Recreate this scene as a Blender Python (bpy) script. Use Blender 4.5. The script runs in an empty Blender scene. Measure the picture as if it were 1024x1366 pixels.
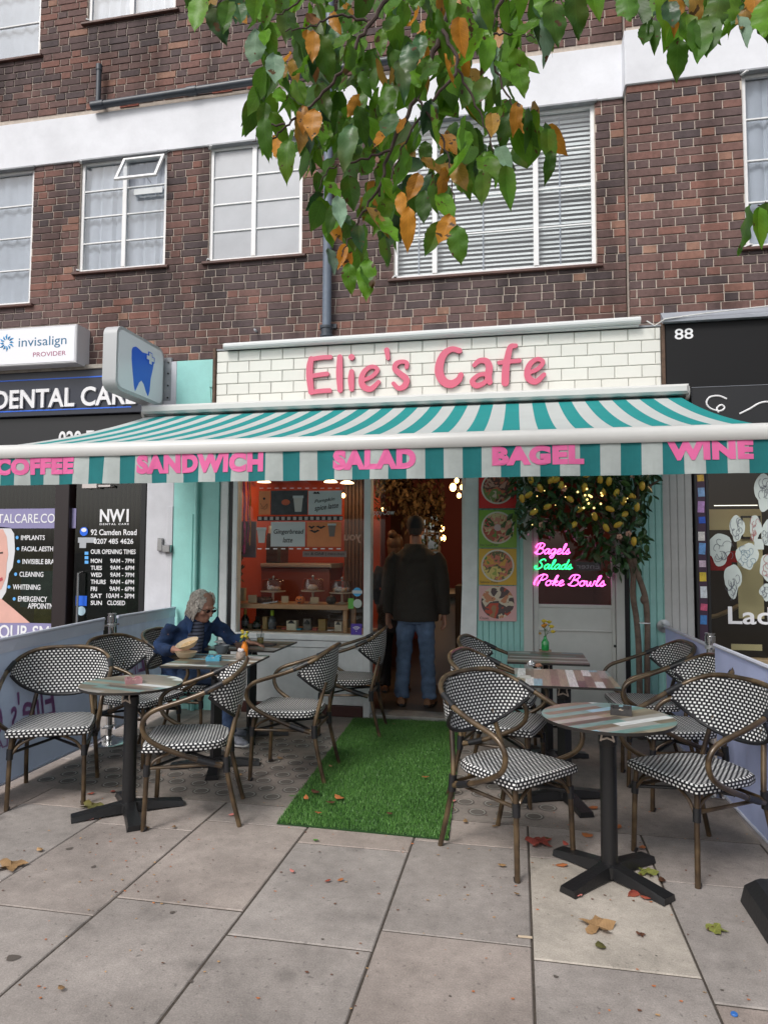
import bpy, bmesh, math, random
import numpy as np
from mathutils import Vector, Matrix, Euler
R = math.radians
rng = random.Random(7)
S = bpy.context.scene
COL = S.collection

# ---------------------------------------------------------------- camera
def rot_cam(y, p, r):
    cy, sy, cp, sp, cr, sr = math.cos(y), math.sin(y), math.cos(p), math.sin(p), math.cos(r), math.sin(r)
    B = np.array([[1, 0, 0], [0, 0, -1], [0, 1, 0.]])
    Yw = np.array([[cy, sy, 0], [-sy, cy, 0], [0, 0, 1]])
    Px = np.array([[1, 0, 0], [0, cp, sp], [0, -sp, cp]])
    Rz = np.array([[cr, -sr, 0], [sr, cr, 0], [0, 0, 1]])
    return Rz @ Px @ B @ Yw
RM = rot_cam(R(11.05), R(3.4), R(.25))
CP = np.array([0, -6.15, 1.49])
FOC = 914.
cam = bpy.data.cameras.new('camera'); camo = bpy.data.objects.new('camera', cam); COL.objects.link(camo)
cam.sensor_fit = 'HORIZONTAL'; cam.sensor_width = 36; cam.lens = FOC / 1024 * 36
cam.clip_start = .05; cam.clip_end = 3000
mw = Matrix.Identity(4)
for i in range(3):
    mw[i][0] = RM[0][i]; mw[i][1] = -RM[1][i]; mw[i][2] = -RM[2][i]; mw[i][3] = CP[i]
camo.matrix_world = mw
S.camera = camo

# ---------------------------------------------------------------- light
w = bpy.data.worlds.new('World'); S.world = w; w.use_nodes = True
nt = w.node_tree; nt.nodes.clear()
sky = nt.nodes.new('ShaderNodeTexSky'); sky.sky_type = 'NISHITA'; sky.sun_disc = False
SUN_EL, SUN_AZ = 48, 205
sky.sun_elevation = R(SUN_EL); sky.sun_rotation = R(SUN_AZ)
sky.air_density = 1.0; sky.dust_density = 4; sky.ozone_density = 1
hs = nt.nodes.new('ShaderNodeHueSaturation'); hs.inputs['Saturation'].default_value = .3
bg = nt.nodes.new('ShaderNodeBackground'); bg.inputs['Strength'].default_value = .138
ow = nt.nodes.new('ShaderNodeOutputWorld')
nt.links.new(sky.outputs[0], hs.inputs['Color']); nt.links.new(hs.outputs[0], bg.inputs['Color']); nt.links.new(bg.outputs[0], ow.inputs['Surface'])
sl = bpy.data.lights.new('sun', 'SUN'); sl.energy = 1.4; sl.angle = R(16); sl.color = (1, .97, .93)
slo = bpy.data.objects.new('sun', sl); COL.objects.link(slo)
az = R(SUN_AZ)   # nishita: rotation measured from +Y clockwise
sd = Vector((math.sin(az) * math.cos(R(SUN_EL)), math.cos(az) * math.cos(R(SUN_EL)), math.sin(R(SUN_EL))))
slo.rotation_euler = sd.to_track_quat('Z', 'Y').to_euler()
S.view_settings.view_transform = 'Standard'; S.view_settings.look = 'None'
S.view_settings.exposure = .27; S.view_settings.gamma = 1
S.view_settings.use_curve_mapping = False
S.render.engine = 'CYCLES'
S.cycles.max_bounces = 7; S.cycles.transparent_max_bounces = 12; S.cycles.use_denoising = True
S.cycles.diffuse_bounces = 4; S.cycles.glossy_bounces = 3; S.cycles.caustics_reflective = False

# ---------------------------------------------------------------- pixel -> place helpers
def ray(px, py):
    return RM.T @ np.array([(px - 512) / FOC, (py - 683) / FOC, 1.])
def onY(px, py, Y=0.):
    d = ray(px, py); return Vector(CP + d * (Y - CP[1]) / d[1])
def onZ(px, py, Z=0.):
    d = ray(px, py); return Vector(CP + d * (Z - CP[2]) / d[2])
def onX(px, py, X=0.):
    d = ray(px, py); return Vector(CP + d * (X - CP[0]) / d[0])
def proj(p):
    q = RM @ (np.array(p, float) - CP)
    return (512 + FOC * q[0] / q[2], 683 + FOC * q[1] / q[2]) if q[2] > 0 else (-9999, -9999)

# ---------------------------------------------------------------- materials
MATS = {}
def mat(name, col=(.5, .5, .5), rough=.6, metal=0., spec=.5, emit=None, es=1., noise=0., nscale=8., bump=0., bscale=40., trans=0., rnd=0., coat=0.):
    if name in MATS: return MATS[name]
    m = bpy.data.materials.new(name); MATS[name] = m; m.use_nodes = True
    N = m.node_tree.nodes; L = m.node_tree.links
    b = N['Principled BSDF']; out = N['Material Output']
    b.inputs['Base Color'].default_value = (*col, 1); b.inputs['Roughness'].default_value = rough
    b.inputs['Metallic'].default_value = metal; b.inputs['Specular IOR Level'].default_value = spec
    b.inputs['Coat Weight'].default_value = coat
    if emit:
        b.inputs['Emission Color'].default_value = (*emit, 1); b.inputs['Emission Strength'].default_value = es
    tc = N.new('ShaderNodeTexCoord')
    src = None
    if noise or rnd:
        mul = N.new('ShaderNodeHueSaturation'); mul.inputs['Color'].default_value = (*col, 1)
        val = None
        if noise:
            nz = N.new('ShaderNodeTexNoise'); nz.inputs['Scale'].default_value = nscale; nz.inputs['Detail'].default_value = 7; nz.inputs['Roughness'].default_value = .65
            L.new(tc.outputs['Object'], nz.inputs['Vector'])
            mr = N.new('ShaderNodeMapRange'); mr.inputs['From Min'].default_value = .3; mr.inputs['From Max'].default_value = .7
            mr.inputs['To Min'].default_value = 1 - noise; mr.inputs['To Max'].default_value = 1 + noise
            L.new(nz.outputs['Fac'], mr.inputs['Value']); val = mr.outputs[0]
        if rnd:
            oi = N.new('ShaderNodeObjectInfo'); mr2 = N.new('ShaderNodeMapRange')
            mr2.inputs['To Min'].default_value = 1 - rnd; mr2.inputs['To Max'].default_value = 1 + rnd
            L.new(oi.outputs['Random'], mr2.inputs['Value'])
            if val is None: val = mr2.outputs[0]
            else:
                mm = N.new('ShaderNodeMath'); mm.operation = 'MULTIPLY'; L.new(val, mm.inputs[0]); L.new(mr2.outputs[0], mm.inputs[1]); val = mm.outputs[0]
        L.new(val, mul.inputs['Value']); L.new(mul.outputs[0], b.inputs['Base Color'])
    if bump:
        nb = N.new('ShaderNodeTexNoise'); nb.inputs['Scale'].default_value = bscale; nb.inputs['Detail'].default_value = 6
        L.new(tc.outputs['Object'], nb.inputs['Vector'])
        bp = N.new('ShaderNodeBump'); bp.inputs['Strength'].default_value = bump; bp.inputs['Distance'].default_value = .004
        L.new(nb.outputs['Fac'], bp.inputs['Height']); L.new(bp.outputs[0], b.inputs['Normal'])
    if trans:
        t = N.new('ShaderNodeBsdfTranslucent'); t.inputs['Color'].default_value = (*col, 1)
        mx = N.new('ShaderNodeMixShader'); mx.inputs[0].default_value = trans
        L.new(b.outputs[0], mx.inputs[1]); L.new(t.outputs[0], mx.inputs[2]); L.new(mx.outputs[0], out.inputs['Surface'])
    return m

def glass(name, tint=(.95, .97, .96), refl=1., rough=0.02, ior=1.5):
    if name in MATS: return MATS[name]
    m = bpy.data.materials.new(name); MATS[name] = m; m.use_nodes = True
    N = m.node_tree.nodes; L = m.node_tree.links; N.clear()
    out = N.new('ShaderNodeOutputMaterial'); tr = N.new('ShaderNodeBsdfTransparent'); tr.inputs[0].default_value = (*tint, 1)
    gl = N.new('ShaderNodeBsdfGlossy'); gl.inputs['Roughness'].default_value = rough
    fr = N.new('ShaderNodeFresnel'); fr.inputs['IOR'].default_value = ior
    mm = N.new('ShaderNodeMath'); mm.operation = 'MULTIPLY'; mm.inputs[1].default_value = refl; mm.use_clamp = True
    mx = N.new('ShaderNodeMixShader')
    ge = N.new('ShaderNodeNewGeometry'); ib = N.new('ShaderNodeMath'); ib.operation = 'SUBTRACT'; ib.inputs[0].default_value = 1; L.new(ge.outputs['Backfacing'], ib.inputs[1]); m3 = N.new('ShaderNodeMath'); m3.operation = 'MULTIPLY'; L.new(fr.outputs[0], mm.inputs[0]); L.new(mm.outputs[0], m3.inputs[0]); L.new(ib.outputs[0], m3.inputs[1]); L.new(m3.outputs[0], mx.inputs[0]); L.new(tr.outputs[0], mx.inputs[1]); L.new(gl.outputs[0], mx.inputs[2]); L.new(mx.outputs[0], out.inputs[0])
    return m

def ramp_node(N, stops, interp='LINEAR'):
    r = N.new('ShaderNodeValToRGB'); r.color_ramp.interpolation = interp
    e = r.color_ramp.elements
    while len(e) < len(stops): e.new(.5)
    for i, (p, c) in enumerate(stops): e[i].position = p; e[i].color = (*c, 1)
    return r

def brick_mat(name, single):
    m = bpy.data.materials.new(name); m.use_nodes = True
    N = m.node_tree.nodes; L = m.node_tree.links; b = N['Principled BSDF']
    if single: src = N.new('ShaderNodeObjectInfo').outputs['Random']
    else:
        a = N.new('ShaderNodeAttribute'); a.attribute_name = 'tone'; src = a.outputs['Fac']
    rp = ramp_node(N, [(0, (.078, .060, .062)), (.2, (.098, .068, .067)), (.45, (.124, .077, .071)), (.68, (.146, .085, .075)), (.86, (.168, .090, .076)), (.96, (.20, .098, .078)), (1, (.26, .15, .11))])
    L.new(src, rp.inputs[0])
    g = N.new('ShaderNodeNewGeometry'); nz = N.new('ShaderNodeTexNoise'); nz.inputs['Scale'].default_value = 26; nz.inputs['Detail'].default_value = 8; nz.inputs['Roughness'].default_value = .7
    L.new(g.outputs['Position'], nz.inputs['Vector'])
    mr = N.new('ShaderNodeMapRange'); mr.inputs['From Min'].default_value = .3; mr.inputs['From Max'].default_value = .7; mr.inputs['To Min'].default_value = .78; mr.inputs['To Max'].default_value = 1.24
    L.new(nz.outputs['Fac'], mr.inputs['Value'])
    nz2 = N.new('ShaderNodeTexNoise'); nz2.inputs['Scale'].default_value = 1.3; nz2.inputs['Detail'].default_value = 3; L.new(g.outputs['Position'], nz2.inputs['Vector'])
    mr2 = N.new('ShaderNodeMapRange'); mr2.inputs['From Min'].default_value = .35; mr2.inputs['From Max'].default_value = .65; mr2.inputs['To Min'].default_value = .85; mr2.inputs['To Max'].default_value = 1.2
    L.new(nz2.outputs['Fac'], mr2.inputs['Value'])
    mp = N.new('ShaderNodeMapping'); mp.inputs['Scale'].default_value = (3.2, 1, .35); L.new(g.outputs['Position'], mp.inputs['Vector']); n3 = N.new('ShaderNodeTexNoise'); n3.inputs['Scale'].default_value = 1; n3.inputs['Detail'].default_value = 5; L.new(mp.outputs[0], n3.inputs['Vector'])
    mr3 = N.new('ShaderNodeMapRange'); mr3.inputs['From Min'].default_value = .36; mr3.inputs['From Max'].default_value = .5; mr3.inputs['To Min'].default_value = .68; mr3.inputs['To Max'].default_value = 1.04; L.new(n3.outputs['Fac'], mr3.inputs['Value'])
    m0 = N.new('ShaderNodeMath'); m0.operation = 'MULTIPLY'; L.new(mr.outputs[0], m0.inputs[0]); L.new(mr3.outputs[0], m0.inputs[1])
    mm = N.new('ShaderNodeMath'); mm.operation = 'MULTIPLY'; L.new(m0.outputs[0], mm.inputs[0]); L.new(mr2.outputs[0], mm.inputs[1])
    hv = N.new('ShaderNodeHueSaturation'); L.new(rp.outputs[0], hv.inputs['Color']); L.new(mm.outputs[0], hv.inputs['Value']); L.new(hv.outputs[0], b.inputs['Base Color'])
    b.inputs['Roughness'].default_value = .85; b.inputs['Specular IOR Level'].default_value = .25
    nb = N.new('ShaderNodeTexNoise'); nb.inputs['Scale'].default_value = 90; nb.inputs['Detail'].default_value = 5; L.new(g.outputs['Position'], nb.inputs['Vector'])
    bp = N.new('ShaderNodeBump'); bp.inputs['Strength'].default_value = .5; bp.inputs['Distance'].default_value = .004; L.new(nb.outputs['Fac'], bp.inputs['Height']); L.new(bp.outputs[0], b.inputs['Normal'])
    return m

def weave_mat():
    m = bpy.data.materials.new('checked_weave'); m.use_nodes = True
    N = m.node_tree.nodes; L = m.node_tree.links; b = N['Principled BSDF']
    uv = N.new('ShaderNodeUVMap'); uv.uv_map = 'UVMap'
    bt = N.new('ShaderNodeTexBrick'); bt.offset = .5; bt.offset_frequency = 2
    bt.inputs['Scale'].default_value = 1; bt.inputs['Brick Width'].default_value = .0235; bt.inputs['Row Height'].default_value = .0125
    bt.inputs['Mortar Size'].default_value = .0031; bt.inputs['Mortar Smooth'].default_value = .25
    bt.inputs['Color1'].default_value = (.86, .86, .86, 1); bt.inputs['Color2'].default_value = (.66, .66, .67, 1); bt.inputs['Mortar'].default_value = (.012, .012, .015, 1)
    # widen the black gap sideways: squeeze x a little through a second mask
    L.new(uv.outputs[0], bt.inputs['Vector'])
    sx = N.new('ShaderNodeSeparateXYZ'); L.new(uv.outputs[0], sx.inputs[0])
    dv = N.new('ShaderNodeMath'); dv.operation = 'DIVIDE'; dv.inputs[1].default_value = .0172; L.new(sx.outputs[1], dv.inputs[0])
    fl = N.new('ShaderNodeMath'); fl.operation = 'FLOOR'; L.new(dv.outputs[0], fl.inputs[0])
    md = N.new('ShaderNodeMath'); md.operation = 'PINGPONG'; md.inputs[1].default_value = 1; L.new(fl.outputs[0], md.inputs[0])
    hf = N.new('ShaderNodeMath'); hf.operation = 'MULTIPLY'; hf.inputs[1].default_value = .5; L.new(md.outputs[0], hf.inputs[0])
    dx = N.new('ShaderNodeMath'); dx.operation = 'DIVIDE'; dx.inputs[1].default_value = .0255; L.new(sx.outputs[0], dx.inputs[0])
    ad = N.new('ShaderNodeMath'); ad.operation = 'ADD'; L.new(dx.outputs[0], ad.inputs[0]); L.new(hf.outputs[0], ad.inputs[1])
    frn = N.new('ShaderNodeMath'); frn.operation = 'FRACT'; L.new(ad.outputs[0], frn.inputs[0])
    sb = N.new('ShaderNodeMath'); sb.operation = 'SUBTRACT'; sb.inputs[1].default_value = .5; L.new(frn.outputs[0], sb.inputs[0])
    ab = N.new('ShaderNodeMath'); ab.operation = 'ABSOLUTE'; L.new(sb.outputs[0], ab.inputs[0])
    fy = N.new('ShaderNodeMath'); fy.operation = 'FRACT'; L.new(dv.outputs[0], fy.inputs[0])
    sy = N.new('ShaderNodeMath'); sy.operation = 'SUBTRACT'; sy.inputs[1].default_value = .5; L.new(fy.outputs[0], sy.inputs[0])
    ay = N.new('ShaderNodeMath'); ay.operation = 'ABSOLUTE'; L.new(sy.outputs[0], ay.inputs[0])
    m1 = N.new('ShaderNodeMapRange'); m1.inputs['From Min'].default_value = .31; m1.inputs['From Max'].default_value = .22; L.new(ab.outputs[0], m1.inputs['Value'])
    m2 = N.new('ShaderNodeMapRange'); m2.inputs['From Min'].default_value = .33; m2.inputs['From Max'].default_value = .22; L.new(ay.outputs[0], m2.inputs['Value'])
    mm = N.new('ShaderNodeMath'); mm.operation = 'MULTIPLY'; L.new(m1.outputs[0], mm.inputs[0]); L.new(m2.outputs[0], mm.inputs[1])
    N.remove(bt)
    mx = N.new('ShaderNodeMix'); mx.data_type = 'RGBA'; L.new(mm.outputs[0], mx.inputs['Factor'])
    mx.inputs[6].default_value = (.006, .006, .009, 1); mx.inputs[7].default_value = (.86, .86, .85, 1)
    L.new(mx.outputs[2], b.inputs['Base Color']); b.inputs['Roughness'].default_value = .45
    bp = N.new('ShaderNodeBump'); bp.inputs['Strength'].default_value = .6; bp.inputs['Distance'].default_value = .003; L.new(mm.outputs[0], bp.inputs['Height']); L.new(bp.outputs[0], b.inputs['Normal'])
    return m

def plank_mat(name, seed, rotz, dark=1.):
    m = bpy.data.materials.new(name); m.use_nodes = True
    N = m.node_tree.nodes; L = m.node_tree.links; b = N['Principled BSDF']
    tc = N.new('ShaderNodeTexCoord'); mp = N.new('ShaderNodeMapping'); mp.inputs['Rotation'].default_value = (0, 0, rotz); mp.inputs['Location'].default_value = (seed * .37, seed * .21, 0)
    L.new(tc.outputs['Object'], mp.inputs['Vector'])
    sx = N.new('ShaderNodeSeparateXYZ'); L.new(mp.outputs[0], sx.inputs[0])
    def M(op, a, c=None, v=None):
        n = N.new('ShaderNodeMath'); n.operation = op; L.new(a, n.inputs[0])
        if c is not None: L.new(c, n.inputs[1])
        if v is not None: n.inputs[1].default_value = v
        return n.outputs[0]
    row = M('FLOOR', M('DIVIDE', sx.outputs[1], v=.050))
    wn = N.new('ShaderNodeTexWhiteNoise'); wn.noise_dimensions = '1D'; L.new(row, wn.inputs['W'])
    xs = M('ADD', M('DIVIDE', sx.outputs[0], v=.34), wn.outputs['Value'])
    cx = M('FLOOR', xs)
    w2 = N.new('ShaderNodeTexWhiteNoise'); w2.noise_dimensions = '2D'
    cb = N.new('ShaderNodeCombineXYZ'); L.new(cx, cb.inputs[0]); L.new(row, cb.inputs[1]); L.new(cb.outputs[0], w2.inputs['Vector'])
    k = dark
    rp = ramp_node(N, [(0, (.19*k, .155*k, .105*k)), (.20, (.32*k, .27*k, .19*k)), (.36, (.12*k, .10*k, .078*k)), (.44, (.17*k, .29*k, .27*k)), (.60, (.72*k, .73*k, .72*k)), (.77, (.24*k, .20*k, .145*k)), (.84, (.27*k, .47*k, .56*k)), (.91, (.36*k, .34*k, .31*k))], 'CONSTANT')
    L.new(w2.outputs['Value'], rp.inputs[0])
    nz = N.new('ShaderNodeTexNoise'); nz.inputs['Scale'].default_value = 12; nz.inputs['Detail'].default_value = 8
    m2 = N.new('ShaderNodeMapping'); m2.inputs['Scale'].default_value = (1, 12, 1); L.new(mp.outputs[0], m2.inputs['Vector']); L.new(m2.outputs[0], nz.inputs['Vector'])
    mr = N.new('ShaderNodeMapRange'); mr.inputs['From Min'].default_value = .3; mr.inputs['From Max'].default_value = .7; mr.inputs['To Min'].default_value = .7; mr.inputs['To Max'].default_value = 1.25; L.new(nz.outputs['Fac'], mr.inputs['Value'])
    hv = N.new('ShaderNodeHueSaturation'); L.new(rp.outputs[0], hv.inputs['Color']); L.new(mr.outputs[0], hv.inputs['Value']); L.new(hv.outputs[0], b.inputs['Base Color'])
    b.inputs['Roughness'].default_value = .32
    return m

# ---------------------------------------------------------------- objects
def tag(o, label=None, cat=None, group=None, kind=None):
    if label: o['label'] = label
    if cat: o['category'] = cat
    if group: o['group'] = group
    if kind: o['kind'] = kind
    return o
def empty(name, loc=(0, 0, 0), label=None, cat=None, group=None, rz=0, parent=None, kind=None):
    o = bpy.data.objects.new(name, None); COL.objects.link(o); o.location = loc; o.rotation_euler = (0, 0, rz); o.empty_display_size = .1
    if parent: o.parent = parent; 
    return tag(o, label, cat, group, kind)
def link(name, me, parent=None, loc=None, rot=None, scale=None, world=False):
    o = bpy.data.objects.new(name, me); COL.objects.link(o)
    if parent is not None:
        o.parent = parent
        if world:
            bpy_inv = root_matrix(parent).inverted(); o.matrix_parent_inverse = bpy_inv
    if loc is not None: o.location = loc
    if rot is not None: o.rotation_euler = rot
    if scale is not None: o.scale = scale
    return o
def root_matrix(o):
    m = Matrix.LocRotScale(o.location, o.rotation_euler, o.scale)
    if o.parent is not None: m = root_matrix(o.parent) @ o.matrix_parent_inverse @ m
    return m

def copy_tree(o, parent=None):
    c = o.copy(); COL.objects.link(c)
    if parent is not None: c.parent = parent; c.matrix_parent_inverse = o.matrix_parent_inverse.copy()
    for ch in KIDS.get(o.name, []):
        k = copy_tree(ch, c); KIDS.setdefault(c.name, []).append(k)
    return c
KIDS = {}

class MB:
    def __init__(s): s.v = []; s.f = []; s.m = []; s.uv = {}; s.mi = 0
    def add(s, vs, fs, uvs=None):
        n = len(s.v); s.v += [tuple(v) for v in vs]
        for i, f in enumerate(fs):
            if uvs is not None: s.uv[len(s.f)] = uvs[i]
            s.f.append(tuple(n + j for j in f)); s.m.append(s.mi)
        return s
    def box(s, a, b):
        x0, y0, z0 = a; x1, y1, z1 = b
        if x0 > x1: x0, x1 = x1, x0
        if y0 > y1: y0, y1 = y1, y0
        if z0 > z1: z0, z1 = z1, z0
        return s.add([(x0, y0, z0), (x1, y0, z0), (x1, y1, z0), (x0, y1, z0), (x0, y0, z1), (x1, y0, z1), (x1, y1, z1), (x0, y1, z1)],
                     [(0, 3, 2, 1), (4, 5, 6, 7), (0, 1, 5, 4), (1, 2, 6, 5), (2, 3, 7, 6), (3, 0, 4, 7)])
    def cbox(s, c, d, M=None):
        vs = []
        for x, y, z in ((-1, -1, -1), (1, -1, -1), (1, 1, -1), (-1, 1, -1), (-1, -1, 1), (1, -1, 1), (1, 1, 1), (-1, 1, 1)):
            p = Vector((x * d[0] / 2, y * d[1] / 2, z * d[2] / 2))
            if M is not None: p = M @ p
            vs.append(p + Vector(c))
        return s.add(vs, [(0, 3, 2, 1), (4, 5, 6, 7), (0, 1, 5, 4), (1, 2, 6, 5), (2, 3, 7, 6), (3, 0, 4, 7)])
    def bbox(s, a, b, w=.004):
        # box whose front (-Y) edges are chamfered
        x0, y0, z0 = a; x1, y1, z1 = b
        return s.add([(x0 + w, y0, z0 + w), (x1 - w, y0, z0 + w), (x1 - w, y0, z1 - w), (x0 + w, y0, z1 - w), (x0, y0 + w, z0), (x1, y0 + w, z0), (x1, y0 + w, z1), (x0, y0 + w, z1), (x0, y1, z0), (x1, y1, z0), (x1, y1, z1), (x0, y1, z1)],
                     [(0, 1, 2, 3), (0, 4, 5, 1), (1, 5, 6, 2), (2, 6, 7, 3), (3, 7, 4, 0), (4, 8, 9, 5), (5, 9, 10, 6), (6, 10, 11, 7), (7, 11, 8, 4)])
    def tube(s, pts, r, n=8, cap=True):
        pts = [Vector(p) for p in pts]
        rr = r if isinstance(r, (list, tuple)) else [r] * len(pts)
        vs = []; fs = []; up = None
        for i, p in enumerate(pts):
            t = (pts[min(i + 1, len(pts) - 1)] - pts[max(i - 1, 0)]).normalized()
            if up is None:
                up = t.orthogonal().normalized()
            else:
                up = (up - t * up.dot(t)).normalized()
            bi = t.cross(up)
            for k in range(n):
                a = 2 * math.pi * k / n
                vs.append(p + (up * math.cos(a) + bi * math.sin(a)) * rr[i])
        for i in range(len(pts) - 1):
            for k in range(n):
                k2 = (k + 1) % n
                fs.append((i * n + k, i * n + k2, (i + 1) * n + k2, (i + 1) * n + k))
        if cap:
            fs.append(tuple(range(n - 1, -1, -1))); fs.append(tuple(range((len(pts) - 1) * n, len(pts) * n)))
        return s.add(vs, fs)
    def lathe(s, prof, c=(0, 0, 0), n=20, M=None):
        vs = []; fs = []
        for r, z in prof:
            for k in range(n):
                a = 2 * math.pi * k / n; p = Vector((r * math.cos(a), r * math.sin(a), z))
                if M is not None: p = M @ p
                vs.append(p + Vector(c))
        for i in range(len(prof) - 1):
            for k in range(n):
                k2 = (k + 1) % n; fs.append((i * n + k, i * n + k2, (i + 1) * n + k2, (i + 1) * n + k))
        if prof[0][0] > 1e-5: fs.append(tuple(range(n - 1, -1, -1)))
        if prof[-1][0] > 1e-5: fs.append(tuple(range((len(prof) - 1) * n, len(prof) * n)))
        return s.add(vs, fs)
    def loft(s, rings, n=16, cap=True):
        # rings: (center, rx, ry, axis_x, axis_y) elliptical sections
        vs = []; fs = []
        for c, rx, ry, ax, ay in rings:
            c = Vector(c); ax = Vector(ax); ay = Vector(ay)
            for k in range(n):
                a = 2 * math.pi * k / n; vs.append(c + ax * (rx * math.cos(a)) + ay * (ry * math.sin(a)))
        for i in range(len(rings) - 1):
            for k in range(n):
                k2 = (k + 1) % n; fs.append((i * n + k, i * n + k2, (i + 1) * n + k2, (i + 1) * n + k))
        if cap: fs.append(tuple(range(n - 1, -1, -1))); fs.append(tuple(range((len(rings) - 1) * n, len(rings) * n)))
        return s.add(vs, fs)
    def sphere(s, c, r, n=12, m=8, sq=(1, 1, 1)):
        vs = [(c[0], c[1], c[2] - r * sq[2])]; fs = []
        for i in range(1, m):
            ph = -math.pi / 2 + math.pi * i / m
            for k in range(n):
                a = 2 * math.pi * k / n; vs.append((c[0] + r * sq[0] * math.cos(ph) * math.cos(a), c[1] + r * sq[1] * math.cos(ph) * math.sin(a), c[2] + r * sq[2] * math.sin(ph)))
        vs.append((c[0], c[1], c[2] + r * sq[2])); T = len(vs) - 1
        for k in range(n): fs.append((0, 1 + (k + 1) % n, 1 + k)); fs.append((T, T - n + k, T - n + (k + 1) % n))
        for i in range(m - 2):
            for k in range(n):
                k2 = (k + 1) % n; fs.append((1 + i * n + k, 1 + i * n + k2, 1 + (i + 1) * n + k2, 1 + (i + 1) * n + k))
        return s.add(vs, fs)
    def prism(s, poly, y0, y1):
        # poly in (x,z), extruded y0..y1
        n = len(poly); vs = [(p[0], y0, p[1]) for p in poly] + [(p[0], y1, p[1]) for p in poly]
        fs = [tuple(range(n)), tuple(range(2 * n - 1, n - 1, -1))]
        for i in range(n): j = (i + 1) % n; fs.append((i, i + n, j + n, j))
        return s.add(vs, fs)
    def mesh(s, name, mats, smooth=False):
        me = bpy.data.meshes.new(name); me.from_pydata(s.v, [], s.f)
        if not isinstance(mats, (list, tuple)): mats = [mats]
        for m in mats: me.materials.append(m)
        me.polygons.foreach_set('material_index', s.m)
        if s.uv:
            ul = me.uv_layers.new(name='UVMap')
            for p in me.polygons:
                if p.index in s.uv:
                    for li, u in zip(p.loop_indices, s.uv[p.index]): ul.data[li].uv = u
        if smooth:
            me.polygons.foreach_set('use_smooth', [True] * len(me.polygons))
            try: me.set_sharp_from_angle(angle=R(42))
            except Exception: pass
        me.update(); return me
    def build(s, name, mats, parent=None, smooth=False, world=True, **k):
        o = link(name, s.mesh(name, mats, smooth), parent, world=world and parent is not None)
        if parent is not None: KIDS.setdefault(parent.name, []).append(o)
        return tag(o, **k)

def catmull(pts, n=6, closed=False):
    P = [Vector(p) for p in pts]; out = []
    L = len(P)
    for i in range(L if closed else L - 1):
        p0 = P[(i - 1) % L] if closed or i > 0 else P[0] * 2 - P[1]
        p1 = P[i]; p2 = P[(i + 1) % L]
        p3 = P[(i + 2) % L] if closed or i + 2 < L else P[-1] * 2 - P[-2]
        for k in range(n):
            t = k / n; out.append(.5 * ((2 * p1) + (-p0 + p2) * t + (2 * p0 - 5 * p1 + 4 * p2 - p3) * t * t + (-p0 + 3 * p1 - 3 * p2 + p3) * t ** 3))
    if not closed: out.append(P[-1])
    return out

# ---------------------------------------------------------------- writing
def curve_mesh(cd, name, m):
    o = bpy.data.objects.new('tmp', cd); COL.objects.link(o)
    dg = bpy.context.evaluated_depsgraph_get(); dg.update()
    me = bpy.data.meshes.new_from_object(o.evaluated_get(dg)); me.name = name
    bpy.data.objects.remove(o); me.materials.clear(); me.materials.append(m)
    return me
def text_mesh(s, m, extrude=.05, offset=0., shear=0., spacing=1.):
    cd = bpy.data.curves.new('t', 'FONT'); cd.body = s; cd.size = 1; cd.extrude = extrude; cd.offset = offset; cd.shear = shear; cd.space_character = spacing
    cd.resolution_u = 4
    me = curve_mesh(cd, s, m); bpy.data.curves.remove(cd); return me
def remap(me, p0, p1, pup, nrm, depth, mirror=False):
    # fit mesh xy bbox: x along p0->p1, y along p0->pup, z along nrm (depth total)
    co = np.zeros(len(me.vertices) * 3); me.vertices.foreach_get('co', co); co = co.reshape(-1, 3)
    lo = co.min(0); hi = co.max(0); d = np.maximum(hi - lo, 1e-9); t = (co - lo) / d
    if mirror: t[:, 0] = 1 - t[:, 0]
    p0, p1, pup, nrm = [np.array(v, float) for v in (p0, p1, pup, nrm)]
    c = p0 + np.outer(t[:, 0], p1 - p0) + np.outer(t[:, 1], pup - p0) + np.outer(t[:, 2] * depth, nrm)
    me.vertices.foreach_set('co', c.ravel())
    me.update(); return me
def write(s, m, px0, py0, px1, py1, Y, parent, name='lettering', depth=.004, offset=.0, shear=0., mirror=False, spacing=1., py0r=None, **k):
    """words fitted on the plane Y between pixel (left,bottom) and (right,top)"""
    a = onY(px0, py0, Y); b = onY(px1, py1, Y)
    me = text_mesh(s, m, .05, offset, shear, spacing)
    remap(me, (a.x, Y, a.z), (b.x, Y, a.z), (a.x, Y, b.z), (0, -1, 0), depth, mirror)
    o = link(name, me, parent, world=parent is not None)
    if parent is not None: KIDS.setdefault(parent.name, []).append(o)
    return tag(o, **k)

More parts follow.
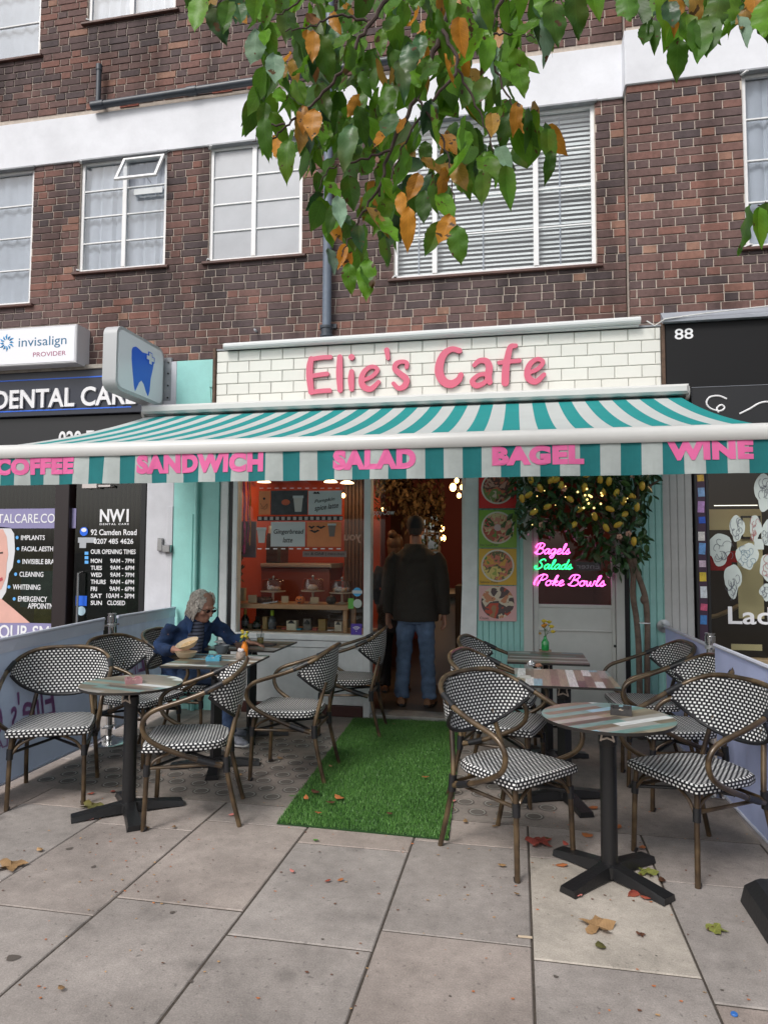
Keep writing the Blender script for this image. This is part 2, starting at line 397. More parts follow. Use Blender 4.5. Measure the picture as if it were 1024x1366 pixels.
def sdf_shape(strokes, res, depth, m, name):
    """strokes: list of (points2d, radii); returns mesh in x,z plane extruded towards -Y from y=0"""
    xs = [p[0] for st, r in strokes for p in st]; ys = [p[1] for st, r in strokes for p in st]
    rmax = max(max(r) for _, r in strokes) + 3 * res
    x0, x1, y0, y1 = min(xs) - rmax, max(xs) + rmax, min(ys) - rmax, max(ys) + rmax
    nx, ny = int((x1 - x0) / res) + 2, int((y1 - y0) / res) + 2
    X, Y = np.meshgrid(x0 + np.arange(nx) * res, y0 + np.arange(ny) * res, indexing='ij')
    D = np.full(X.shape, 1e9)
    for st, rr in strokes:
        if len(st) == 1: D = np.minimum(D, np.hypot(X - st[0][0], Y - st[0][1]) - rr[0])
        for i in range(len(st) - 1):
            a = np.array(st[i][:2]); b = np.array(st[i + 1][:2]); d = b - a; l2 = max(d @ d, 1e-12)
            t = np.clip(((X - a[0]) * d[0] + (Y - a[1]) * d[1]) / l2, 0, 1)
            D = np.minimum(D, np.hypot(X - a[0] - t * d[0], Y - a[1] - t * d[1]) - (rr[i] * (1 - t) + rr[i + 1] * t))
    nxt = {}; pos = {}
    def ed(i, j, k):  # k 0: edge along x from (i,j); 1: along y
        key = (i, j, k)
        if key not in pos:
            a = D[i, j]; b = D[i + 1, j] if k == 0 else D[i, j + 1]; t = a / (a - b)
            pos[key] = (X[i, j] + (res * t if k == 0 else 0), Y[i, j] + (res * t if k else 0))
        return key
    ins = D < 0
    act = ins[:-1, :-1].astype(int) + ins[1:, :-1] + ins[:-1, 1:] + ins[1:, 1:]
    for i, j in np.argwhere((act > 0) & (act < 4)):
        i, j = int(i), int(j)
        c = [ins[i, j], ins[i + 1, j], ins[i + 1, j + 1], ins[i, j + 1]]
        E = [lambda: ed(i, j, 0), lambda: ed(i + 1, j, 1), lambda: ed(i, j + 1, 0), lambda: ed(i, j, 1)]
        en = [q for q in range(4) if not c[q] and c[(q + 1) % 4]]; ex = [q for q in range(4) if c[q] and not c[(q + 1) % 4]]
        for q in ex:
            e_ = min(en, key=lambda u: (u - q) % 4) if len(en) > 1 else en[0]
            nxt[E[q]()] = E[e_]()
    loops = []
    while nxt:
        k = next(iter(nxt)); lp = []
        while k in nxt: lp.append(pos[k]); k = nxt.pop(k)
        if len(lp) > 5: loops.append(lp)
    cd = bpy.data.curves.new('g', 'CURVE'); cd.dimensions = '2D'; cd.fill_mode = 'BOTH'; cd.extrude = depth / 2
    for lp in loops:
        sp = cd.splines.new('POLY'); sp.points.add(len(lp) - 1); sp.use_cyclic_u = True
        for q, p in enumerate(lp): sp.points[q].co = (p[0], p[1], 0, 1)
    me = curve_mesh(cd, name, m)
    co = np.zeros(len(me.vertices) * 3); me.vertices.foreach_get('co', co); co = co.reshape(-1, 3)
    me.vertices.foreach_set('co', np.stack([co[:, 0], -co[:, 2] - depth / 2, co[:, 1]], 1).ravel())
    bpy.data.curves.remove(cd); me.update(); return me
# ================================================================ GROUND
m_pave = mat('paving_stone', (.32, .285, .255), .82, noise=.22, nscale=5, bump=.5, bscale=70, rnd=.10, spec=.3)
# mottled stone: add dark flecks and stains
def stone_mat(name, base, rnd_):
    m = bpy.data.materials.new(name); m.use_nodes = True
    N = m.node_tree.nodes; L = m.node_tree.links; b = N['Principled BSDF']
    g = N.new('ShaderNodeNewGeometry'); oi = N.new('ShaderNodeObjectInfo')
    def noise(sc, det, ro=.6):
        n = N.new('ShaderNodeTexNoise'); n.inputs['Scale'].default_value = sc; n.inputs['Detail'].default_value = det; n.inputs['Roughness'].default_value = ro; L.new(g.outputs['Position'], n.inputs['Vector']); return n.outputs['Fac']
    def rng_(src, a, b_, c, d):
        r = N.new('ShaderNodeMapRange'); r.inputs[1].default_value = a; r.inputs[2].default_value = b_; r.inputs[3].default_value = c; r.inputs[4].default_value = d; L.new(src, r.inputs[0]); return r.outputs[0]
    def mul(a, c):
        n = N.new('ShaderNodeMath'); n.operation = 'MULTIPLY'; L.new(a, n.inputs[0]); L.new(c, n.inputs[1]); return n.outputs[0]
    v = mul(rng_(noise(1.9, 7, .72), .3, .7, .70, 1.22), rng_(noise(14, 8, .75), .3, .7, .84, 1.14))
    v = mul(v, rng_(noise(160, 3), .3, .7, .82, 1.16))
    v = mul(v, rng_(noise(38, 4, .5), .28, .36, .62, 1))          # small dark spots
    v = mul(v, rng_(noise(3.1, 3, .4), .26, .32, .72, 1))         # old stains
    v = mul(v, rng_(oi.outputs['Random'], 0, 1, 1 - rnd_, 1 + rnd_))
    wn = N.new('ShaderNodeTexWhiteNoise'); wn.noise_dimensions = '1D'; L.new(oi.outputs['Random'], wn.inputs['W'])
    mx = N.new('ShaderNodeMix'); mx.data_type = 'RGBA'; L.new(wn.outputs['Value'], mx.inputs['Factor'])
    mx.inputs[6].default_value = (*base, 1); mx.inputs[7].default_value = (base[0] * 1.02, base[1] * .93, base[2] * .88, 1)
    hv = N.new('ShaderNodeHueSaturation'); L.new(mx.outputs[2], hv.inputs['Color']); L.new(v, hv.inputs['Value']); L.new(hv.outputs[0], b.inputs['Base Color'])
    b.inputs['Roughness'].default_value = .8; b.inputs['Specular IOR Level'].default_value = .3
    bp = N.new('ShaderNodeBump'); bp.inputs['Strength'].default_value = .35; bp.inputs['Distance'].default_value = .004
    L.new(noise(75, 6, .7), bp.inputs['Height']); L.new(bp.outputs[0], b.inputs['Normal'])
    return m
m_slab = stone_mat('slab_stone', (.30, .274, .256), .09)
m_slabp = stone_mat('pale_slab_stone', (.40, .38, .34), .04)
m_conc = stone_mat('forecourt_concrete', (.24, .215, .195), .04)
m_grit = mat('joint_grit', (.055, .044, .035), .95, noise=.4, nscale=60)
m_asph = mat('asphalt', (.055, .055, .056), .9, noise=.25, nscale=30, bump=.4)

b = MB(); b.box((-400, -900, -.4), (400, 30, -.055))
b.build('ground', m_asph, kind='structure')
pav = MB(); pav.box((-12, -8.2, -.054), (9, .0, -.0045)); pavement = pav.build('pavement', m_grit, kind='structure')

SLAB = {}
def slab(x0, x1, y0, y1, m, z=0.):
    w_, l_ = x1 - x0, y1 - y0
    key = (round(w_, 3), round(l_, 3), m.name)
    if key not in SLAB:
        q = MB(); g = .0045; e = .004; a, c = w_ / 2 - g, l_ / 2 - g
        vs = []; 
        jit = [rng.uniform(-.0015, .0015) for _ in range(8)]
        for (sx, sy, j) in ((-1, -1, 0), (1, -1, 1), (1, 1, 2), (-1, 1, 3)): vs.append((sx * (a - e) + jit[j], sy * (c - e), 0))
        for (sx, sy) in ((-1, -1), (1, -1), (1, 1), (-1, 1)): vs.append((sx * a, sy * c, -e))
        for (sx, sy) in ((-1, -1), (1, -1), (1, 1), (-1, 1)): vs.append((sx * a, sy * c, -.05))
        q.add(vs, [(0, 1, 2, 3)] + [(4 + k, 4 + (k + 1) % 4, (k + 1) % 4, k) for k in range(4)] + [(8 + k, 8 + (k + 1) % 4, 4 + (k + 1) % 4, 4 + k) for k in range(4)])
        SLAB[key] = q.mesh('slab', m)
    o = link('slab', SLAB[key], pavement, loc=((x0 + x1) / 2, (y0 + y1) / 2, z + rng.uniform(-.0012, .0012)), rot=(rng.uniform(-.0018, .0018), rng.uniform(-.0018, .0018), rng.uniform(-.002, .002)))
    return o
XJ = [-1.715 + .586 * k for k in range(-12, 13)]
LEN = .87
offs = {-3: -2.7, -2: -2.52, -1: -3.35, 0: -3.53, 1: -3.375, 2: -3.55, 3: -3.4, 4: -3.48, 5: -3.615, 6: -3.3}
for k in range(-6, 9):
    x0 = -1.715 + .586 * (k - 1); x1 = x0 + .586       # column k: right edge of column 0 is x=-1.715
    base = offs.get(k, -3.4 + .21 * math.sin(k * 7.3)) 
    ys = []
    y = base
    while y - LEN > -8.2: y -= LEN
    top = -2.22 if -3.05 < (x0 + x1) / 2 < 1.3 else -.02
    front = y
    while front < top - .05:
        nx_ = min(front + LEN, top)
        if top - nx_ < .12: nx_ = top
        pale = (k == 4 and abs(front + 3.41) < .12)
        pale = k == 4 and front < -3.0 < nx_
        slab(x0, x1, front, nx_, m_slabp if pale else m_slab)
        front = nx_
# forecourt in front of the cafe: cast concrete with round cellar lights
fc = MB(); fc.box((-3.03, -2.216, -.05), (1.30, -.02, -.001)); fco = fc.build('forecourt', m_conc, kind='structure')
sl_ = MB()
for y0 in (-2.2, -1.6, -1.0, -.5):
    pass
m_lens = mat('cellar_glass', (.26, .245, .22), .35, noise=.3, nscale=30)
m_ring = mat('lens_recess', (.115, .10, .088), .9)
lens = MB(); lens.lathe([(.046, .0), (.046, .0025), (.034, .0010), (.0001, .0016)], n=20)
lens_me = lens.mesh('glass_lens', m_lens, True)
ring = MB(); ring.lathe([(.056, .0006), (.046, .0016)], n=20)
ringm = ring.mesh('lens_rim', m_ring)
for i in range(-1, 13):
    for j in range(11):
        x = -2.88 + .155 * i + (.0775 if j % 2 else 0); y = -2.08 + .135 * j
        if x > -1.33 or y > -.6: continue
        if rng.random() < .08: continue
        dx, dy = rng.uniform(-.006, .006), rng.uniform(-.006, .006)
        o = link('glass_lens', lens_me, fco, loc=(x + dx, y + dy, 0)); link('lens_rim', ringm, fco, loc=(x + dx, y + dy, 0))
for i in range(4):
    for j in range(9):
        x = -.40 + .16 * i + (.08 if j % 2 else 0); y = -2.08 + .15 * j
        o = link('glass_lens', lens_me, fco, loc=(x, y, 0)); link('lens_rim', ringm, fco, loc=(x, y, 0))

# artificial grass
turf = empty('artificial_turf', (-.95, -1.3, 0), 'bright green artificial grass runner leading up to the cafe doorway', 'artificial turf')
TQ = [onZ(369, 1100, 0), onZ(598, 1122, 0), Vector((-.485, -.05, 0)), Vector((-1.45, -.10, 0))]
m_tb = mat('turf_backing', (.012, .05, .008), .9)
q = MB(); q.add([(p.x, p.y, 0.001) for p in TQ] + [(p.x, p.y, .009) for p in TQ], [(4, 5, 6, 7), (0, 1, 5, 4), (1, 2, 6, 5), (2, 3, 7, 6), (3, 0, 4, 7)])
q.build('turf_mat', m_tb, turf)
def turf_mat():
    m = bpy.data.materials.new('grass_blade'); m.use_nodes = True; N = m.node_tree.nodes; L = m.node_tree.links; b = N['Principled BSDF']
    a = N.new('ShaderNodeAttribute'); a.attribute_name = 'tone'
    rp = ramp_node(N, [(0, (.042, .115, .024)), (.5, (.080, .210, .042)), (.85, (.14, .31, .07)), (1, (.15, .28, .09))]); L.new(a.outputs['Fac'], rp.inputs[0]); L.new(rp.outputs[0], b.inputs['Base Color']); b.inputs['Roughness'].default_value = .45
    return m
NB = 75000
rs = np.random.RandomState(3)
u = rs.rand(NB); v = rs.rand(NB)
A = np.array([[p.x, p.y] for p in TQ])
base = (A[0] * ((1 - u) * (1 - v))[:, None] + A[1] * (u * (1 - v))[:, None] + A[2] * (u * v)[:, None] + A[3] * ((1 - u) * v)[:, None])
an = rs.rand(NB) * 6.283; wd = .0016 + rs.rand(NB) * .0012; hh = .012 + rs.rand(NB) * .014; ln = rs.rand(NB) * .014; la = rs.rand(NB) * 6.283
V3 = np.zeros((NB, 3, 3)); V3[:, 0, 0] = base[:, 0] - np.cos(an) * wd; V3[:, 0, 1] = base[:, 1] - np.sin(an) * wd; V3[:, 1, 0] = base[:, 0] + np.cos(an) * wd; V3[:, 1, 1] = base[:, 1] + np.sin(an) * wd
V3[:, 0, 2] = V3[:, 1, 2] = .006; V3[:, 2, 0] = base[:, 0] + np.cos(la) * ln; V3[:, 2, 1] = base[:, 1] + np.sin(la) * ln; V3[:, 2, 2] = .006 + hh
me = bpy.data.meshes.new('grass_blades'); me.vertices.add(NB * 3); me.vertices.foreach_set('co', V3.ravel()); me.loops.add(NB * 3); me.loops.foreach_set('vertex_index', np.arange(NB * 3)); me.polygons.add(NB); me.polygons.foreach_set('loop_start', np.arange(NB) * 3); me.update(calc_edges=True)
at = me.attributes.new('tone', 'FLOAT', 'FACE'); at.data.foreach_set('value', np.clip(rs.rand(NB) * .8 + .25 * (np.sin(base[:, 0] * 9) * np.sin(base[:, 1] * 7)) * .5 + .1, 0, 1)); me.materials.append(turf_mat())
o = link('grass_blades', me, turf, world=True); tag(o, kind='stuff')

# ================================================================ BRICK BUILDING
bld = empty('brick_building', (-1, 0, 3.4), 'purple brown brick upper storeys with white concrete bands above the shops', 'building')
m_b1 = brick_mat('brick_single', True); m_bm = brick_mat('brick_mass', False)
m_mort = mat('mortar', (.50, .43, .37), .9, noise=.18, nscale=20, bump=.4)
m_band = mat('painted_concrete', (.72, .73, .77), .7, noise=.10, nscale=2.2, bump=.25, bscale=30)
m_white = mat('white_gloss_paint', (.80, .80, .80), .35, noise=.05, nscale=12)
m_sill = mat('sill_tile', (.10, .045, .035), .55, noise=.35, nscale=15)
m_lead = mat('lead_flashing', (.28, .29, .31), .5, noise=.2, nscale=10)
PY = -.16
BANDZ0, BANDZ1 = 5.53, 6.02
# openings (x0,x1,z0,z1)
W_MAIN = [(-6.4, -4.97, 4.06, 5.53), (-4.42, -3.45, 4.35, 5.53), (-2.985, -2.02, 4.35, 5.53), (-1.12, .70, 4.04, 5.53), (-6.4, -4.96, 6.76, 8.3), (-4.40, -3.40, 7.03, 8.3), (-2.985, -2.02, 7.03, 8.3)]
W_PIER = [(1.87, 2.85, 4.02, 5.53)]
VENTS = [(-3.99, -3.78, 6.06, 6.155), (-2.97, -2.76, 6.08, 6.18), (-2.6, -2.40, 6.08, 6.18)]
CH = .0752; BH = .0652; ST = .2152; HD = .1026; JT = .0098
singles = []; mass = []
def brick_rows(xa, xb, za, zb, Y, wins, key):
    z = za; r = 0
    while z < zb:
        zt = z + BH
        if not (z < BANDZ1 - .01 and zt > BANDZ0 + .02) :
            holes = sorted([(o[0], o[1]) for o in wins if o[2] < zt - .03 and o[3] > z + .03])
            segs = []; c = xa
            for h0, h1 in holes:
                if h0 > c: segs.append((c, h0))
                c = max(c, h1)
            if c < xb: segs.append((c, xb))
            x = xa - (0 if r % 2 == 0 else .169) - .3 + rng.uniform(-.028, .028); k = 0
            per = []
            while x < xb:
                w_ = (ST if k % 2 == 0 else HD) + rng.uniform(-.005, .005)
                if k % 2 and rng.random() < .06: per.append((x, x + w_)); x += w_ + JT
                per.append((x, x + w_)); x += w_ + JT; k += 1
            for s0, s1 in segs:
                cut = []
                for p0, p1 in per:
                    a, c2 = max(p0, s0 + (.004 if s0 != xa else 0)), min(p1, s1 - (.004 if s1 != xb else 0))
                    if c2 - a > .004: cut.append([a, c2])
                if len(cut) > 1 and cut[0][1] - cut[0][0] < .042: cut[1][0] = cut[0][0]; cut.pop(0)
                if len(cut) > 1 and cut[-1][1] - cut[-1][0] < .042: cut[-2][1] = cut[-1][1]; cut.pop()
                for a, c2 in cut:
                    if 1:
                        soot = 0
                        for o in wins:
                            if o[0] - .05 < (a + c2) / 2 < o[1] + .05 and o[2] - .30 - .12 * rng.random() < z < o[2]: soot = 1
                        mass.append((a, c2, z, Y, soot))
        z += CH; r += 1
brick_rows(-8, .945, 3.30, 8.4, 0., W_MAIN + VENTS, 'm')
brick_rows(.95, 4.6, 3.36, 8.4, PY, W_PIER, 'p')
cand = []
for i, (a, c, z, Y, s) in enumerate(mass):
    if c - a < .205 or s: continue
    u_, v_ = proj(((a + c) / 2, Y, z + .03))
    if not (5 < u_ < 1019 and 3 < v_ < 1366): continue
    if 385 < u_ < 745 and v_ < 330: continue             # behind the branch
    if v_ > 470 - .045 * u_: continue
    d = np.linalg.norm(np.array([(a + c) / 2, Y, z]) - CP)
    cand.append((d, i))
cand.sort(); pick = set(i for _, i in cand[:295])
bme = {}
def add_brick(B, a, c, z, Y):
    w_ = .0028; j = rng.uniform(-.0022, .0022)
    B.bbox((a, Y - .001 + j, z), (c, Y + .05, z + BH), w_)
single_me = MB(); single_me.bbox((-ST / 2, 0, 0), (ST / 2, .05, BH), .0028); single_me = single_me.mesh('brick', m_b1)
mb = MB(); tones = []
for i, (a, c, z, Y, s) in enumerate(mass):
    if i in pick:
        o = link('brick', single_me, bld, loc=((a + c) / 2, Y - .001 + rng.uniform(-.0022, .0022), z), world=True)
        o.rotation_euler = (0, rng.uniform(-.006, .006), 0); o.scale = ((c - a) / ST, 1, 1)
    else:
        add_brick(mb, a, c, z, Y)
        t = rng.random() if not s else rng.random() * .28
        if rng.random() < .01: t = 1
        tones += [t] * 9
me = mb.mesh('brickwork', m_bm); at = me.attributes.new('tone', 'FLOAT', 'FACE'); at.data.foreach_set('value', tones)
o = link('brickwork', me, bld, world=True); tag(o, kind='stuff')
# mortar backing with openings: strips
def backing(xa, xb, za, zb, Y, wins, name='mortar_bed', y1=.12):
    q = MB()
    zs = sorted(set([za, zb] + [v for o in wins for v in (o[2], o[3]) if za < v < zb]))
    for z0, z1 in zip(zs[:-1], zs[1:]):
        hs_ = sorted([(o[0], o[1]) for o in wins if o[2] < z1 - 1e-4 and o[3] > z0 + 1e-4])
        c = xa
        for h0, h1 in hs_:
            if h0 > c: q.box((c, Y + .0075, z0), (h0, y1, z1))
            c = max(c, h1)
        if c < xb: q.box((c, Y + .0075, z0), (xb, y1, z1))
    return q.build(name, m_mort, bld)
backing(-8, .945, 3.2, 8.4, 0., W_MAIN)
backing(.953, 4.6, 3.2, 8.4, PY, W_PIER)
q = MB(); q.box((.9525, PY + .002, 3.2), (.96, .0, 8.4)); 
# concrete bands
q = MB(); q.bbox((-8, -.022, BANDZ0), (.94, .06, BANDZ1), .006); q.build('concrete_band', m_band, bld)
q = MB(); q.bbox((.935, PY - .022, BANDZ0 + .0), (4.6, .06, BANDZ1), .006); q.build('concrete_band', m_band, bld)
# dark interior behind the wall and slab ends
m_dark = mat('dark_plaster', (.06, .06, .06), .9)
m_ceilg = mat('grey_room', (.30, .30, .31), .9)
q = MB(); q.box((-8, 1.3, 3.0), (4.6, 1.35, 8.4)); q.box((-8, .13, 3.15), (4.6, 1.3, 3.2)); q.box((-8, .13, 8.35), (4.6, 1.3, 8.4)); q.box((-8.05, .0, 3.1), (-8.0, 1.3, 8.4)); q.box((4.6, PY, 3.1), (4.65, 1.3, 8.4)); q.build('inner_wall', m_ceilg, bld)

m_glass = glass('window_glass', (.93, .95, .96), 2.4, .03)
m_frost = mat('obscured_glass', (.34, .355, .385), .28, noise=.12, nscale=3, spec=.9)
m_net = mat('net_curtain', (.46, .48, .54), .9, noise=.10, nscale=4)
def window(x0, x1, z0, z1, Y, cols, rows, back='net', openlight=False, pname='window'):
    z1 -= .0
    win = empty(pname, ((x0 + x1) / 2, Y, z0), parent=bld); win.matrix_parent_inverse = root_matrix(bld).inverted(); KIDS.setdefault(bld.name, []).append(win)
    yf = Y + .028; f = MB(); fw = .036; d = .035
    f.bbox((x0, yf, z0), (x0 + fw, yf + d, z1), .004); f.bbox((x1 - fw, yf, z0), (x1, yf + d, z1), .004)
    f.bbox((x0 + fw, yf, z0), (x1 - fw, yf + d, z0 + fw), .004); f.bbox((x0 + fw, yf, z1 - fw), (x1 - fw, yf + d, z1), .004)
    n = len(cols) - 1
    for i in range(1, n):
        xm = x0 + (x1 - x0) * cols[i]; f.bbox((xm - .024, yf - .004, z0 + fw), (xm + .024, yf + d, z1 - fw), .004)
    f.build('window_frame', m_white, win)
    gb = MB(); ow_ = MB()
    zr = [z0 + fw + (z1 - z0 - 2 * fw) * k / rows for k in range(rows + 1)]
    for i in range(n):
        a = x0 + (x1 - x0) * cols[i] + (fw if i == 0 else .024); c = x0 + (x1 - x0) * cols[i + 1] - (fw if i == n - 1 else .024)
        for k in range(rows):
            is_open = openlight and i == n - 1 and k == rows - 1
            if not is_open:
                p = MB(); p.box((a, yf + .016, zr[k] + .007), (c, yf + .020, zr[k + 1] - .007)); p.build('pane', m_frost if back == 'frost' else m_glass, win)
            if k > 0: gb2 = MB(); gb2.bbox((a, yf + .004, zr[k] - .008), (c, yf + .024, zr[k] + .008), .003); gb2.build('glazing_bar', m_white, win)
        if openlight and i == n - 1:
            # top-hung light swung out
            M = Matrix.Rotation(R(-27), 3, 'X'); top = Vector(((a + c) / 2, yf - .04, zr[rows] + .0)); h = .34; wd_ = (c - a) + .04
            fr = MB()
            for dx, dz, sx, sz in ((-wd_ / 2 + .014, -h / 2, .028, h), (wd_ / 2 - .014, -h / 2, .028, h), (0, -.014, wd_ - .056, .028), (0, -h + .014, wd_ - .056, .028)):
                fr.cbox(top + M @ Vector((dx, 0, dz)), (sx, .022, sz), M)
            fr.build('top_light', m_white, win)
            p = MB(); p.cbox(top + M @ Vector((0, 0, -h / 2)), (wd_ - .06, .004, h - .06), M); p.build('pane', m_glass, win)
            st = MB(); st.tube([top + M @ Vector((.1, 0, -h + .03)), ((a + c) / 2 + .06, yf, zr[rows - 1] + .02)], .004, 6); st.build('stay', m_lead, win)
            vt = MB(); vt.box((a + .08, yf - .004, zr[rows - 1] - .09), (c - .02, yf + .003, zr[rows - 1] - .03)); vt.build('trickle_vent', m_white, win)
    if back == 'net':
        c_ = MB(); nn = 28; vs = []
        for i in range(nn + 1):
            xx = x0 - .05 + (x1 - x0 + .1) * i / nn; yy = yf + .055 + .012 * math.sin(i * 2.4)
            vs += [(xx, yy, z0 - .05), (xx, yy, z1 + .05)]
        c_.add(vs, [(2 * i, 2 * i + 2, 2 * i + 3, 2 * i + 1) for i in range(nn)]); c_.build('net_curtain', m_net, win, smooth=True)
    if back == 'slats':
        zz = z0 + .07; k = 0
        sm = MB(); sm.box((-(x1 - x0) / 2 + .03, -.001, -.0165), ((x1 - x0) / 2 - .03, .001, .0165)); sme = sm.mesh('blind_slat', mat('blind_white', (.84, .84, .82), .5))
        while zz < z1 - .05:
            o = link('blind_slat', sme, win, world=True); o.location = ((x0 + x1) / 2, yf + .085 + .002 * math.sin(k), zz + rng.uniform(-.002, .002)); o.rotation_euler = (R(-30 + (12 if zz > z1 - .5 else 0) + rng.uniform(-5, 5)), rng.uniform(-.003, .003), 0)
            zz += .043; k += 1
        rl = MB(); rl.box((x0 + .03, yf + .06, z1 - .05), (x1 - .03, yf + .11, z1 - .005)); rl.build('blind_rail', m_white, win)
        cd_ = MB()
        for fx in (.12, .45, .83): cd_.box((x0 + (x1 - x0) * fx, yf + .066, z0 + .05), (x0 + (x1 - x0) * fx + .012, yf + .0675, z1 - .05))
        cd_.build('blind_tape', m_net, win)
    s = MB(); s.bbox((x0 - .05, Y - .035, z0 - .03), (x1 + .05, yf + .03, z0 - .004), .004); s.build('sill', m_sill, win)
    hd = MB(); hd.bbox((x0 - .02, Y - .030, z1 - .012), (x1 + .02, yf + .02, z1 + .008), .003); hd.build('head_drip', m_lead, win)
    hg = MB(); hg.cbox((x0 + .01, Y - .01, z0 + .012), (.03, .07, .014), Matrix.Rotation(R(35), 3, 'Z')); hg.build('hinge', m_white, win); hg = MB(); hg.cbox((x0 + .01, Y - .015, z1 - .02), (.02, .08, .012), Matrix.Rotation(R(35), 3, 'Z')); hg.build('hinge', m_white, win)
    # reveal lining
    rv = MB(); t = .002
    rv.box((x0 - .012, Y + .03, z0), (x0 - .0005, .125, z1)); rv.box((x1 + .0005, Y + .03, z0), (x1 + .012, .125, z1)); rv.build('reveal', m_mort, win)
    return win
window(*W_MAIN[0], 0, [0, .5, 1], 4)
window(*W_MAIN[1], 0, [0, .51, 1], 4, openlight=True)
window(*W_MAIN[2], 0, [0, .48, 1], 4, back='frost')
window(*W_MAIN[3], 0, [0, .21, .715, 1], 4, back='slats')
window(*W_MAIN[4], 0, [0, .45, 1], 4)
window(*W_MAIN[5], 0, [0, .5, 1], 4)
window(*W_PIER[0], PY, [0, .5, 1], 4)
m_terra = mat('terracotta_vent', (.32, .10, .07), .8)
for v in VENTS:
    q = MB(); q.box((v[0], .012, v[2]), (v[1], .05, v[3])); 
    q.box((v[0], -.004, v[2]), (v[0] + .012, .012, v[3])); q.box((v[1] - .012, -.004, v[2]), (v[1], .012, v[3])); q.box(((v[0] + v[1]) / 2 - .006, -.004, v[2]), ((v[0] + v[1]) / 2 + .006, .012, v[3]))
    k = v[2]
    while k < v[3]: q.box((v[0] + .012, -.002, k), ((v[0] + v[1]) / 2 - .006, .012, k + .008)); q.box(((v[0] + v[1]) / 2 + .006, -.002, k), (v[1] - .012, .012, k + .008)); k += .0155
    q.build('air_vent', m_terra, bld)
# pipes
m_pipe = mat('dark_iron_pipe', (.045, .055, .07), .4, noise=.2)
m_pipe2 = mat('grey_blue_pipe', (.13, .16, .21), .42, noise=.2, nscale=9)
dp = empty('downpipe', (-1.72, -.08, 3.45), 'grey blue cast iron downpipe running up the brick wall behind the leaves', 'pipe')
q = MB(); q.tube([(-1.74, -.075, 3.4), (-1.74, -.075, 8.3)], .042, 14); q.build('pipe', m_pipe2, dp, smooth=True)
for z in (3.50, 5.4, 7.2):
    q = MB(); q.lathe([(.043, 0), (.062, .0), (.062, .02), (.052, .025), (.052, .075), (.062, .08), (.062, .10), (.043, .10)], (-1.74, -.075, z), 18); q.build('pipe_collar', m_pipe, dp, smooth=True)
q = MB(); q.box((-1.82, -.03, 3.60), (-1.66, -.0, 3.64)); q.build('pipe_bracket', m_pipe, dp)
wp = empty('waste_pipe', (-4.2, -.07, 6.08), 'black waste pipe with upright end running along the top of the white band', 'pipe')
q = MB(); q.tube([(-4.235, -.075, 6.06), (-1.0, -.075, 6.12)], .036, 12); q.build('pipe', m_pipe, wp, smooth=True)
q = MB(); q.tube([(-4.19, -.075, 6.08), (-4.19, -.075, 6.46)], .026, 12); q.build('upright', m_pipe, wp, smooth=True)
q = MB(); q.tube([(-4.19, -.075, 6.43), (-4.19, -.075, 6.49)], .032, 12); q.tube([(-4.26, -.075, 6.058), (-4.12, -.075, 6.062)], .044, 12); q.tube([(-3.2, -.075, 6.078), (-3.1, -.075, 6.08)], .044, 12); q.build('pipe_socket', m_pipe, wp, smooth=True)
q = MB(); q.tube([(-2.46, .0, 3.62), (-2.46, -.06, 3.62), (-2.44, -.075, 3.6)], .011, 8); tag(q.build('wall_pipe_stub', m_lead, smooth=True), 'short bent grey pipe stub poking out of the brickwork above the cafe sign', 'pipe stub')

# ================================================================ CAFE FASCIA
sg = empty('cafe_sign', (-.8, -.2, 2.85), "cream tiled fascia board with raised pink Elie's Cafe letters", 'shop sign')
TX0, TX1, TZ0, TZ1, TY = -2.775, 1.18, 2.855, 3.38, -.2
m_tile = mat('cream_tile', (.72, .715, .66), .12, noise=.05, nscale=3, coat=.4, rnd=.035)
m_grout = mat('tile_grout', (.38, .38, .36), .9)
m_brownw = mat('weathered_timber', (.10, .06, .04), .8, noise=.4, nscale=20)
q = MB(); q.box((TX0, TY + .006, TZ0), (TX1, .0, TZ1)); q.build('backing_board', m_grout, sg)
th = (TZ1 - TZ0) / 5; tw = (TX1 - TX0) / 18.2
tme = {}
for r in range(5):
    x = TX0 + (0 if r % 2 == 0 else -.5) * tw
    while x < TX1 - .01:
        a, c = max(x, TX0), min(x + tw, TX1)
        if c - a > .02:
            key = round(c - a, 3)
            if key not in tme:
                t = MB(); w_ = (c - a) / 2 - .0022; t.bbox((-w_, 0, .0022), (w_, .010, th - .0022), .005); tme[key] = t.mesh('tile', m_tile)
            o = link('tile', tme[key], sg, world=True); o.location = ((a + c) / 2, TY - .004 + rng.uniform(-.0007, .0007), TZ0 + r * th); o.rotation_euler = (rng.uniform(-.006, .006), 0, rng.uniform(-.004, .004))
        x += tw
q = MB(); q.bbox((TX0 - .032, TY - .022, TZ0 - .02), (TX0 - .002, .0, TZ1 + .03), .004); q.bbox((TX1 + .002, TY - .022, TZ0 - .02), (TX1 + .03, .0, TZ1 + .03), .004); q.bbox((TX0, TY - .018, TZ0 - .03), (TX1, .0, TZ0 - .002), .004); q.build('sign_frame', m_brownw, sg)
q = MB(); a = onY(299, 465, TY - .06); c = onY(854, 428, TY - .06)
q.tube([(a.x, TY - .055, 3.405), (c.x, TY - .055, 3.43)], .032, 12); q.box((a.x + .01, TY - .05, 3.385), (c.x - .01, .0, 3.425)); q.build('top_trim', mat('trim_metal', (.62, .64, .64), .35), sg, smooth=False)
q = MB(); q.box((TX0 - .03, TY - .01, 3.385), (TX1 + .03, .0, 3.40)); q.build('lead_strip', m_lead, sg)
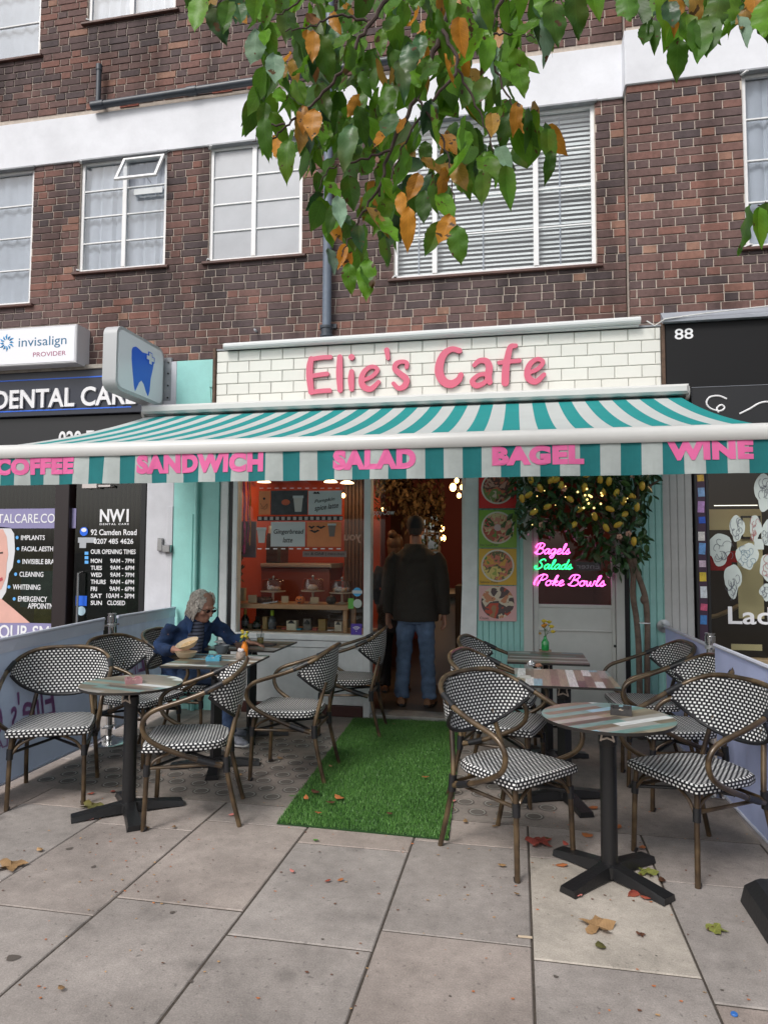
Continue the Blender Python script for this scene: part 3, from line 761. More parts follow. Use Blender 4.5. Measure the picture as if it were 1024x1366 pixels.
# letters: strokes given in a (px) crop of the sign, scale 3.0118 from (400,450)
LY = TY - .022
m_pink = mat('pink_acrylic', (.64, .125, .20), .35)
def LP(x, y):
    p = onY(400 + x / 3.0118, 450 + y / 3.0118, LY); return (p.x, p.z)
def letter(strokes):
    st = []
    for pts, rad in strokes:
        rr = rad if isinstance(rad, (list, tuple)) else [rad] * len(pts)
        cp = catmull([(p[0], p[1], r) for p, r in zip(pts, rr)], 6) if len(pts) > 2 else [Vector((p[0], p[1], r)) for p, r in zip(pts, rr)]
        st.append(([LP(p[0], p[1]) for p in cp], [p[2] / 3.0118 / 164 for p in cp]))
    me = sdf_shape(st, .004, .022, m_pink, 'letter')
    o = link('letter', me, sg, world=True); o.location = (0, LY + .01, 0)
letter([([(46, 88), (40, 120), (40, 165), (46, 220)], [13, 15, 15, 13]), ([(48, 88), (85, 82), (123, 80)], 10), ([(46, 156), (78, 151), (110, 147)], 10), ([(48, 221), (85, 216), (120, 214)], 10)])
letter([([(161, 80), (159, 145), (162, 212)], [12, 15, 12])])
letter([([(208, 138), (206, 170), (208, 208)], [11, 14, 11]), ([(208, 80)], [14])])
EE = [([(258, 172), (292, 156), (312, 130), (290, 118), (262, 134), (248, 165), (254, 196), (284, 208), (316, 180)], [8, 9, 9, 9, 11, 13, 14, 12, 9])]
letter(EE)
letter([([(349, 52), (354, 84)], [12, 9])])
letter([([(428, 120), (430, 104), (412, 98), (388, 106), (382, 128), (404, 148), (428, 170), (420, 196), (396, 205), (376, 186)], [9, 9, 9, 11, 12, 13, 14, 13, 10, 9])])
letter([([(640, 54), (610, 48), (580, 66), (562, 105), (560, 145), (578, 178), (608, 188), (636, 172), (646, 152)], [12, 12, 15, 18, 19, 18, 17, 14, 12])])
letter([([(700, 112), (720, 95), (748, 96), (760, 120), (756, 155), (762, 180)], [9, 11, 13, 15, 15, 12]), ([(752, 148), (718, 152), (692, 176), (706, 194), (732, 188), (752, 172)], [9, 9, 11, 12, 10, 9])])
letter([([(866, 34), (845, 40), (834, 80), (826, 130), (824, 182)], [9, 12, 14, 16, 16]), ([(800, 102), (840, 98), (881, 94)], [9, 9, 9])])
letter([([(x + 668 if False else 915 + (x - 250) * .98, y - 30 + (0)) for x, y in EE[0][0]], EE[0][1])])

# ================================================================ AWNING
aw = empty('striped_awning', (-1, -.3, 2.8), 'teal and white striped retractable awning over the cafe front', 'awning')
AX0, AX1 = -3.405, 1.30; AY = -2.25; FZ = 2.135; CZ = 2.765
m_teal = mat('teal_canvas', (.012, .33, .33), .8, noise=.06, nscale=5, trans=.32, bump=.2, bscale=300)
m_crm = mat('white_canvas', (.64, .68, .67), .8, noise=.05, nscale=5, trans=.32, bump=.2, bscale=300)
m_teal_shaded = mat('teal_canvas_shaded', (.006, .145, .155), .85, noise=.10, nscale=9, bump=.2, bscale=300)  # valance canvases are darker copies, the shade of the upright face in their colour
m_crm_shaded = mat('white_canvas_shaded', (.39, .43, .42), .85, noise=.10, nscale=9, bump=.2, bscale=300)
m_alu = mat('white_aluminium', (.60, .60, .585), .3, noise=.03, nscale=5)
per = .1080
fab = MB(); nseg = 14
ns = int(round((AX1 - AX0) / per)); per = (AX1 - AX0) / ns
def fz(t): return CZ + (FZ + .04 - CZ) * t - .035 * 4 * t * (1 - t)
for i in range(ns):
    fab.mi = i % 2
    x0 = AX0 + i * per; x1 = x0 + per
    for k in range(nseg):
        t0, t1 = k / nseg, (k + 1) / nseg
        y0 = -.30 + (AY + .03 + .30) * t0; y1 = -.30 + (AY + .03 + .30) * t1
        fab.add([(x0, y0, fz(t0)), (x1, y0, fz(t0)), (x1, y1, fz(t1)), (x0, y1, fz(t1))], [(0, 1, 2, 3)])
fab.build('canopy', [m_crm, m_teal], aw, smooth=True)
q = MB(); q.bbox((AX0 - .03, -.40, CZ + .005), (AX1 + .05, -.19, CZ + .085), .02); q.build('cassette', m_alu, aw)
q = MB(); q.box((AX0, -.36, CZ - .06), (AX1, -.20, CZ - .02)); q.build('roller', mat('black_metal', (.015, .015, .016), .45), aw)
q = MB(); q.tube([(AX0 - .02, -.30, CZ + .03), (AX0 - .045, -.30, CZ + .03)], .06, 14); q.tube([(AX1 + .035, -.30, CZ + .03), (AX1 + .062, -.30, CZ + .03)], .06, 14); q.build('end_cap', m_alu, aw, smooth=True)
# front bar: rounded profile
prof = [(-.040, -.045), (-.050, -.03), (-.053, .005), (-.042, .032), (-.02, .045), (.03, .045), (.042, .03), (.042, -.045)]
q = MB(); n = len(prof); vs = []
for xx in (AX0 - .03, AX1 + .02): vs += [(xx, AY + p[0], FZ + p[1]) for p in prof]
q.add(vs, [(k, k + n, (k + 1) % n + n, (k + 1) % n) for k in range(n)] + [tuple(range(n - 1, -1, -1)), tuple(range(n, 2 * n))]); q.build('front_bar', m_alu, aw, smooth=True)
VT = FZ - .045; VB = 1.915
val = MB()
def vy(x, t): return AY - .03 - .006 * math.sin(x * 29) * (.25 + t) - .010 * math.sin(x * 7 + 1) * t
sub = 4
for i in range(ns):
    val.mi = i % 2
    for s_ in range(sub):
        x0 = AX0 + (i + s_ / sub) * per; x1 = x0 + per / sub
        for k in range(4):
            t0, t1 = k / 4, (k + 1) / 4; z0 = VT + (VB - VT) * t0; z1 = VT + (VB - VT) * t1
            val.add([(x0, vy(x0, t0), z0), (x1, vy(x1, t0), z0), (x1, vy(x1, t1), z1), (x0, vy(x0, t1), z1)], [(0, 3, 2, 1)])
val.build('valance', [m_crm_shaded, m_teal_shaded], aw, smooth=True)
hem = MB(); hem.box((AX0, AY - .052, VB + .026), (AX1, AY - .0515, VB + .0275)); 
m_pinkp = mat('pink_print', (.70, .13, .33), .8)
def vword(s, px0, py0, px1, py1):
    Yv = AY - .049
    a = onY(px0, py0, Yv); c = onY(px1, py1, Yv)
    me = text_mesh(s, m_pinkp, .05, .068, 0, 1.10)
    remap(me, (a.x, Yv, a.z), (c.x, Yv, a.z), (a.x, Yv, c.z), (0, -1, 0), .003)
    for v_ in me.vertices: v_.co.y = vy(v_.co.x, (VT - v_.co.z) / (VT - VB)) - .0015 - (.0015 if v_.co.y < Yv - .0015 else 0)
    o = link('lettering', me, aw, world=True)
vword('COFFEE', -9, 634, 97, 609); vword('SANDWICH', 180, 632, 350, 602); vword('SALAD', 443, 627, 554, 597); vword('BAGEL', 656, 621, 779, 592); vword('WINE', 891, 614, 1006, 586)
# folding arms under the canopy
m_blk = MATS['black_metal']
for x_, sgn in ((-2.9, 1), (.75, -1)):
    q = MB(); q.tube([(x_, -.36, 2.56), (x_ + sgn * .75, -1.30, 2.24)], .022, 8); q.tube([(x_ + sgn * .75, -1.30, 2.22), (x_ + sgn * .1, AY + .06, 2.10)], .02, 8); q.build('folding_arm', m_alu, aw, smooth=True)
# ================================================================ LEFT SHOP (dentist)
m_navy = mat('dark_navy_sign', (.022, .026, .042), .35)
m_blk2 = mat('satin_black', (.012, .012, .014), .35)
m_wht = mat('white_print', (.80, .80, .82), .45)
m_blue = mat('blue_print', (.02, .14, .75), .4)
m_mint = mat('mint_paint', (.30, .62, .58), .55, noise=.10, nscale=4, bump=.3, bscale=60)
m_mintd = mat('mint_board_paint', (.30, .57, .53), .55, noise=.12, nscale=6)
m_offw = mat('chalky_white_render', (.58, .58, .62), .8, noise=.10, nscale=3, bump=.4, bscale=50)
m_lil = mat('lilac_print', (.26, .24, .42), .5)
m_skin = mat('skin_print', (.70, .40, .34), .5, noise=.1, nscale=3)
SX = -.05
ds = empty('dental_sign', (-5.5, SX, 2.86), 'dark navy fascia board reading DENTAL CARE between blue pinstripes', 'shop sign')
q = MB(); q.bbox((-8, SX - .0, 2.865), (-3.585, .1, 3.32), .005); q.build('sign_board', m_navy, ds)
for (y0, y1) in ((505, 508.5), (558, 561.5)):
    a = onY(0, 512 if y0 < 520 else y0, SX)
q = MB(); q.box((-8, SX - .004, 3.235), (-3.95, SX + .001, 3.247)); q.build('pinstripe', m_blue, ds)
q = MB(); q.box((-8, SX - .004, 2.915), (-3.74, SX + .001, 2.927)); q.build('pinstripe', m_blue, ds)
write('DENTAL CARE', m_wht, -7, 547, 183, 513, SX - .001, ds, depth=.02, offset=.02)
q = MB(); q.bbox((-8, SX - .02, 3.32), (-3.56, .06, 3.365), .006); q.build('sign_capping', mat('weathered_stone', (.36, .33, .29), .9, noise=.3, nscale=10), ds)
ds2 = empty('phone_number_board', (-5.5, -.02, 2.5), 'black board under the dental sign with a white phone number mostly behind the awning', 'shop sign')
q = MB(); q.bbox((-8, .0, 2.52), (-3.585, .1, 2.86), .005); q.build('sign_board', m_blk2, ds2)
write('020 7485 4626', m_wht, 78, 596, 205, 571, -.001, ds2, depth=.004, offset=.02)

inv = empty('aligner_lightbox', (-4.9, -.2, 3.35), 'white rectangular lightbox reading invisalign PROVIDER above the dental fascia', 'lightbox sign')
a = onY(0, 487, -.21); c = onY(103, 430, -.21)
m_box = mat('lightbox_white', (.72, .72, .75), .3, emit=(.9, .92, 1), es=.12)
q = MB(); q.bbox((-6.4, -.21, 3.345), (c.x, .0, 3.735), .008); q.build('box', mat('lightbox_case', (.62, .62, .64), .35), inv)
q = MB(); q.box((-6.38, -.214, 3.365), (c.x - .02, -.211, 3.715)); q.build('face_panel', m_box, inv)
m_teal_t = mat('slate_blue_print', (.03, .15, .28), .5); m_purp = mat('magenta_print', (.35, .06, .16), .5)
write('invisalign', m_teal_t, 24.5, 466.5, 89, 446.5, -.2145, inv, depth=.001)
write('PROVIDER', m_purp, 44, 476, 88, 467.5, -.2145, inv, depth=.001)
c0 = onY(9, 457, -.216)
for k in range(12):
    an_ = k * math.pi / 6; q = MB(); r0, r1 = .035, .075 + .012 * (k % 2)
    q.tube([(c0.x + r0 * math.cos(an_), -.2155, c0.z + r0 * math.sin(an_)), (c0.x + (r0 + r1) / 2 * math.cos(an_ + .12), -.2155, c0.z + (r0 + r1) / 2 * math.sin(an_ + .12)), (c0.x + r1 * math.cos(an_), -.2155, c0.z + r1 * math.sin(an_))], [.004, .009, .003], 6); q.build('logo_petal', mat('logo_blue', (.03, .30, .60), .5), inv)

# projecting tooth sign (face looks towards +x)
ts = empty('tooth_sign', (-3.45, -.5, 2.9), 'white rounded projecting lightbox with a blue tooth and white cross', 'projecting sign')
TXs = -3.40
def TP(y, z): return (y, z)
y0, y1, z0, z1 = -.86, -.05, 2.895, 3.47
def rrect(y0, y1, z0, z1, r, n=6):
    out = []
    for (cy, cz, a0) in ((y1 - r, z1 - r, 0), (y0 + r, z1 - r, 90), (y0 + r, z0 + r, 180), (y1 - r, z0 + r, 270)):
        for k in range(n + 1): a = R(a0 + 90 * k / n); out.append((cy + r * math.cos(a), cz + r * math.sin(a)))
    return out
def xprism(poly, xa, xb, name, m, parent, smooth=False):
    n = len(poly); q = MB(); q.add([(xa, p[0], p[1]) for p in poly] + [(xb, p[0], p[1]) for p in poly], [tuple(range(n - 1, -1, -1)), tuple(range(n, 2 * n))] + [(i, (i + 1) % n, (i + 1) % n + n, i + n) for i in range(n)])
    return q.build(name, m, parent, smooth=smooth)
xprism(rrect(y0, y1, z0, z1, .09), TXs - .13, TXs, 'box', mat('sign_case_grey', (.45, .46, .47), .3), ts, True)
xprism(rrect(y0 + .03, y1 - .03, z0 + .03, z1 - .03, .07), TXs - .001, TXs + .006, 'face_panel', mat('tooth_face', (.60, .63, .66), .25, emit=(.9, .95, 1), es=.08), ts)
# tooth strokes in face coords (u: away from viewer = +y, v up)
def TF(x, y):  # x,y in crop px of (0,400)-(340,660) scale 3.0118
    p = onX(x / 3.0118, 400 + y / 3.0118, TXs + .01); return (p.y, p.z)
def TQ(x, y):
    p = onX(130 + x / 9.31, 430 + y / 9.31, TXs + .01); return (p.y, p.z)
tooth = [TQ(*p) for p in [(430, 340), (445, 307), (480, 298), (520, 330), (560, 370), (605, 385), (650, 402), (690, 450), (700, 510), (690, 580), (665, 690), (655, 780), (650, 850), (630, 915), (605, 860), (580, 770), (550, 720), (520, 745), (495, 800), (470, 850), (455, 780), (450, 700), (440, 600), (428, 450)]]
xprism(tooth[::-1], TXs + .0065, TXs + .009, 'tooth_emblem', m_blue, ts)
p_ = TQ(655, 450); cyy, czz = p_
for s_, ww, mm_ in (('cross_outline', .026, m_blue), ('cross', .018, m_wht)):
    e = .0 if s_ == 'cross' else .008; x_ = TXs + (.013 if s_ == 'cross' else .0125)
    poly = [(-ww, .052 + e), (ww, .052 + e), (ww, ww), (.052 + e, ww), (.052 + e, -ww), (ww, -ww), (ww, -.052 - e), (-ww, -.052 - e), (-ww, -ww), (-.052 - e, -ww), (-.052 - e, ww), (-ww, ww)]
    xprism([(cyy + a_ * 1.25, czz + b_) for a_, b_ in poly], TXs + .008, x_ + .001, s_, mm_, ts)
q = MB(); q.box((-3.50, -.05, 3.0), (-3.40, .0, 3.05)); q.box((-3.50, -.05, 3.30), (-3.40, .0, 3.35)); q.box((-3.52, -.033, 2.97), (-3.33, -.0, 3.40)); q.build('wall_bracket', m_lead, ts)
for zz in (3.0, 3.12, 3.24, 3.35):
    q = MB(); q.lathe([(.009, 0), (.009, .006), (.0001, .009)], n=8, M=Matrix.Rotation(R(90), 3, 'X')); o = q.build('bolt', m_blk2, ts); o.location = (-3.36, -.035, zz)

# shopfront of the dentist
dsf = empty('dental_shopfront', (-5, 0, 0), 'black framed glazed dental shopfront with white and lilac window lettering', 'shopfront')
q = MB(); q.bbox((-3.625, -.03, 0), (-3.565, .08, 2.52), .006); q.build('door_post', m_blk2, dsf)
a = onY(72, 700, -.04); c = onY(91, 700, -.04)
q = MB(); q.bbox((a.x, -.04, 0), (c.x, .08, 2.52), .006); q.build('mullion', mat('dark_oak_frame', (.02, .013, .014), .4), dsf)
q = MB(); q.box((-8, .02, .30), (a.x, .03, 2.52)); q.build('window_pane', glass('shop_glass', (.55, .60, .57), 1.6, .01), dsf)
q = MB(); q.box((c.x + .03, .02, .02), (-3.63, .03, 2.30)); q.build('glass_door', glass('shop_glass'), dsf)
q = MB(); q.bbox((c.x + .005, -.01, 2.30), (-3.63, .05, 2.36), .004); q.build('door_head', m_blk2, dsf)
q = MB(); q.bbox((-8, -.02, 0), (a.x, .06, .30), .006); q.build('stall_riser', m_blk2, dsf)
q = MB(); a2 = onY(104, 756, -.03); a3 = onY(114, 790, -.03)
q.tube([(a2.x + .02, -.0, a2.z - .06), (a2.x + .02, -.05, a2.z - .06), (a2.x + .02, -.05, a2.z - .88), (a2.x + .02, -.0, a2.z - .88)], .012, 8); q.build('door_handle', mat('brushed_steel', (.45, .45, .46), .25, metal=1), dsf, smooth=True)
q = MB(); p = onY(130, 647, .0)
q.box((p.x - .17, -.03, 2.19), (p.x + .14, .02, 2.225)); q.box((p.x - .14, -.045, 2.12), (p.x + .02, .02, 2.18)); q.box((p.x + .04, -.045, 2.13), (p.x + .17, .02, 2.15)); q.build('door_closer', mat('pale_plastic', (.55, .50, .48), .5), dsf)
# interior slatted wall + ceiling
m_slw = mat('olive_slat_wood', (.085, .08, .045), .6, noise=.2)
q = MB(); q.box((-8, 1.2, 0), (-3.4, 1.25, 2.6)); q.build('back_wall', mat('dark_green_wall', (.012, .025, .022), .7), dsf)
sm = MB(); sm.box((-.014, 0, 0), (.014, .03, 1.0)); sme = sm.mesh('wall_slat', m_slw)
for k in range(48):
    x = -6.3 + k * .06
    o = link('wall_slat', sme, dsf, world=True); o.location = (x, 1.165, 1.62)
q = MB(); q.box((-6.5, 1.0, 0), (-5.2, 1.15, 1.5)); q.build('reception_desk', mat('tan_wood', (.30, .20, .10), .6, noise=.2), dsf)
q = MB(); q.sphere((-4.25, .9, .8), .28, 10, 8, (.8, .8, 1.8)); q.build('house_plant', mat('indoor_leaf', (.03, .08, .03), .7, noise=.6, nscale=30), dsf)
q = MB(); q.box((-8, .1, -.02), (-3.4, 1.2, .0)); q.build('shop_floor', mat('grey_tile_floor', (.12, .12, .12), .3), dsf)
q = MB(); q.box((-8, .1, 2.55), (-3.4, 1.25, 2.60)); q.build('shop_ceiling', m_dark, dsf)
# lettering on the glass
GY = .016
q = MB(); a = onY(-20, 705, GY); c_ = onY(102, 678, GY); q.box((-8, GY - .002, a.z), (c_.x, GY, c_.z + .0)); q.build('lilac_strip', m_lil, dsf)
write('DENTALCARE.CO.UK', m_wht, -28, 698, 95, 685, GY - .004, dsf, depth=.001, offset=.005)
q = MB(); a = onY(-20, 900, GY); c_ = onY(72, 832, GY); q.box((-8, GY - .002, a.z), (c_.x, GY, c_.z)); q.build('lilac_strip', m_lil, dsf)
write('YOUR SMILE', m_wht, -14, 851, 90, 836, GY - .004, dsf, depth=.001, offset=.015)
for s_, x0_, x1_, yy in (('IMPLANTS', 28, 60, 717), ('FACIAL AESTHETICS', 29, 88, 732), ('INVISIBLE BRACES', 30, 84, 749), ('CLEANING', 26, 58, 766), ('WHITENING', 17, 54, 783), ('EMERGENCY', 24, 63, 799), ('APPOINTMENTS', 37, 88, 808.5)):
    write(s_, m_wht, x0_, yy + 3.4, x1_, yy - 3, GY - .003, dsf, depth=.001, offset=.012)
    if s_ != 'APPOINTMENTS':
        p = onY(x0_ - 5, yy, GY - .004); q = MB(); q.lathe([(.017, 0), (.017, .002)], n=14, M=Matrix.Rotation(R(90), 3, 'X')); o = q.build('bullet', mat('sky_blue_print', (.12, .42, .85), .5), dsf); o.location = p
write('NW1', m_wht, 133, 696.5, 172, 679, GY - .003, dsf, depth=.001, offset=.03)
write('DENTAL CARE', m_wht, 133, 700.5, 172, 697.8, GY - .003, dsf, depth=.001, offset=.02, spacing=1.4)
write('92 Camden Road', m_wht, 121, 714, 182.5, 706, GY - .003, dsf, depth=.001, offset=.018)
write('0207 485 4626', m_wht, 125, 725.5, 178, 718.5, GY - .003, dsf, depth=.001, offset=.015)
write('OUR OPENING TIMES', m_wht, 121, 739, 181, 733, GY - .003, dsf, depth=.001, offset=.015)
yy = 751
for d_, t_ in (('MON', '9AM - 7PM'), ('TUES', '9AM - 6PM'), ('WED', '9AM - 7PM'), ('THURS', '9AM - 6PM'), ('FRI', '9AM - 6PM'), ('SAT', '10AM - 3PM'), ('SUN', 'CLOSED')):
    write(d_, m_wht, 121, yy, 121 + (20 if d_ == 'THURS' else 15 if d_ != 'FRI' else 8.5), yy - 5.6, GY - .003, dsf, depth=.001, offset=.018)
    x_ = {'SAT': 142, 'SUN': 143}.get(d_, 147 if d_ != 'FRI' else 146); write(t_, m_wht, x_, yy, {'SUN': 167}.get(d_, 179), yy - 5.6, GY - .003, dsf, depth=.001, offset=.012)
    yy += 9.35
def disc(px, py, r, Y, m, parent, name, sx=1.):
    p = onY(px, py, Y); q = MB(); q.lathe([(r, 0), (r, .002)], n=20, M=Matrix.Rotation(R(90), 3, 'X')); o = q.build(name, m, parent); o.location = p; o.scale = (sx, 1, 1); return o
disc(112, 709, .045, GY - .004, m_blue, dsf, 'round_sticker'); disc(112, 707, .02, GY - .006, m_wht, dsf, 'sticker_mark', 1.5)
def quad(px0, py0, px1, py1, Y, m, parent, name, th=.0015, **k):
    a = onY(px0, py1, Y); c = onY(px1, py0, Y); q = MB(); q.box((a.x, Y - th, a.z), (c.x, Y, c.z)); return q.build(name, m, parent, **k)
quad(104, 717, 128, 724, GY - .002, mat('grey_print', (.4, .42, .45), .5), dsf, 'sticker'); quad(106, 724, 115, 731, GY - .002, MATS['grey_print'], dsf, 'sticker')
quad(101, 795, 116, 808, GY - .003, m_blue, dsf, 'sticker'); disc(108.5, 815, .046, GY - .005, mat('pale_blue_print', (.45, .62, .72), .5), dsf, 'round_sticker')
for yy in (736, 742, 748): quad(113, yy, 118, yy + 4, GY - .003, MATS['sky_blue_print'], dsf, 'sticker')
quad(27, 762, 95, 810, .14, mat('poster_print', (.20, .22, .20), .5, noise=.3, nscale=6), dsf, 'poster')
# lady poster: towel, face and shoulder cut out as flat print
def poly_print(pts, Y, m, parent, name, th=.0015, **k):
    q = MB(); P = [onY(x, y, Y) for x, y in pts]; q.prism([(p.x, p.z) for p in P], Y - th, Y); return q.build(name, m, parent, **k)
poly_print([(-30, 700), (14, 704), (19, 712), (20, 735), (17, 757), (12, 765), (8, 790), (2, 800), (-30, 812)], GY - .0005, mat('towel_print', (.66, .66, .68), .6), dsf, 'towel_print')
poly_print([(-30, 706), (4, 706), (9, 716), (11, 740), (9, 752), (8, 770), (2, 786), (-30, 800)], GY - .0025, m_skin, dsf, 'face_print')
poly_print([(-30, 798), (2, 799), (18, 812), (40, 831), (-30, 831)], GY - .0025, m_skin, dsf, 'shoulder_print')
poly_print([(-2, 772), (3, 770), (4, 774), (-2, 777)], GY - .0045, mat('lip_print', (.45, .06, .08), .5), dsf, 'lip_print')
poly_print([(-2, 737), (4, 736), (4, 738.5), (-2, 739)], GY - .0045, mat('eye_print', (.06, .035, .03), .5), dsf, 'eye_print')
quad(45, 797, 70, 831, .15, mat('yellow_face_print', (.42, .30, .08), .5, noise=.3, nscale=9), dsf, 'poster')

# party wall strip between dentist and cafe: white, mint, grey-green service pipe
pw = empty('party_pilaster', (-3.2, -.04, 0), 'rendered pilaster left of the cafe, half chalky white and half mint', 'pilaster')
def zbox(px0, px1, z0, z1, Y, dep, m, name, parent, zz=2.2, **k):
    a = onY(px0, 645, Y); c = onY(px1, 645, Y); q = MB(); q.bbox((a.x, Y, z0), (c.x, Y + dep, z1), .005); return q.build(name, m, parent, **k)
q = MB(); q.bbox((-3.56, -.03, 0), (-3.275, .1, 3.36), .004); q.build('white_render', m_offw, pw)
q = MB(); q.bbox((-3.272, -.034, 0), (-2.80, .1, 3.36), .004); q.build('mint_render', m_mint, pw)
q = MB(); q.bbox((-3.33, -.042, .3), (-3.275, -.03, 1.93), .003); q.build('access_cover', m_offw, pw)
q = MB(); q.tube([(-3.02, -.062, .0), (-3.02, -.062, 2.9)], .022, 10); q.tube([(-3.06, -.055, .0), (-3.06, -.055, 1.85)], .012, 8); q.build('conduit', m_mint, pw, smooth=True)
q = MB(); q.bbox((-2.90, -.09, 3.07), (-2.80, -.03, 3.14), .004); q.build('painted_tray', m_mint, pw)
for k in range(5):
    q = MB(); x_ = -2.90 + .02 * k; q.tube([(x_, -.07, 3.08), (x_ + rng.uniform(-.02, .02), -.06, 2.98), (x_ + rng.uniform(-.01, .02), -.05, 2.86)], .005, 5); q.build('cable', m_mintd, pw, smooth=True)
ip = empty('door_intercom', (-3.42, -.05, 1.4), 'small steel intercom and key box on the white render beside the dental door', 'intercom')
a = onY(210, 735, -.05); c = onY(217, 718, -.05)
m_steel = MATS['brushed_steel']
q = MB(); q.bbox((a.x, -.06, a.z), (c.x, -.03, c.z), .004); q.build('speaker_panel', m_steel, ip)
a = onY(218, 737, -.05); c = onY(229, 727, -.05); q = MB(); q.bbox((a.x, -.085, a.z), (c.x, -.03, c.z), .008); q.build('key_box', m_steel, ip)

# ================================================================ RIGHT SHOP (88)
rs_ = empty('black_fascia', (2, -.22, 2.85), 'plain black fascia panel numbered 88 to the right of the cafe sign', 'shop sign')
RY = -.22
q = MB(); q.bbox((1.213, RY, 2.60), (4.4, .0, 3.395), .005); q.build('fascia_board', mat('matt_black_board', (.006, .006, .007), .6, spec=.3), rs_)
write('88', m_wht, 899.5, 453, 924, 437.5, RY - .001, rs_, depth=.004, offset=.01)
q = MB(); q.add([(1.19, RY - .05, 3.40), (4.4, RY - .05, 3.40), (4.4, RY - .05, 3.425), (1.19, RY - .05, 3.425), (1.19, PY + .01, 3.52), (4.4, PY + .01, 3.52), (1.19, PY + .01, 3.40), (4.4, PY + .01, 3.40)], [(0, 1, 2, 3), (3, 2, 5, 4), (0, 6, 7, 1), (0, 3, 4, 6)]); q.build('grey_capping', mat('grey_paint', (.30, .32, .36), .5, noise=.1), rs_)
q = MB(); q.tube([(1.06, RY - .04, 3.42), (1.12, RY - .06, 3.37), (1.20, RY - .06, 3.42), (1.5, RY - .055, 3.45), (2.6, RY - .05, 3.52)], .005, 6); q.build('loose_cable', mat('white_plastic', (.7, .7, .68), .4), rs_, smooth=True)
ss = empty('scroll_sign', (2.3, -.27, 2.6), 'small black board with a white hand drawn flourish behind the awning corner', 'shop sign')
a = onY(922, 517, -.28)
q = MB(); q.bbox((a.x, -.28, 2.4), (4.2, -.222, a.z), .004); q.build('sign_board', m_blk2, ss)
q = MB(); q.tube([(a.x, -.283, 2.4), (a.x, -.283, a.z), (4.2, -.283, a.z)], .0025, 4); q.build('edge_trim', MATS['grey_paint'], ss)
def scrib(pts, rad, Y, m, parent, name='flourish', n=8, sc=None, **k):
    P = [onY(x, y, Y) for x, y in pts]; q = MB(); q.tube(catmull([(p.x, Y, p.z) for p in P], n), rad, 6); return q.build(name, m, parent, smooth=True, **k)
scrib([(969, 532), (958, 528), (946, 530), (942, 538), (948, 545), (960, 548), (966, 544), (962, 540), (956, 544), (958, 550)], .0075, -.283, m_wht, ss)
scrib([(986, 552), (1000, 545), (1012, 538), (1024, 536), (1040, 540)], .0075, -.283, m_wht, ss)

rf = empty('tattoo_shopfront', (2.5, 0, 0), 'dark glazed shopfront on the right edge hung with pale tattoo stencils', 'shopfront')
GX0 = 1.455
q = MB(); q.bbox((GX0, -.03, .0), (1.475, .06, 2.62), .003); q.bbox((1.545, -.02, .55), (1.57, .06, 2.62), .003); q.build('door_post', m_blk2, rf)
m_stk = mat('sticker_strip', (.05, .02, .05), .4)
q = MB(); q.box((1.475, -.012, .30), (1.545, .0, 2.62)); q.build('sticker_strip', m_stk, rf)
stc = [(.75, .45, .06), (.20, .35, .60), (.5, .28, .6), (.02, .1, .55), (.75, .72, .7), (.15, .35, .7), (.65, .5, .62), (.75, .55, .05), (.7, .75, .8), (.6, .1, .2), (.05, .2, .5)]
for i, c_ in enumerate(stc):
    zz = 2.12 - i * .118 + rng.uniform(-.01, .01); q = MB(); q.cbox((1.51 + rng.uniform(-.005, .005), -.0145, zz), (.052, .002, .055 + .02 * (i % 3)), Matrix.Rotation(rng.uniform(-.1, .1), 3, 'Y')); q.build('sticker', mat('sticker_colour_%s' % 'abcdefghijkl'[i], c_, .4, noise=.3, nscale=40), rf)
q = MB(); q.box((1.57, .02, .62), (4.4, .03, 2.62)); q.build('window_pane', glass('clear_shop_glass', (.85, .86, .84), 1.3, .01), rf)
q = MB(); q.bbox((1.55, -.03, .0), (4.4, .08, .60), .005); q.build('stall_riser', m_blk2, rf)
q = MB(); q.bbox((1.55, -.06, .60), (4.4, .08, .635), .005); q.build('window_ledge', mat('tan_timber', (.32, .24, .14), .6, noise=.2), rf)
q = MB(); q.box((1.4, 2.2, 0), (4.6, 2.25, 2.62)); q.build('back_wall', mat('brown_grey_wall', (.07, .058, .05), .8), rf)
q = MB(); q.box((1.46, .09, .0), (1.48, 2.2, 2.62)); q.build('side_wall', MATS['brown_grey_wall'], rf)
q = MB(); q.box((1.4, .09, 2.62), (4.6, 2.25, 2.66)); q.box((1.4, .09, -.02), (4.6, 2.2, .0)); q.build('ceiling', m_dark, rf)
m_cream = mat('cream_paper', (.72, .62, .36), .7); m_redp = mat('red_panel', (.45, .01, .015), .5)
quad(932, 679, 1012, 707, .35, m_cream, rf, 'cream_panel'); quad(985, 679, 1015, 825, .33, m_cream, rf, 'cream_panel')
quad(946, 735, 975, 761, .40, m_redp, rf, 'red_panel'); quad(932, 710, 941, 727, .40, m_redp, rf, 'red_panel'); quad(970, 735, 990, 750, .41, m_redp, rf, 'red_panel'); quad(930, 775, 942, 794, .4, m_redp, rf, 'red_panel')
quad(952, 673.5, 1010, 675, .4, mat('striplight', (.8, .8, .7), .5, emit=(1, .95, .8), es=2), rf, 'strip_light')
quad(988, 688, 1014, 719, .31, mat('dark_frame', (.02, .015, .012), .4), rf, 'picture_frame'); quad(991, 691, 1011, 716, .305, m_cream, rf, 'framed_print')
quad(975, 860, 1016, 867, .15, m_cream, rf, 'cream_box')
q = MB(); P = [onY(x, y, .5) for x, y in ((938, 824), (955, 822), (975, 814), (985, 808))]; q.tube([tuple(p) for p in P], .02, 8); q.build('display_rail', MATS['tan_timber'], rf, smooth=True)
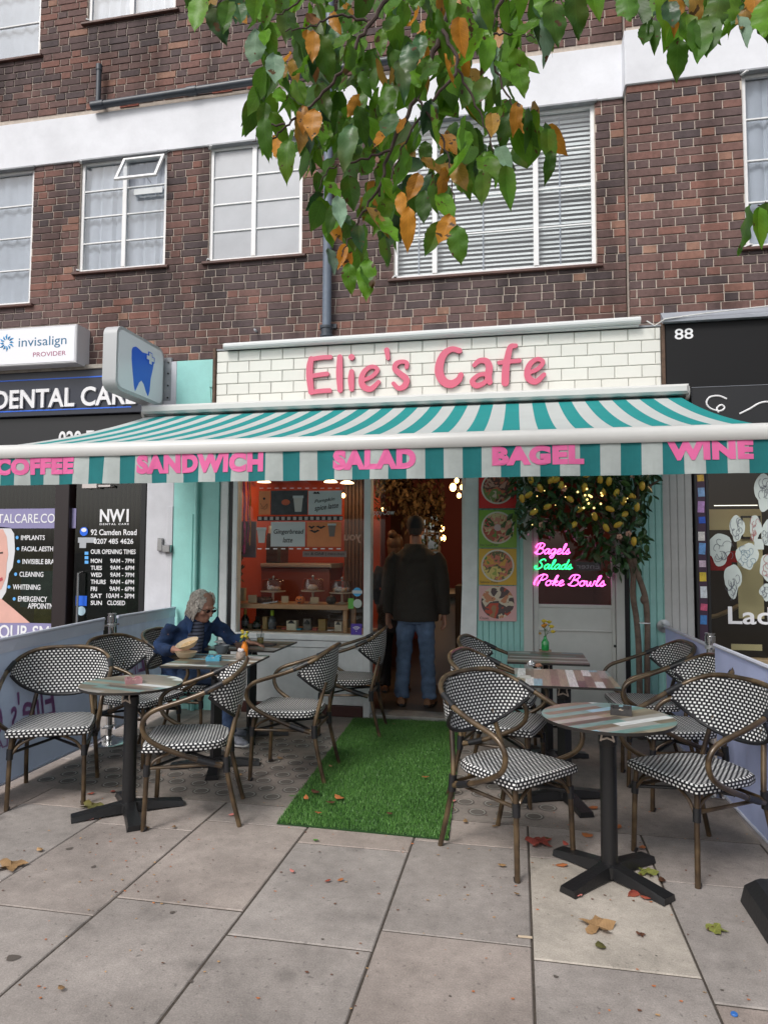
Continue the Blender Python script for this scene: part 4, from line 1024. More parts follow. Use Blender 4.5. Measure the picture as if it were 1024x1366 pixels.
m_sten = mat('stencil_paper', (.50, .56, .54), .7, noise=.06); m_ink = mat('stencil_ink', (.12, .13, .16), .7); m_inkr = mat('faded_red_ink', (.35, .13, .13), .7); m_inkb = mat('blue_grey_ink', (.16, .25, .32), .7)
def stencil(cx, cy, wx, wy, kind, ink):
    t = empty('tattoo_stencil', onY(cx, cy, .012), parent=rf); t.matrix_parent_inverse = root_matrix(rf).inverted(); KIDS['tattoo_shopfront'].append(t)
    pts = []
    for k in range(26):
        a = 2 * math.pi * k / 26; rr = 1 + .08 * math.sin(a * 3 + cx) + .05 * math.sin(a * 5 + cy)
        if kind == 'rose': rr *= 1 - .25 * max(0, math.sin(a)) ** 2
        pts.append((cx + wx * rr * math.cos(a) * (1 - .25 * (math.sin(a) > .3)), cy + wy * rr * math.sin(a)))
    P = [onY(x, y, .012) for x, y in pts]; q = MB(); q.prism([(p.x, p.z) for p in P][::-1], .010, .012); q.build('paper', m_sten, t)
    q = MB(); rr_ = random.Random(int(cx * 7 + cy))
    for s_ in range(9):
        x, y = cx + rr_.uniform(-.45, .45) * wx, cy + rr_.uniform(-.5, .5) * wy; pp = []
        a = rr_.uniform(0, 6.28); 
        for k in range(7):
            pp.append((x, y)); a += rr_.uniform(.3, 1.1); x += math.cos(a) * wx * .2; y += math.sin(a) * wy * .17
        P = catmull([(onY(u_, v_, .008).x, .0085, onY(u_, v_, .008).z) for u_, v_ in pp], 3); q.tube(P, .0022, 4)
    q.build('ink_drawing', ink, t)
for a_ in ((1020, 657, 15, 25, 'o', m_ink), (959, 733, 16.5, 22, 'o', m_ink), (982.5, 707, 10, 20, 'rose', m_ink), (1007, 705, 8, 18, 'o', m_inkr), (996.5, 744, 15, 20, 'rose', m_inkb), (977, 775, 11.5, 23, 'o', m_ink), (1024, 712, 9, 18, 'o', m_ink), (1026, 760, 14, 20, 'rose', m_inkr), (1022, 790, 9, 12, 'o', m_ink)): stencil(*a_)
quad(1006, 719, 1018, 733, .011, m_sten, rf, 'stencil_paper')
write('Ladies', m_wht, 971, 832.5, 1078, 811, .012, rf, depth=.001, offset=.015)

# ================================================================ CAFE SHOPFRONT
cs = empty('cafe_shopfront', (-.8, 0, 0), 'mint and white cafe shopfront with picture window, open doorway and side door', 'shopfront')
m_wp = mat('white_frame_paint', (.72, .73, .73), .45, noise=.08, nscale=8, bump=.15)
m_grey = mat('pale_grey_door_paint', (.55, .55, .52), .5, noise=.07, nscale=5)
Z_H = 2.62
WX0, WX1 = -2.66, -1.385
q = MB(); q.bbox((-2.795, -.02, 0), (-2.715, .10, Z_H), .005); q.build('corner_board', m_wp, cs)
q = MB(); q.bbox((-2.712, .0, 0), (-2.67, .10, Z_H), .003); q.build('dark_gap', m_blk2, cs)
q = MB(); q.bbox((-2.67, -.015, .70), (-2.62, .09, Z_H), .005); q.build('window_frame', m_wp, cs)
q = MB(); q.bbox((WX1 - .0, -.02, .0), (WX1 + .065, .10, Z_H), .006); q.build('window_frame', m_wp, cs)
q = MB(); q.bbox((-2.67, -.03, .68), (WX1, .10, .735), .005); q.build('window_sill', m_wp, cs)
q = MB(); q.bbox((-2.67, -.01, .10), (WX1, .08, .61), .004); q.build('riser_panel', m_wp, cs)
q = MB(); q.bbox((-2.67, -.018, .615), (WX1, .08, .675), .004); q.build('riser_panel', m_wp, cs)
q = MB(); q.bbox((-2.70, -.025, .0), (WX1, .08, .095), .004); q.build('plinth', mat('oxblood_paint', (.06, .018, .015), .5), cs)
q = MB(); q.box((-2.62, .02, .735), (WX1, .028, Z_H)); q.build('window_pane', glass('cafe_glass', (.97, .98, .97), .8, .008), cs)
q = MB(); q.bbox((-2.8, -.02, 2.25), (WX1, .10, 2.9), .005); q.bbox((WX1, -.02, 2.32), (1.3, .10, 2.9), .005); q.build('head_board', m_wp, cs)
# doorway: threshold, jamb
q = MB(); q.bbox((-1.32, -.03, .0), (-.50, .20, .035), .006); q.build('threshold', mat('worn_metal', (.32, .31, .30), .5, metal=.4, noise=.3), cs)
q = MB(); q.add([(-.53, -.02, 0), (-.375, -.02, 0), (-.375, .12, 0), (-.53, .12, 0), (-.44, -.02, Z_H), (-.335, -.02, Z_H), (-.335, .12, Z_H), (-.44, .12, Z_H)], [(0, 3, 2, 1), (4, 5, 6, 7), (0, 1, 5, 4), (1, 2, 6, 5), (2, 3, 7, 6), (3, 0, 4, 7)]); q.build('door_jamb', m_wp, cs)
q = MB(); q.box((-.50, .125, .03), (-.47, .95, 2.3)); q.build('open_door', m_wp, cs)
q = MB(); q.box((-1.32, .05, .05), (-1.20, .056, 2.25)); q.build('side_light', glass('cafe_glass'), cs)
write('HappyCow', mat('frosted_decal', (.50, .48, .48), .6), 489, 689, 526, 679.5, .048, cs, name='glass_lettering', depth=.001, offset=.01)
# tongue and groove boards right of the doorway, and right pilaster
tg = MB(); tg.bbox((0, 0, 0), (.052, .05, Z_H), .006); tgm = tg.mesh('mint_board', m_mintd)
x = -.36
while x < .03: o = link('mint_board', tgm, cs, world=True); o.location = (x, -.005, 0); x += .0535
q = MB(); q.bbox((.045, -.03, 0), (.125, .08, Z_H), .005); q.build('door_frame', m_grey, cs)
q = MB(); q.bbox((.815, -.03, 0), (.885, .08, Z_H), .005); q.build('door_frame', m_grey, cs)
x = .93
while x < 1.2: o = link('mint_board', tgm, cs, world=True); o.location = (x, -.005, 0); x += .0535
q = MB(); q.bbox((.888, .0, 0), (.928, .06, Z_H), .003); q.build('dark_gap', m_blk2, cs)
wb = MB(); wb.bbox((0, 0, 0), (.058, .05, Z_H), .005); wbm = wb.mesh('white_board', mat('greyed_white_board', (.48, .48, .47), .6, noise=.1, nscale=6))
x = 1.205
while x < 1.44: o = link('white_board', wbm, cs, world=True); o.location = (x, -.008, 0); x += .0595
# side door
sdx0, sdx1 = .128, .812
dr = empty('side_door', ((sdx0 + sdx1) / 2, 0, 0), parent=cs); dr.matrix_parent_inverse = root_matrix(cs).inverted(); KIDS['cafe_shopfront'].append(dr)
q = MB(); zt = 2.25; zl = 1.02
q.bbox((sdx0, .0, .01), (sdx0 + .045, .05, zt), .004); q.bbox((sdx1 - .03, .0, .01), (sdx1, .05, zt), .004); q.bbox((sdx0 + .045, .0, .83), (sdx1 - .03, .05, zl - .0), .004); q.bbox((sdx0 + .045, .0, .01), (sdx1 - .03, .05, .12), .004); q.build('door_stile', m_grey, dr)
q = MB(); q.bbox((sdx0 + .045, .012, .12), (sdx1 - .03, .05, .83), .002); q.build('lower_panel', m_grey, dr)
q = MB(); q.bbox((sdx0 + .045, -.004, zl), (sdx1 - .03, .02, zl + .03), .003); q.bbox((sdx0 + .045, -.004, .82), (sdx1 - .03, .006, .835), .003); q.build('beading', m_grey, dr)
q = MB(); q.box((sdx0 + .045, .02, zl + .03), (sdx1 - .03, .026, zt)); q.build('door_pane', glass('door_glass', (.9, .92, .92), 2.0, .01), dr)
q = MB(); q.lathe([(.012, 0), (.012, .004)], n=12, M=Matrix.Rotation(R(90), 3, 'X')); o = q.build('lock', m_blk2, dr); o.location = onY(820, 862, -.001)
disc(720, 845, .011, -.002, mat('brass', (.6, .4, .12), .3, metal=1), dr, 'latch')
# menu pictures
def food_mat(name, cols, sc):
    m = bpy.data.materials.new(name); m.use_nodes = True; N = m.node_tree.nodes; L = m.node_tree.links; b = N['Principled BSDF']
    tc = N.new('ShaderNodeTexCoord'); vo = N.new('ShaderNodeTexVoronoi'); vo.inputs['Scale'].default_value = sc; L.new(tc.outputs['Object'], vo.inputs['Vector'])
    wn = N.new('ShaderNodeTexNoise'); wn.inputs['Scale'].default_value = 9; wn.inputs['Detail'].default_value = 1; L.new(tc.outputs['Object'], wn.inputs['Vector'])
    sp = N.new('ShaderNodeSeparateColor'); L.new(vo.outputs['Color'], sp.inputs[0])
    md = N.new('ShaderNodeMath'); md.operation = 'MULTIPLY_ADD'; md.inputs[1].default_value = .35; L.new(sp.outputs[0], md.inputs[0])
    m2 = N.new('ShaderNodeMapRange'); m2.inputs[1].default_value = .3; m2.inputs[2].default_value = .7; m2.inputs[3].default_value = 0; m2.inputs[4].default_value = .65; L.new(wn.outputs['Fac'], m2.inputs[0]); L.new(m2.outputs[0], md.inputs[2])
    rp = ramp_node(N, [(i / len(cols), c) for i, c in enumerate(cols)], 'CONSTANT'); L.new(md.outputs[0], rp.inputs[0])
    L.new(rp.outputs[0], b.inputs['Base Color']); b.inputs['Roughness'].default_value = .4
    return m
FOOD = [((.66, .016, .014), 583, [(.30, .03, .02), (.5, .25, .18), (.10, .03, .02), (.55, .12, .06), (.16, .22, .05), (.62, .45, .36)], 'red menu picture of a poke bowl, topmost beside the doorway', 'Poke Bowl'),
        ((.20, .38, .04), 0, [(.55, .03, .04), (.05, .10, .02), (.62, .25, .18), (.6, .5, .25), (.45, .08, .05), (.12, .25, .04)], 'green menu picture of a salad bowl, second from the top', 'Poke Yourself Salad'),
        ((.62, .36, .03), 0, [(.08, .22, .03), (.62, .32, .05), (.55, .16, .10), (.10, .10, .03), (.65, .5, .15), (.3, .35, .06)], 'yellow menu picture of a salad bowl, third from the top', 'Salmon Poke'),
        ((.66, .38, .38), 0, [(.02, .02, .03), (.5, .2, .1), (.6, .5, .38), (.08, .05, .05), (.45, .06, .03), (.3, .16, .08)], 'pink menu picture of a filled bagel, lowest of the four', 'Classic')]
rows = [(628, 678), (680, 730.5), (732, 780), (782, 828)]
for i, ((bg_, _, cols, lab, cap), (ya, yb)) in enumerate(zip(FOOD, rows)):
    t = empty('menu_picture', onY(663, (ya + yb) / 2, -.02), lab, 'menu picture', 'square food pictures beside the doorway')
    a = onY(638.5, yb, -.022); c = onY(688.5, ya, -.022)
    if i == 0: c.z = a.z + (onY(638, 680, -.022).z - onY(638, 730.5, -.022).z)
    q = MB(); q.box((a.x, -.022, a.z), (c.x, -.006, c.z)); q.build('picture_card', mat('card_%s' % ('red', 'green', 'yellow', 'pink')[i], bg_, .4), t)
    cc = Vector(((a.x + c.x) / 2, 0, (a.z + c.z) / 2 + .01)); r_ = .143
    Mx = Matrix.Rotation(R(90), 3, 'X')
    if i < 3:
        q = MB(); q.lathe([(r_, 0), (r_, .003), (r_ - .012, .004)], n=36, M=Mx); o = q.build('bowl_print', mat('bowl_rim_print', (.66, .60, .52), .5), t, world=False); o.location = (cc.x - t.location.x, -.0225 - t.location.y, cc.z - t.location.z)
    q = MB(); q.lathe([(r_ - (.014 if i < 3 else .0), 0), (r_ - (.014 if i < 3 else .0), .0015)], n=36, M=Mx); o = q.build('food_print', food_mat('food_' + 'abcd'[i], cols, 34 if i < 3 else 18), t, world=False); o.location = (cc.x - t.location.x, (-.0268 if i < 3 else -.0228) - t.location.y, cc.z - t.location.z)
    if i: write(cap, mat('dark_print', (.03, .03, .02), .6), 640, yb - 2, 640 + (24 if i < 3 else 12), yb - 5, -.0225, t, depth=.0008)
    if i == 1:
        q = MB(); q.lathe([(.03, 0), (.03, .0015)], n=20, M=Mx); o = q.build('sauce_print', mat('sauce', (.62, .45, .45), .4), t, world=False); o.location = (cc.x - t.location.x, -.0285 - t.location.y, cc.z - t.location.z)

# neon words on the side door
m_np = mat('neon_pink', (1, .2, .6), .3, emit=(1, .10, .55), es=3.6); m_ng = mat('neon_green', (.1, 1, .3), .3, emit=(.02, .95, .22), es=2.6)
GL = {  # crude cursive skeletons: unit x-height 1, advance last
 'B': ([[(.1, .05), (.45, 1.0), (.6, 1.9)], [(-.1, 1.2), (.2, 1.85), (.8, 2.0), (1.25, 1.7), (1.0, 1.2), (.6, 1.05), (1.15, .9), (1.25, .35), (.8, 0), (.2, .1), (-.1, .35)]], 1.45),
 'S': ([[(1.35, 1.6), (1.15, 1.95), (.7, 1.85), (.5, 1.45), (.85, 1.05), (1.0, .55), (.6, .05), (.1, .1), (-.1, .45), (.2, .6)]], 1.35),
 'P': ([[(.25, .0), (.45, .9), (.7, 1.9)], [(-.15, .1), (-.3, .5), (.0, 1.5), (.6, 2.0), (1.2, 1.85), (1.25, 1.35), (.8, 1.0), (.5, 1.0)]], 1.3),
 'a': ([[(.75, .85), (.4, .95), (.05, .5), (.2, .03), (.55, .25), (.78, .9), (.72, .2), (.85, .02), (1.05, .2)]], 1.0),
 'g': ([[(.75, .85), (.4, .95), (.05, .5), (.2, .05), (.55, .25), (.78, .9), (.65, -.4), (.35, -.75), (.1, -.5), (.5, -.1), (1.05, .3)]], 1.0),
 'e': ([[(.0, .25), (.35, .45), (.6, .75), (.4, .98), (.12, .6), (.2, .08), (.5, .03), (.85, .3)]], .8),
 'l': ([[(.0, .2), (.4, 1.2), (.5, 1.8), (.3, 1.8), (.15, 1.0), (.2, .1), (.5, .1), (.6, .25)]], .6),
 's': ([[(.0, .2), (.35, .95), (.4, .7), (.6, .3), (.4, .0), (.1, .08), (.35, .12), (.8, .3)]], .8),
 'd': ([[(.75, .85), (.4, .95), (.05, .5), (.2, .03), (.55, .25), (.95, 1.9), (.75, .6), (.8, .05), (1.05, .2)]], 1.0),
 'o': ([[(.45, .95), (.1, .7), (.1, .15), (.45, .03), (.7, .4), (.5, .92), (.7, .8), (.95, .85)]], .95),
 'k': ([[(.0, .2), (.4, 1.3), (.5, 1.8), (.3, 1.7), (.15, .9), (.1, .0)], [(.12, .4), (.45, .9), (.6, .7), (.3, .45), (.55, .05), (.85, .2)]], .8),
 'w': ([[(.0, .9), (.1, .1), (.35, .1), (.5, .8), (.55, .1), (.85, .1), (1.0, .9), (1.2, .75)]], 1.2), ' ': ([], .6)}
nz = empty('neon_sign', onY(760, 755, -.05), 'glowing neon words Bagels, Salads and Poke Bowls hanging in the side door window', 'neon sign')
def neon(word, px0, px1, pyb, pyx, m, nm):
    # pyb baseline px, pyx: x-height px
    Y = -.01; a = onY(px0, pyb, Y); c = onY(px1, pyb, Y); h = onY(px0, pyb - pyx, Y).z - a.z
    adv = sum(GL[ch][1] for ch in word); sx = (c.x - a.x) / adv; x = 0
    for ch in word:
        for st_ in GL[ch][0]:
            q = MB(); q.tube(catmull([(a.x + (x + p[0] + .22 * p[1]) * sx, Y, a.z + p[1] * h) for p in st_], 5), .0048, 6); q.build(nm, m, nz, smooth=True)
        x += GL[ch][1]
neon('Bagels', 713, 760, 739, 7.2, m_np, 'pink_tube'); neon('Salads', 713, 763, 759, 6.6, m_ng, 'green_tube'); neon('Poke Bowls', 714, 807, 781, 7.4, m_np, 'pink_tube')
quad(768, 750, 801, 761, .06, m_blk2, cs, 'small_sign'); write('Enter', mat('grey_lettering', (.30, .36, .36), .6), 769, 758.5, 799, 752, .0575, cs, depth=.001, mirror=True)

# ================================================================ CAFE INTERIOR
ci = empty('cafe_interior', (-1, 3, 0), 'orange red walled cafe interior seen through the window and doorway', 'room')
m_red = mat('orange_red_wall', (.44, .06, .022), .7, noise=.08, nscale=2); m_pinkw = mat('pink_red_wall', (.28, .07, .07), .7)
m_fl = mat('dark_floor', (.06, .05, .045), .4, noise=.2)
q = MB(); q.box((-2.9, .08, -.02), (1.2, 6.5, .03)); q.build('floor_boards', m_fl, ci)
q = MB(); q.box((-2.9, .11, 2.75), (1.2, 6.6, 2.8)); q.build('ceiling', mat('tan_ceiling', (.16, .10, .07), .8), ci)
q = MB(); q.box((-2.95, .11, 0), (-2.9, 6.6, 2.8)); q.build('side_wall', m_red, ci)
q = MB(); q.box((1.2, .11, 0), (1.25, 6.6, 2.8)); q.build('side_wall', m_pinkw, ci)
bw = onY(548, 700, 5.5); bx0, bx1 = onY(553, 700, 5.5).x, onY(586, 700, 5.5).x; bz0, bz1 = onY(560, 757, 5.5).z, onY(560, 688, 5.5).z
q = MB(); q.box((-2.9, 5.5, 0), (bx0, 5.6, 2.8)); q.box((bx1, 5.5, 0), (1.2, 5.6, 2.8)); q.box((bx0, 5.5, 0), (bx1, 5.6, bz0)); q.box((bx0, 5.5, bz1), (bx1, 5.6, 2.8)); q.build('back_wall', m_pinkw, ci)
q = MB(); wv = bx1 - bx0
for fx in (0, .5, 1): q.box((bx0 + wv * fx - .02, 5.47, bz0), (bx0 + wv * fx + .02, 5.5, bz1))
for fz_ in (0, .33, .66, 1): q.box((bx0, 5.472, bz0 + (bz1 - bz0) * fz_ - .015), (bx1, 5.498, bz0 + (bz1 - bz0) * fz_ + .015))
q.build('back_window', m_wp, ci)
# red partition with the film strip posters behind the display
q = MB(); q.box((-2.9, 1.9, 0), (-1.62, 1.95, 2.8)); q.build('partition_wall', m_red, ci)
q = MB(); q.box((-1.62, 2.6, 0), (-1.35, 2.65, 2.8)); q.build('partition_wall', mat('brown_post', (.10, .05, .04), .8), ci)
a = onY(458, 790, 1.7); c = onY(484, 640, 1.7); q = MB(); nsl = 5
for k in range(nsl): q.bbox((a.x + (c.x - a.x) * k / nsl + .004, 1.7, .03), (a.x + (c.x - a.x) * (k + 1) / nsl - .004, 1.75, 2.75), .004)
q.build('brown_slats', mat('brown_slat', (.085, .04, .025), .6, noise=.3), ci, kind='stuff')
a = onY(316, 772, 1.35); c = onY(440, 752, 1.35); q = MB(); q.bbox((a.x, 1.35, .03), (c.x, 1.85, c.z - .05), .01); q.build('reflection_counter', mat('reflection_body', (.20, .045, .025), .3), ci); q = MB(); q.bbox((a.x, 1.32, c.z - .05), (c.x + .02, 1.88, c.z), .012); q.build('reflection_counter_top', mat('reflection_edge', (.34, .33, .33), .3), ci)  # counter shape added to stand in for a dark car reflected in the window
a = onY(330, 752, 1.55); q = MB(); q.bbox((a.x, 1.5, a.z), (a.x + .42, 1.8, a.z + .36), .03); q.build('coffee_machine', mat('machine_dark', (.06, .05, .05), .25, metal=.5), ci); q = MB()
for k in range(4): q.lathe([(.04, 0), (.03, .09)], (a.x + .06 + k * .1, 1.6, a.z + .362), 10)
q.build('stacked_cups', mat('cup_white', (.5, .48, .45), .5), ci, kind='stuff')
q = MB(); q.box((-2.9, .62, 2.35), (-1.38, .70, 2.55)); q.box((-2.9, 1.2, 2.35), (-1.38, 1.28, 2.55)); q.build('ceiling_beams', mat('dark_beam', (.05, .03, .02), .8, noise=.3), ci, kind='stuff')
q = MB(); q.box((-.95, 1.5, .03), (-.55, 2.6, 1.0)); q.build('counter', mat('counter_white', (.45, .42, .42), .6), ci)
q = MB(); q.box((-1.0, 1.45, 1.0), (-.3, 2.7, 1.04)); q.build('counter_top', m_fl, ci)
q = MB(); q.box((-.64, .98, .35), (-.56, 1.45, 1.15)); q.build('lattice_basket', mat('dark_wicker', (.05, .03, .02), .8), ci)
hedge = MB(); rs2 = random.Random(5)
for k in range(700):
    c_ = (bx0 - .6 + rs2.random() * (wv + 1.2), 7.0 + rs2.random() * .5, bz0 - .3 + rs2.random() * (bz1 - bz0 + .7)); M = Euler((rs2.random() * 6, rs2.random() * 6, rs2.random() * 6)).to_matrix()
    hedge.add([Vector(c_) + M @ Vector(v) for v in ((-.05, 0, 0), (0, .03, 0), (.06, 0, 0), (0, -.03, 0))], [(0, 1, 2, 3)])
hd_ = hedge.build('courtyard_hedge', mat('courtyard_leaf', (.22, .30, .10), .6), kind='stuff'); tag(hd_, 'sunlit green hedge outside the back window of the cafe', 'hedge')
# pendant bulbs
m_bulb = mat('warm_bulb', (1, .7, .3), .3, emit=(1, .52, .16), es=9)
pend = [(609, 641, .9), (604, 650, 1.0), (616, 650, .95), (612, 661, .9), (589, 705, 3.0), (591, 718, 3.2), (510, 680, 2.2), (458, 661, 1.0)]
for i, (px, py, Y) in enumerate(pend):
    p = onY(px, py, Y)
    r_ = .022 if Y < 2.5 else .035
    t = empty('pendant_bulb', p, ['bare glowing bulb, uppermost of the cluster inside the doorway', 'large glowing globe bulb at the left of the doorway cluster', 'bare glowing bulb at the right of the doorway cluster', 'bare glowing bulb hanging lowest in the doorway cluster', 'upper small bulb glowing before the back window', 'lower small bulb glowing before the back window', 'lone dim bulb hanging left of the man in the doorway', 'small bulb hanging beside the pumpkin latte poster'][i], 'light bulb', 'pendant bulbs inside the cafe')
    q = MB(); q.sphere((0, 0, 0), r_ if i != 1 else .035, 10, 8, (1, 1, 1.25)); q.build('bulb', m_bulb, t, world=False, smooth=True)
    q = MB(); q.tube([(0, 0, r_ * 1.2), (0, 0, r_ * 1.2 + .04)], .012, 8); q.build('bulb_holder', m_blk2, t, world=False)
    q = MB(); q.tube([(0, 0, r_ + .05), (0, 0, max(2.74 - p.z, .1))], .003, 4); q.build('flex', m_blk2, t, world=False)
for (x, y, z, e) in ((-.62, .8, 2.0, 3), (-1.9, .7, 2.4, 42), (-.8, 3.2, 2.2, 12), (2.1, .30, 2.45, 16)):  # last one added so the right shop's strip light reaches its papers
    l = bpy.data.lights.new('room_glow', 'POINT'); l.energy = e; l.color = (1, .62, .32); l.shadow_soft_size = .08; lo = bpy.data.objects.new('room_glow', l); lo.location = (x, y, z); COL.objects.link(lo)
for px in (352, 441, 463):
    p = onY(px, 643.5 if px != 463 else 645, 1.0); t = MB(); t.lathe([(.075, 0), (.07, .012), (.03, .03)], (p.x, p.y, p.z), 18); tag(t.build('ceiling_spotlight', mat('warm_lamp', (1, .8, .5), .4, emit=(1, .7, .4), es=3), smooth=True), {352: 'round warm downlight inside the cafe window, left one', 441: 'round warm downlight inside the cafe window, beside the poster corner', 463: 'round warm downlight inside the cafe window, farthest right'}[px], 'downlight', 'warm downlights in the cafe')

# dried foliage hung from the ceiling of the doorway
fo = MB(); rs3 = random.Random(9)
for k in range(1500):
    px = rs3.uniform(500, 592); py = rs3.gauss(0, 1) * 18 + (668 if px > 535 else 645) + (px - 540) * .25; Y = rs3.uniform(1.3, 2.2)
    if py > 735 or py < 600: continue
    p = onY(px, py, Y); M = Euler((rs3.random() * 6, rs3.random() * 6, rs3.random() * 6)).to_matrix()
    fo.add([p + M @ Vector(v) for v in ((-.035, 0, 0), (0, .02, 0), (.045, 0, 0), (0, -.02, 0))], [(0, 1, 2, 3)])
o = fo.build('hanging_foliage', mat('dry_leaf', (.09, .055, .02), .8, noise=.5, nscale=20), kind='stuff'); tag(o, 'dried brown foliage garland hanging from the ceiling inside the doorway', 'foliage')
# ================================================================ CHAIRS
m_weave = weave_mat()
def bamboo():
    m = bpy.data.materials.new('bamboo_look_metal'); m.use_nodes = True; N = m.node_tree.nodes; L = m.node_tree.links; b = N['Principled BSDF']
    tc = N.new('ShaderNodeTexCoord'); nz = N.new('ShaderNodeTexNoise'); nz.inputs['Scale'].default_value = 9; nz.inputs['Detail'].default_value = 6; L.new(tc.outputs['Object'], nz.inputs['Vector'])
    rp = ramp_node(N, [(.3, (.028, .018, .012)), (.5, (.085, .055, .030)), (.68, (.17, .115, .06))]); L.new(nz.outputs['Fac'], rp.inputs[0]); L.new(rp.outputs[0], b.inputs['Base Color'])
    b.inputs['Roughness'].default_value = .32; b.inputs['Metallic'].default_value = .35; b.inputs['Coat Weight'].default_value = .3
    return m
m_bam = bamboo(); m_wrap = mat('black_wrap', (.012, .012, .014), .4, bump=.5, bscale=150)
def chair_proto():
    t = empty('rattan_chair')
    W = dict(parent=t, world=False)
    # seat: rounded slab, wider at the front
    def outline(s=1.):
        pts = [(.228, -.222), (.236, -.16), (.238, 0), (.236, .16), (.228, .222), (.20, .230), (.05, .228), (-.10, .215), (-.17, .185), (-.205, .12), (-.215, 0), (-.205, -.12), (-.17, -.185), (-.10, -.215), (.05, -.228), (.20, -.230)]
        return [(x * s, y * s) for x, y in pts]
    o_ = outline(); n = len(o_); q = MB()
    r0 = [(x, y, .412) for x, y in o_]; r1 = [(x * 1.01, y * 1.01, .424) for x, y in o_]; r2 = [(x * 1.0, y * 1.0, .444) for x, y in o_]; r3 = [(x * .94, y * .94, .453) for x, y in o_]
    per_ = [0]
    for i in range(n): per_.append(per_[-1] + math.dist(o_[i], o_[(i + 1) % n]))
    vs = r0 + r1 + r2 + r3
    fs = []; uvs = []
    hz = [0, .0125, .034, .0475]
    for L_ in range(3):
        for i in range(n):
            j = (i + 1) % n; fs.append((L_ * n + i, L_ * n + j, (L_ + 1) * n + j, (L_ + 1) * n + i)); uvs.append([(per_[i], hz[L_]), (per_[i + 1], hz[L_]), (per_[i + 1], hz[L_ + 1]), (per_[i], hz[L_ + 1])])
    # top with slight dish: concentric
    k0 = len(vs); inner = [(x * .5, y * .5, .449) for x, y in o_]; vs += inner; vs.append((0, 0, .446))
    for i in range(n):
        j = (i + 1) % n; fs.append((3 * n + i, 3 * n + j, k0 + j, k0 + i)); uvs.append([(vs[a][1], vs[a][0]) for a in fs[-1]])
        fs.append((k0 + i, k0 + j, k0 + n)); uvs.append([(vs[a][1], vs[a][0]) for a in fs[-1]])
    fs.append(tuple(range(n - 1, -1, -1))); uvs.append([(vs[a][0], vs[a][1]) for a in fs[-1]])
    q.add(vs, fs, uvs); q.build('seat', m_weave, smooth=True, **W)
    # backrest panel (lens shaped, wraps round)
    nu, nv = 26, 8
    def top(u):   # u -1..1
        a = abs(u); th_ = a * 1.0
        y = .288 * math.sin(u * 1.3) / math.sin(1.3); x = -.294 + .175 * a ** 2.6; z = .850 - .105 * a ** 2.4
        return Vector((x, y, z))
    def bot(u):
        a = abs(u); y = .284 * math.sin(u * 1.3) / math.sin(1.3); x = -.262 + .145 * a ** 2.6; z = .560 + .155 * a ** 2.2
        return Vector((x, y, z))
    q = MB(); vs = []; uvv = []; L2 = 0; prev = None
    for i in range(nu + 1):
        u_ = -1 + 2 * i / nu; T, B_ = top(u_), bot(u_)
        if prev is not None: L2 += (T - prev).length
        prev = T
        for k in range(nv + 1):
            v_ = k / nv; p = B_.lerp(T, v_); p.x -= .012 * math.sin(v_ * math.pi); vs.append(p); uvv.append((L2, p.z))
    N1 = len(vs)
    vs += [Vector((p.x - .012, p.y * 1.02, p.z)) for p in vs]
    fs = []; uvs = []
    for i in range(nu):
        for k in range(nv):
            a, b_, c, d = i * (nv + 1) + k, (i + 1) * (nv + 1) + k, (i + 1) * (nv + 1) + k + 1, i * (nv + 1) + k + 1
            fs.append((a, b_, c, d)); uvs.append([uvv[a], uvv[b_], uvv[c], uvv[d]])
            fs.append((a + N1, d + N1, c + N1, b_ + N1)); uvs.append([uvv[a], uvv[d], uvv[c], uvv[b_]])
    q.add(vs, fs, uvs); q.build('backrest', m_weave, smooth=True, **W)
    q = MB(); q.tube([bot(-1 + 2 * i / 24) + Vector((-.006, 0, -.004)) for i in range(25)], .0105, 8); q.build('back_edge', m_wrap, smooth=True, **W)
    # top rail with both arms looping down: one long bent tube
    side = [(-.305, 0, .858), (-.302, .10, .857), (-.286, .19, .842), (-.235, .262, .805), (-.13, .300, .752), (0, .304, .704), (.10, .297, .672), (.17, .292, .645), (.212, .288, .600), (.215, .282, .545), (.18, .272, .490), (.10, .258, .440), (0, .244, .395), (-.10, .228, .355), (-.19, .212, .325)]
    pts = [(x, -y, z) for x, y, z in side[::-1]] + side[1:]
    q = MB(); q.tube(catmull(pts, 3), .0135, 10); q.build('arm_rail', m_bam, smooth=True, **W)
    for s in (-1, 1):
        q = MB(); q.tube(catmull([(-.275, s * .150, .64), (-.250, s * .168, .54), (-.225, s * .185, .43), (-.212, s * .198, .335), (-.245, s * .208, .17), (-.290, s * .214, .0)], 3), .0135, 10); q.build('leg', m_bam, smooth=True, **W)
        q = MB(); q.tube([(.195, s * .195, .415), (.205, s * .200, .28), (.214, s * .205, 0)], .0135, 10); q.build('leg', m_bam, smooth=True, **W)
        q = MB(); q.tube([(.203, s * .198, .325), (-.205, s * .198, .335)], .0095, 8); q.build('side_stretcher', m_bam, smooth=True, **W)
        q = MB(); q.tube(catmull([(.206, s * .20, .30), (.17, s * .19, .36), (.09, s * .19, .40)], 4), .0085, 8); q.build('brace', m_bam, smooth=True, **W)
        q = MB(); q.tube(catmull([(.206, s * .198, .30), (.20, s * .15, .365), (.195, s * .07, .405)], 4), .0085, 8); q.build('brace', m_bam, smooth=True, **W)
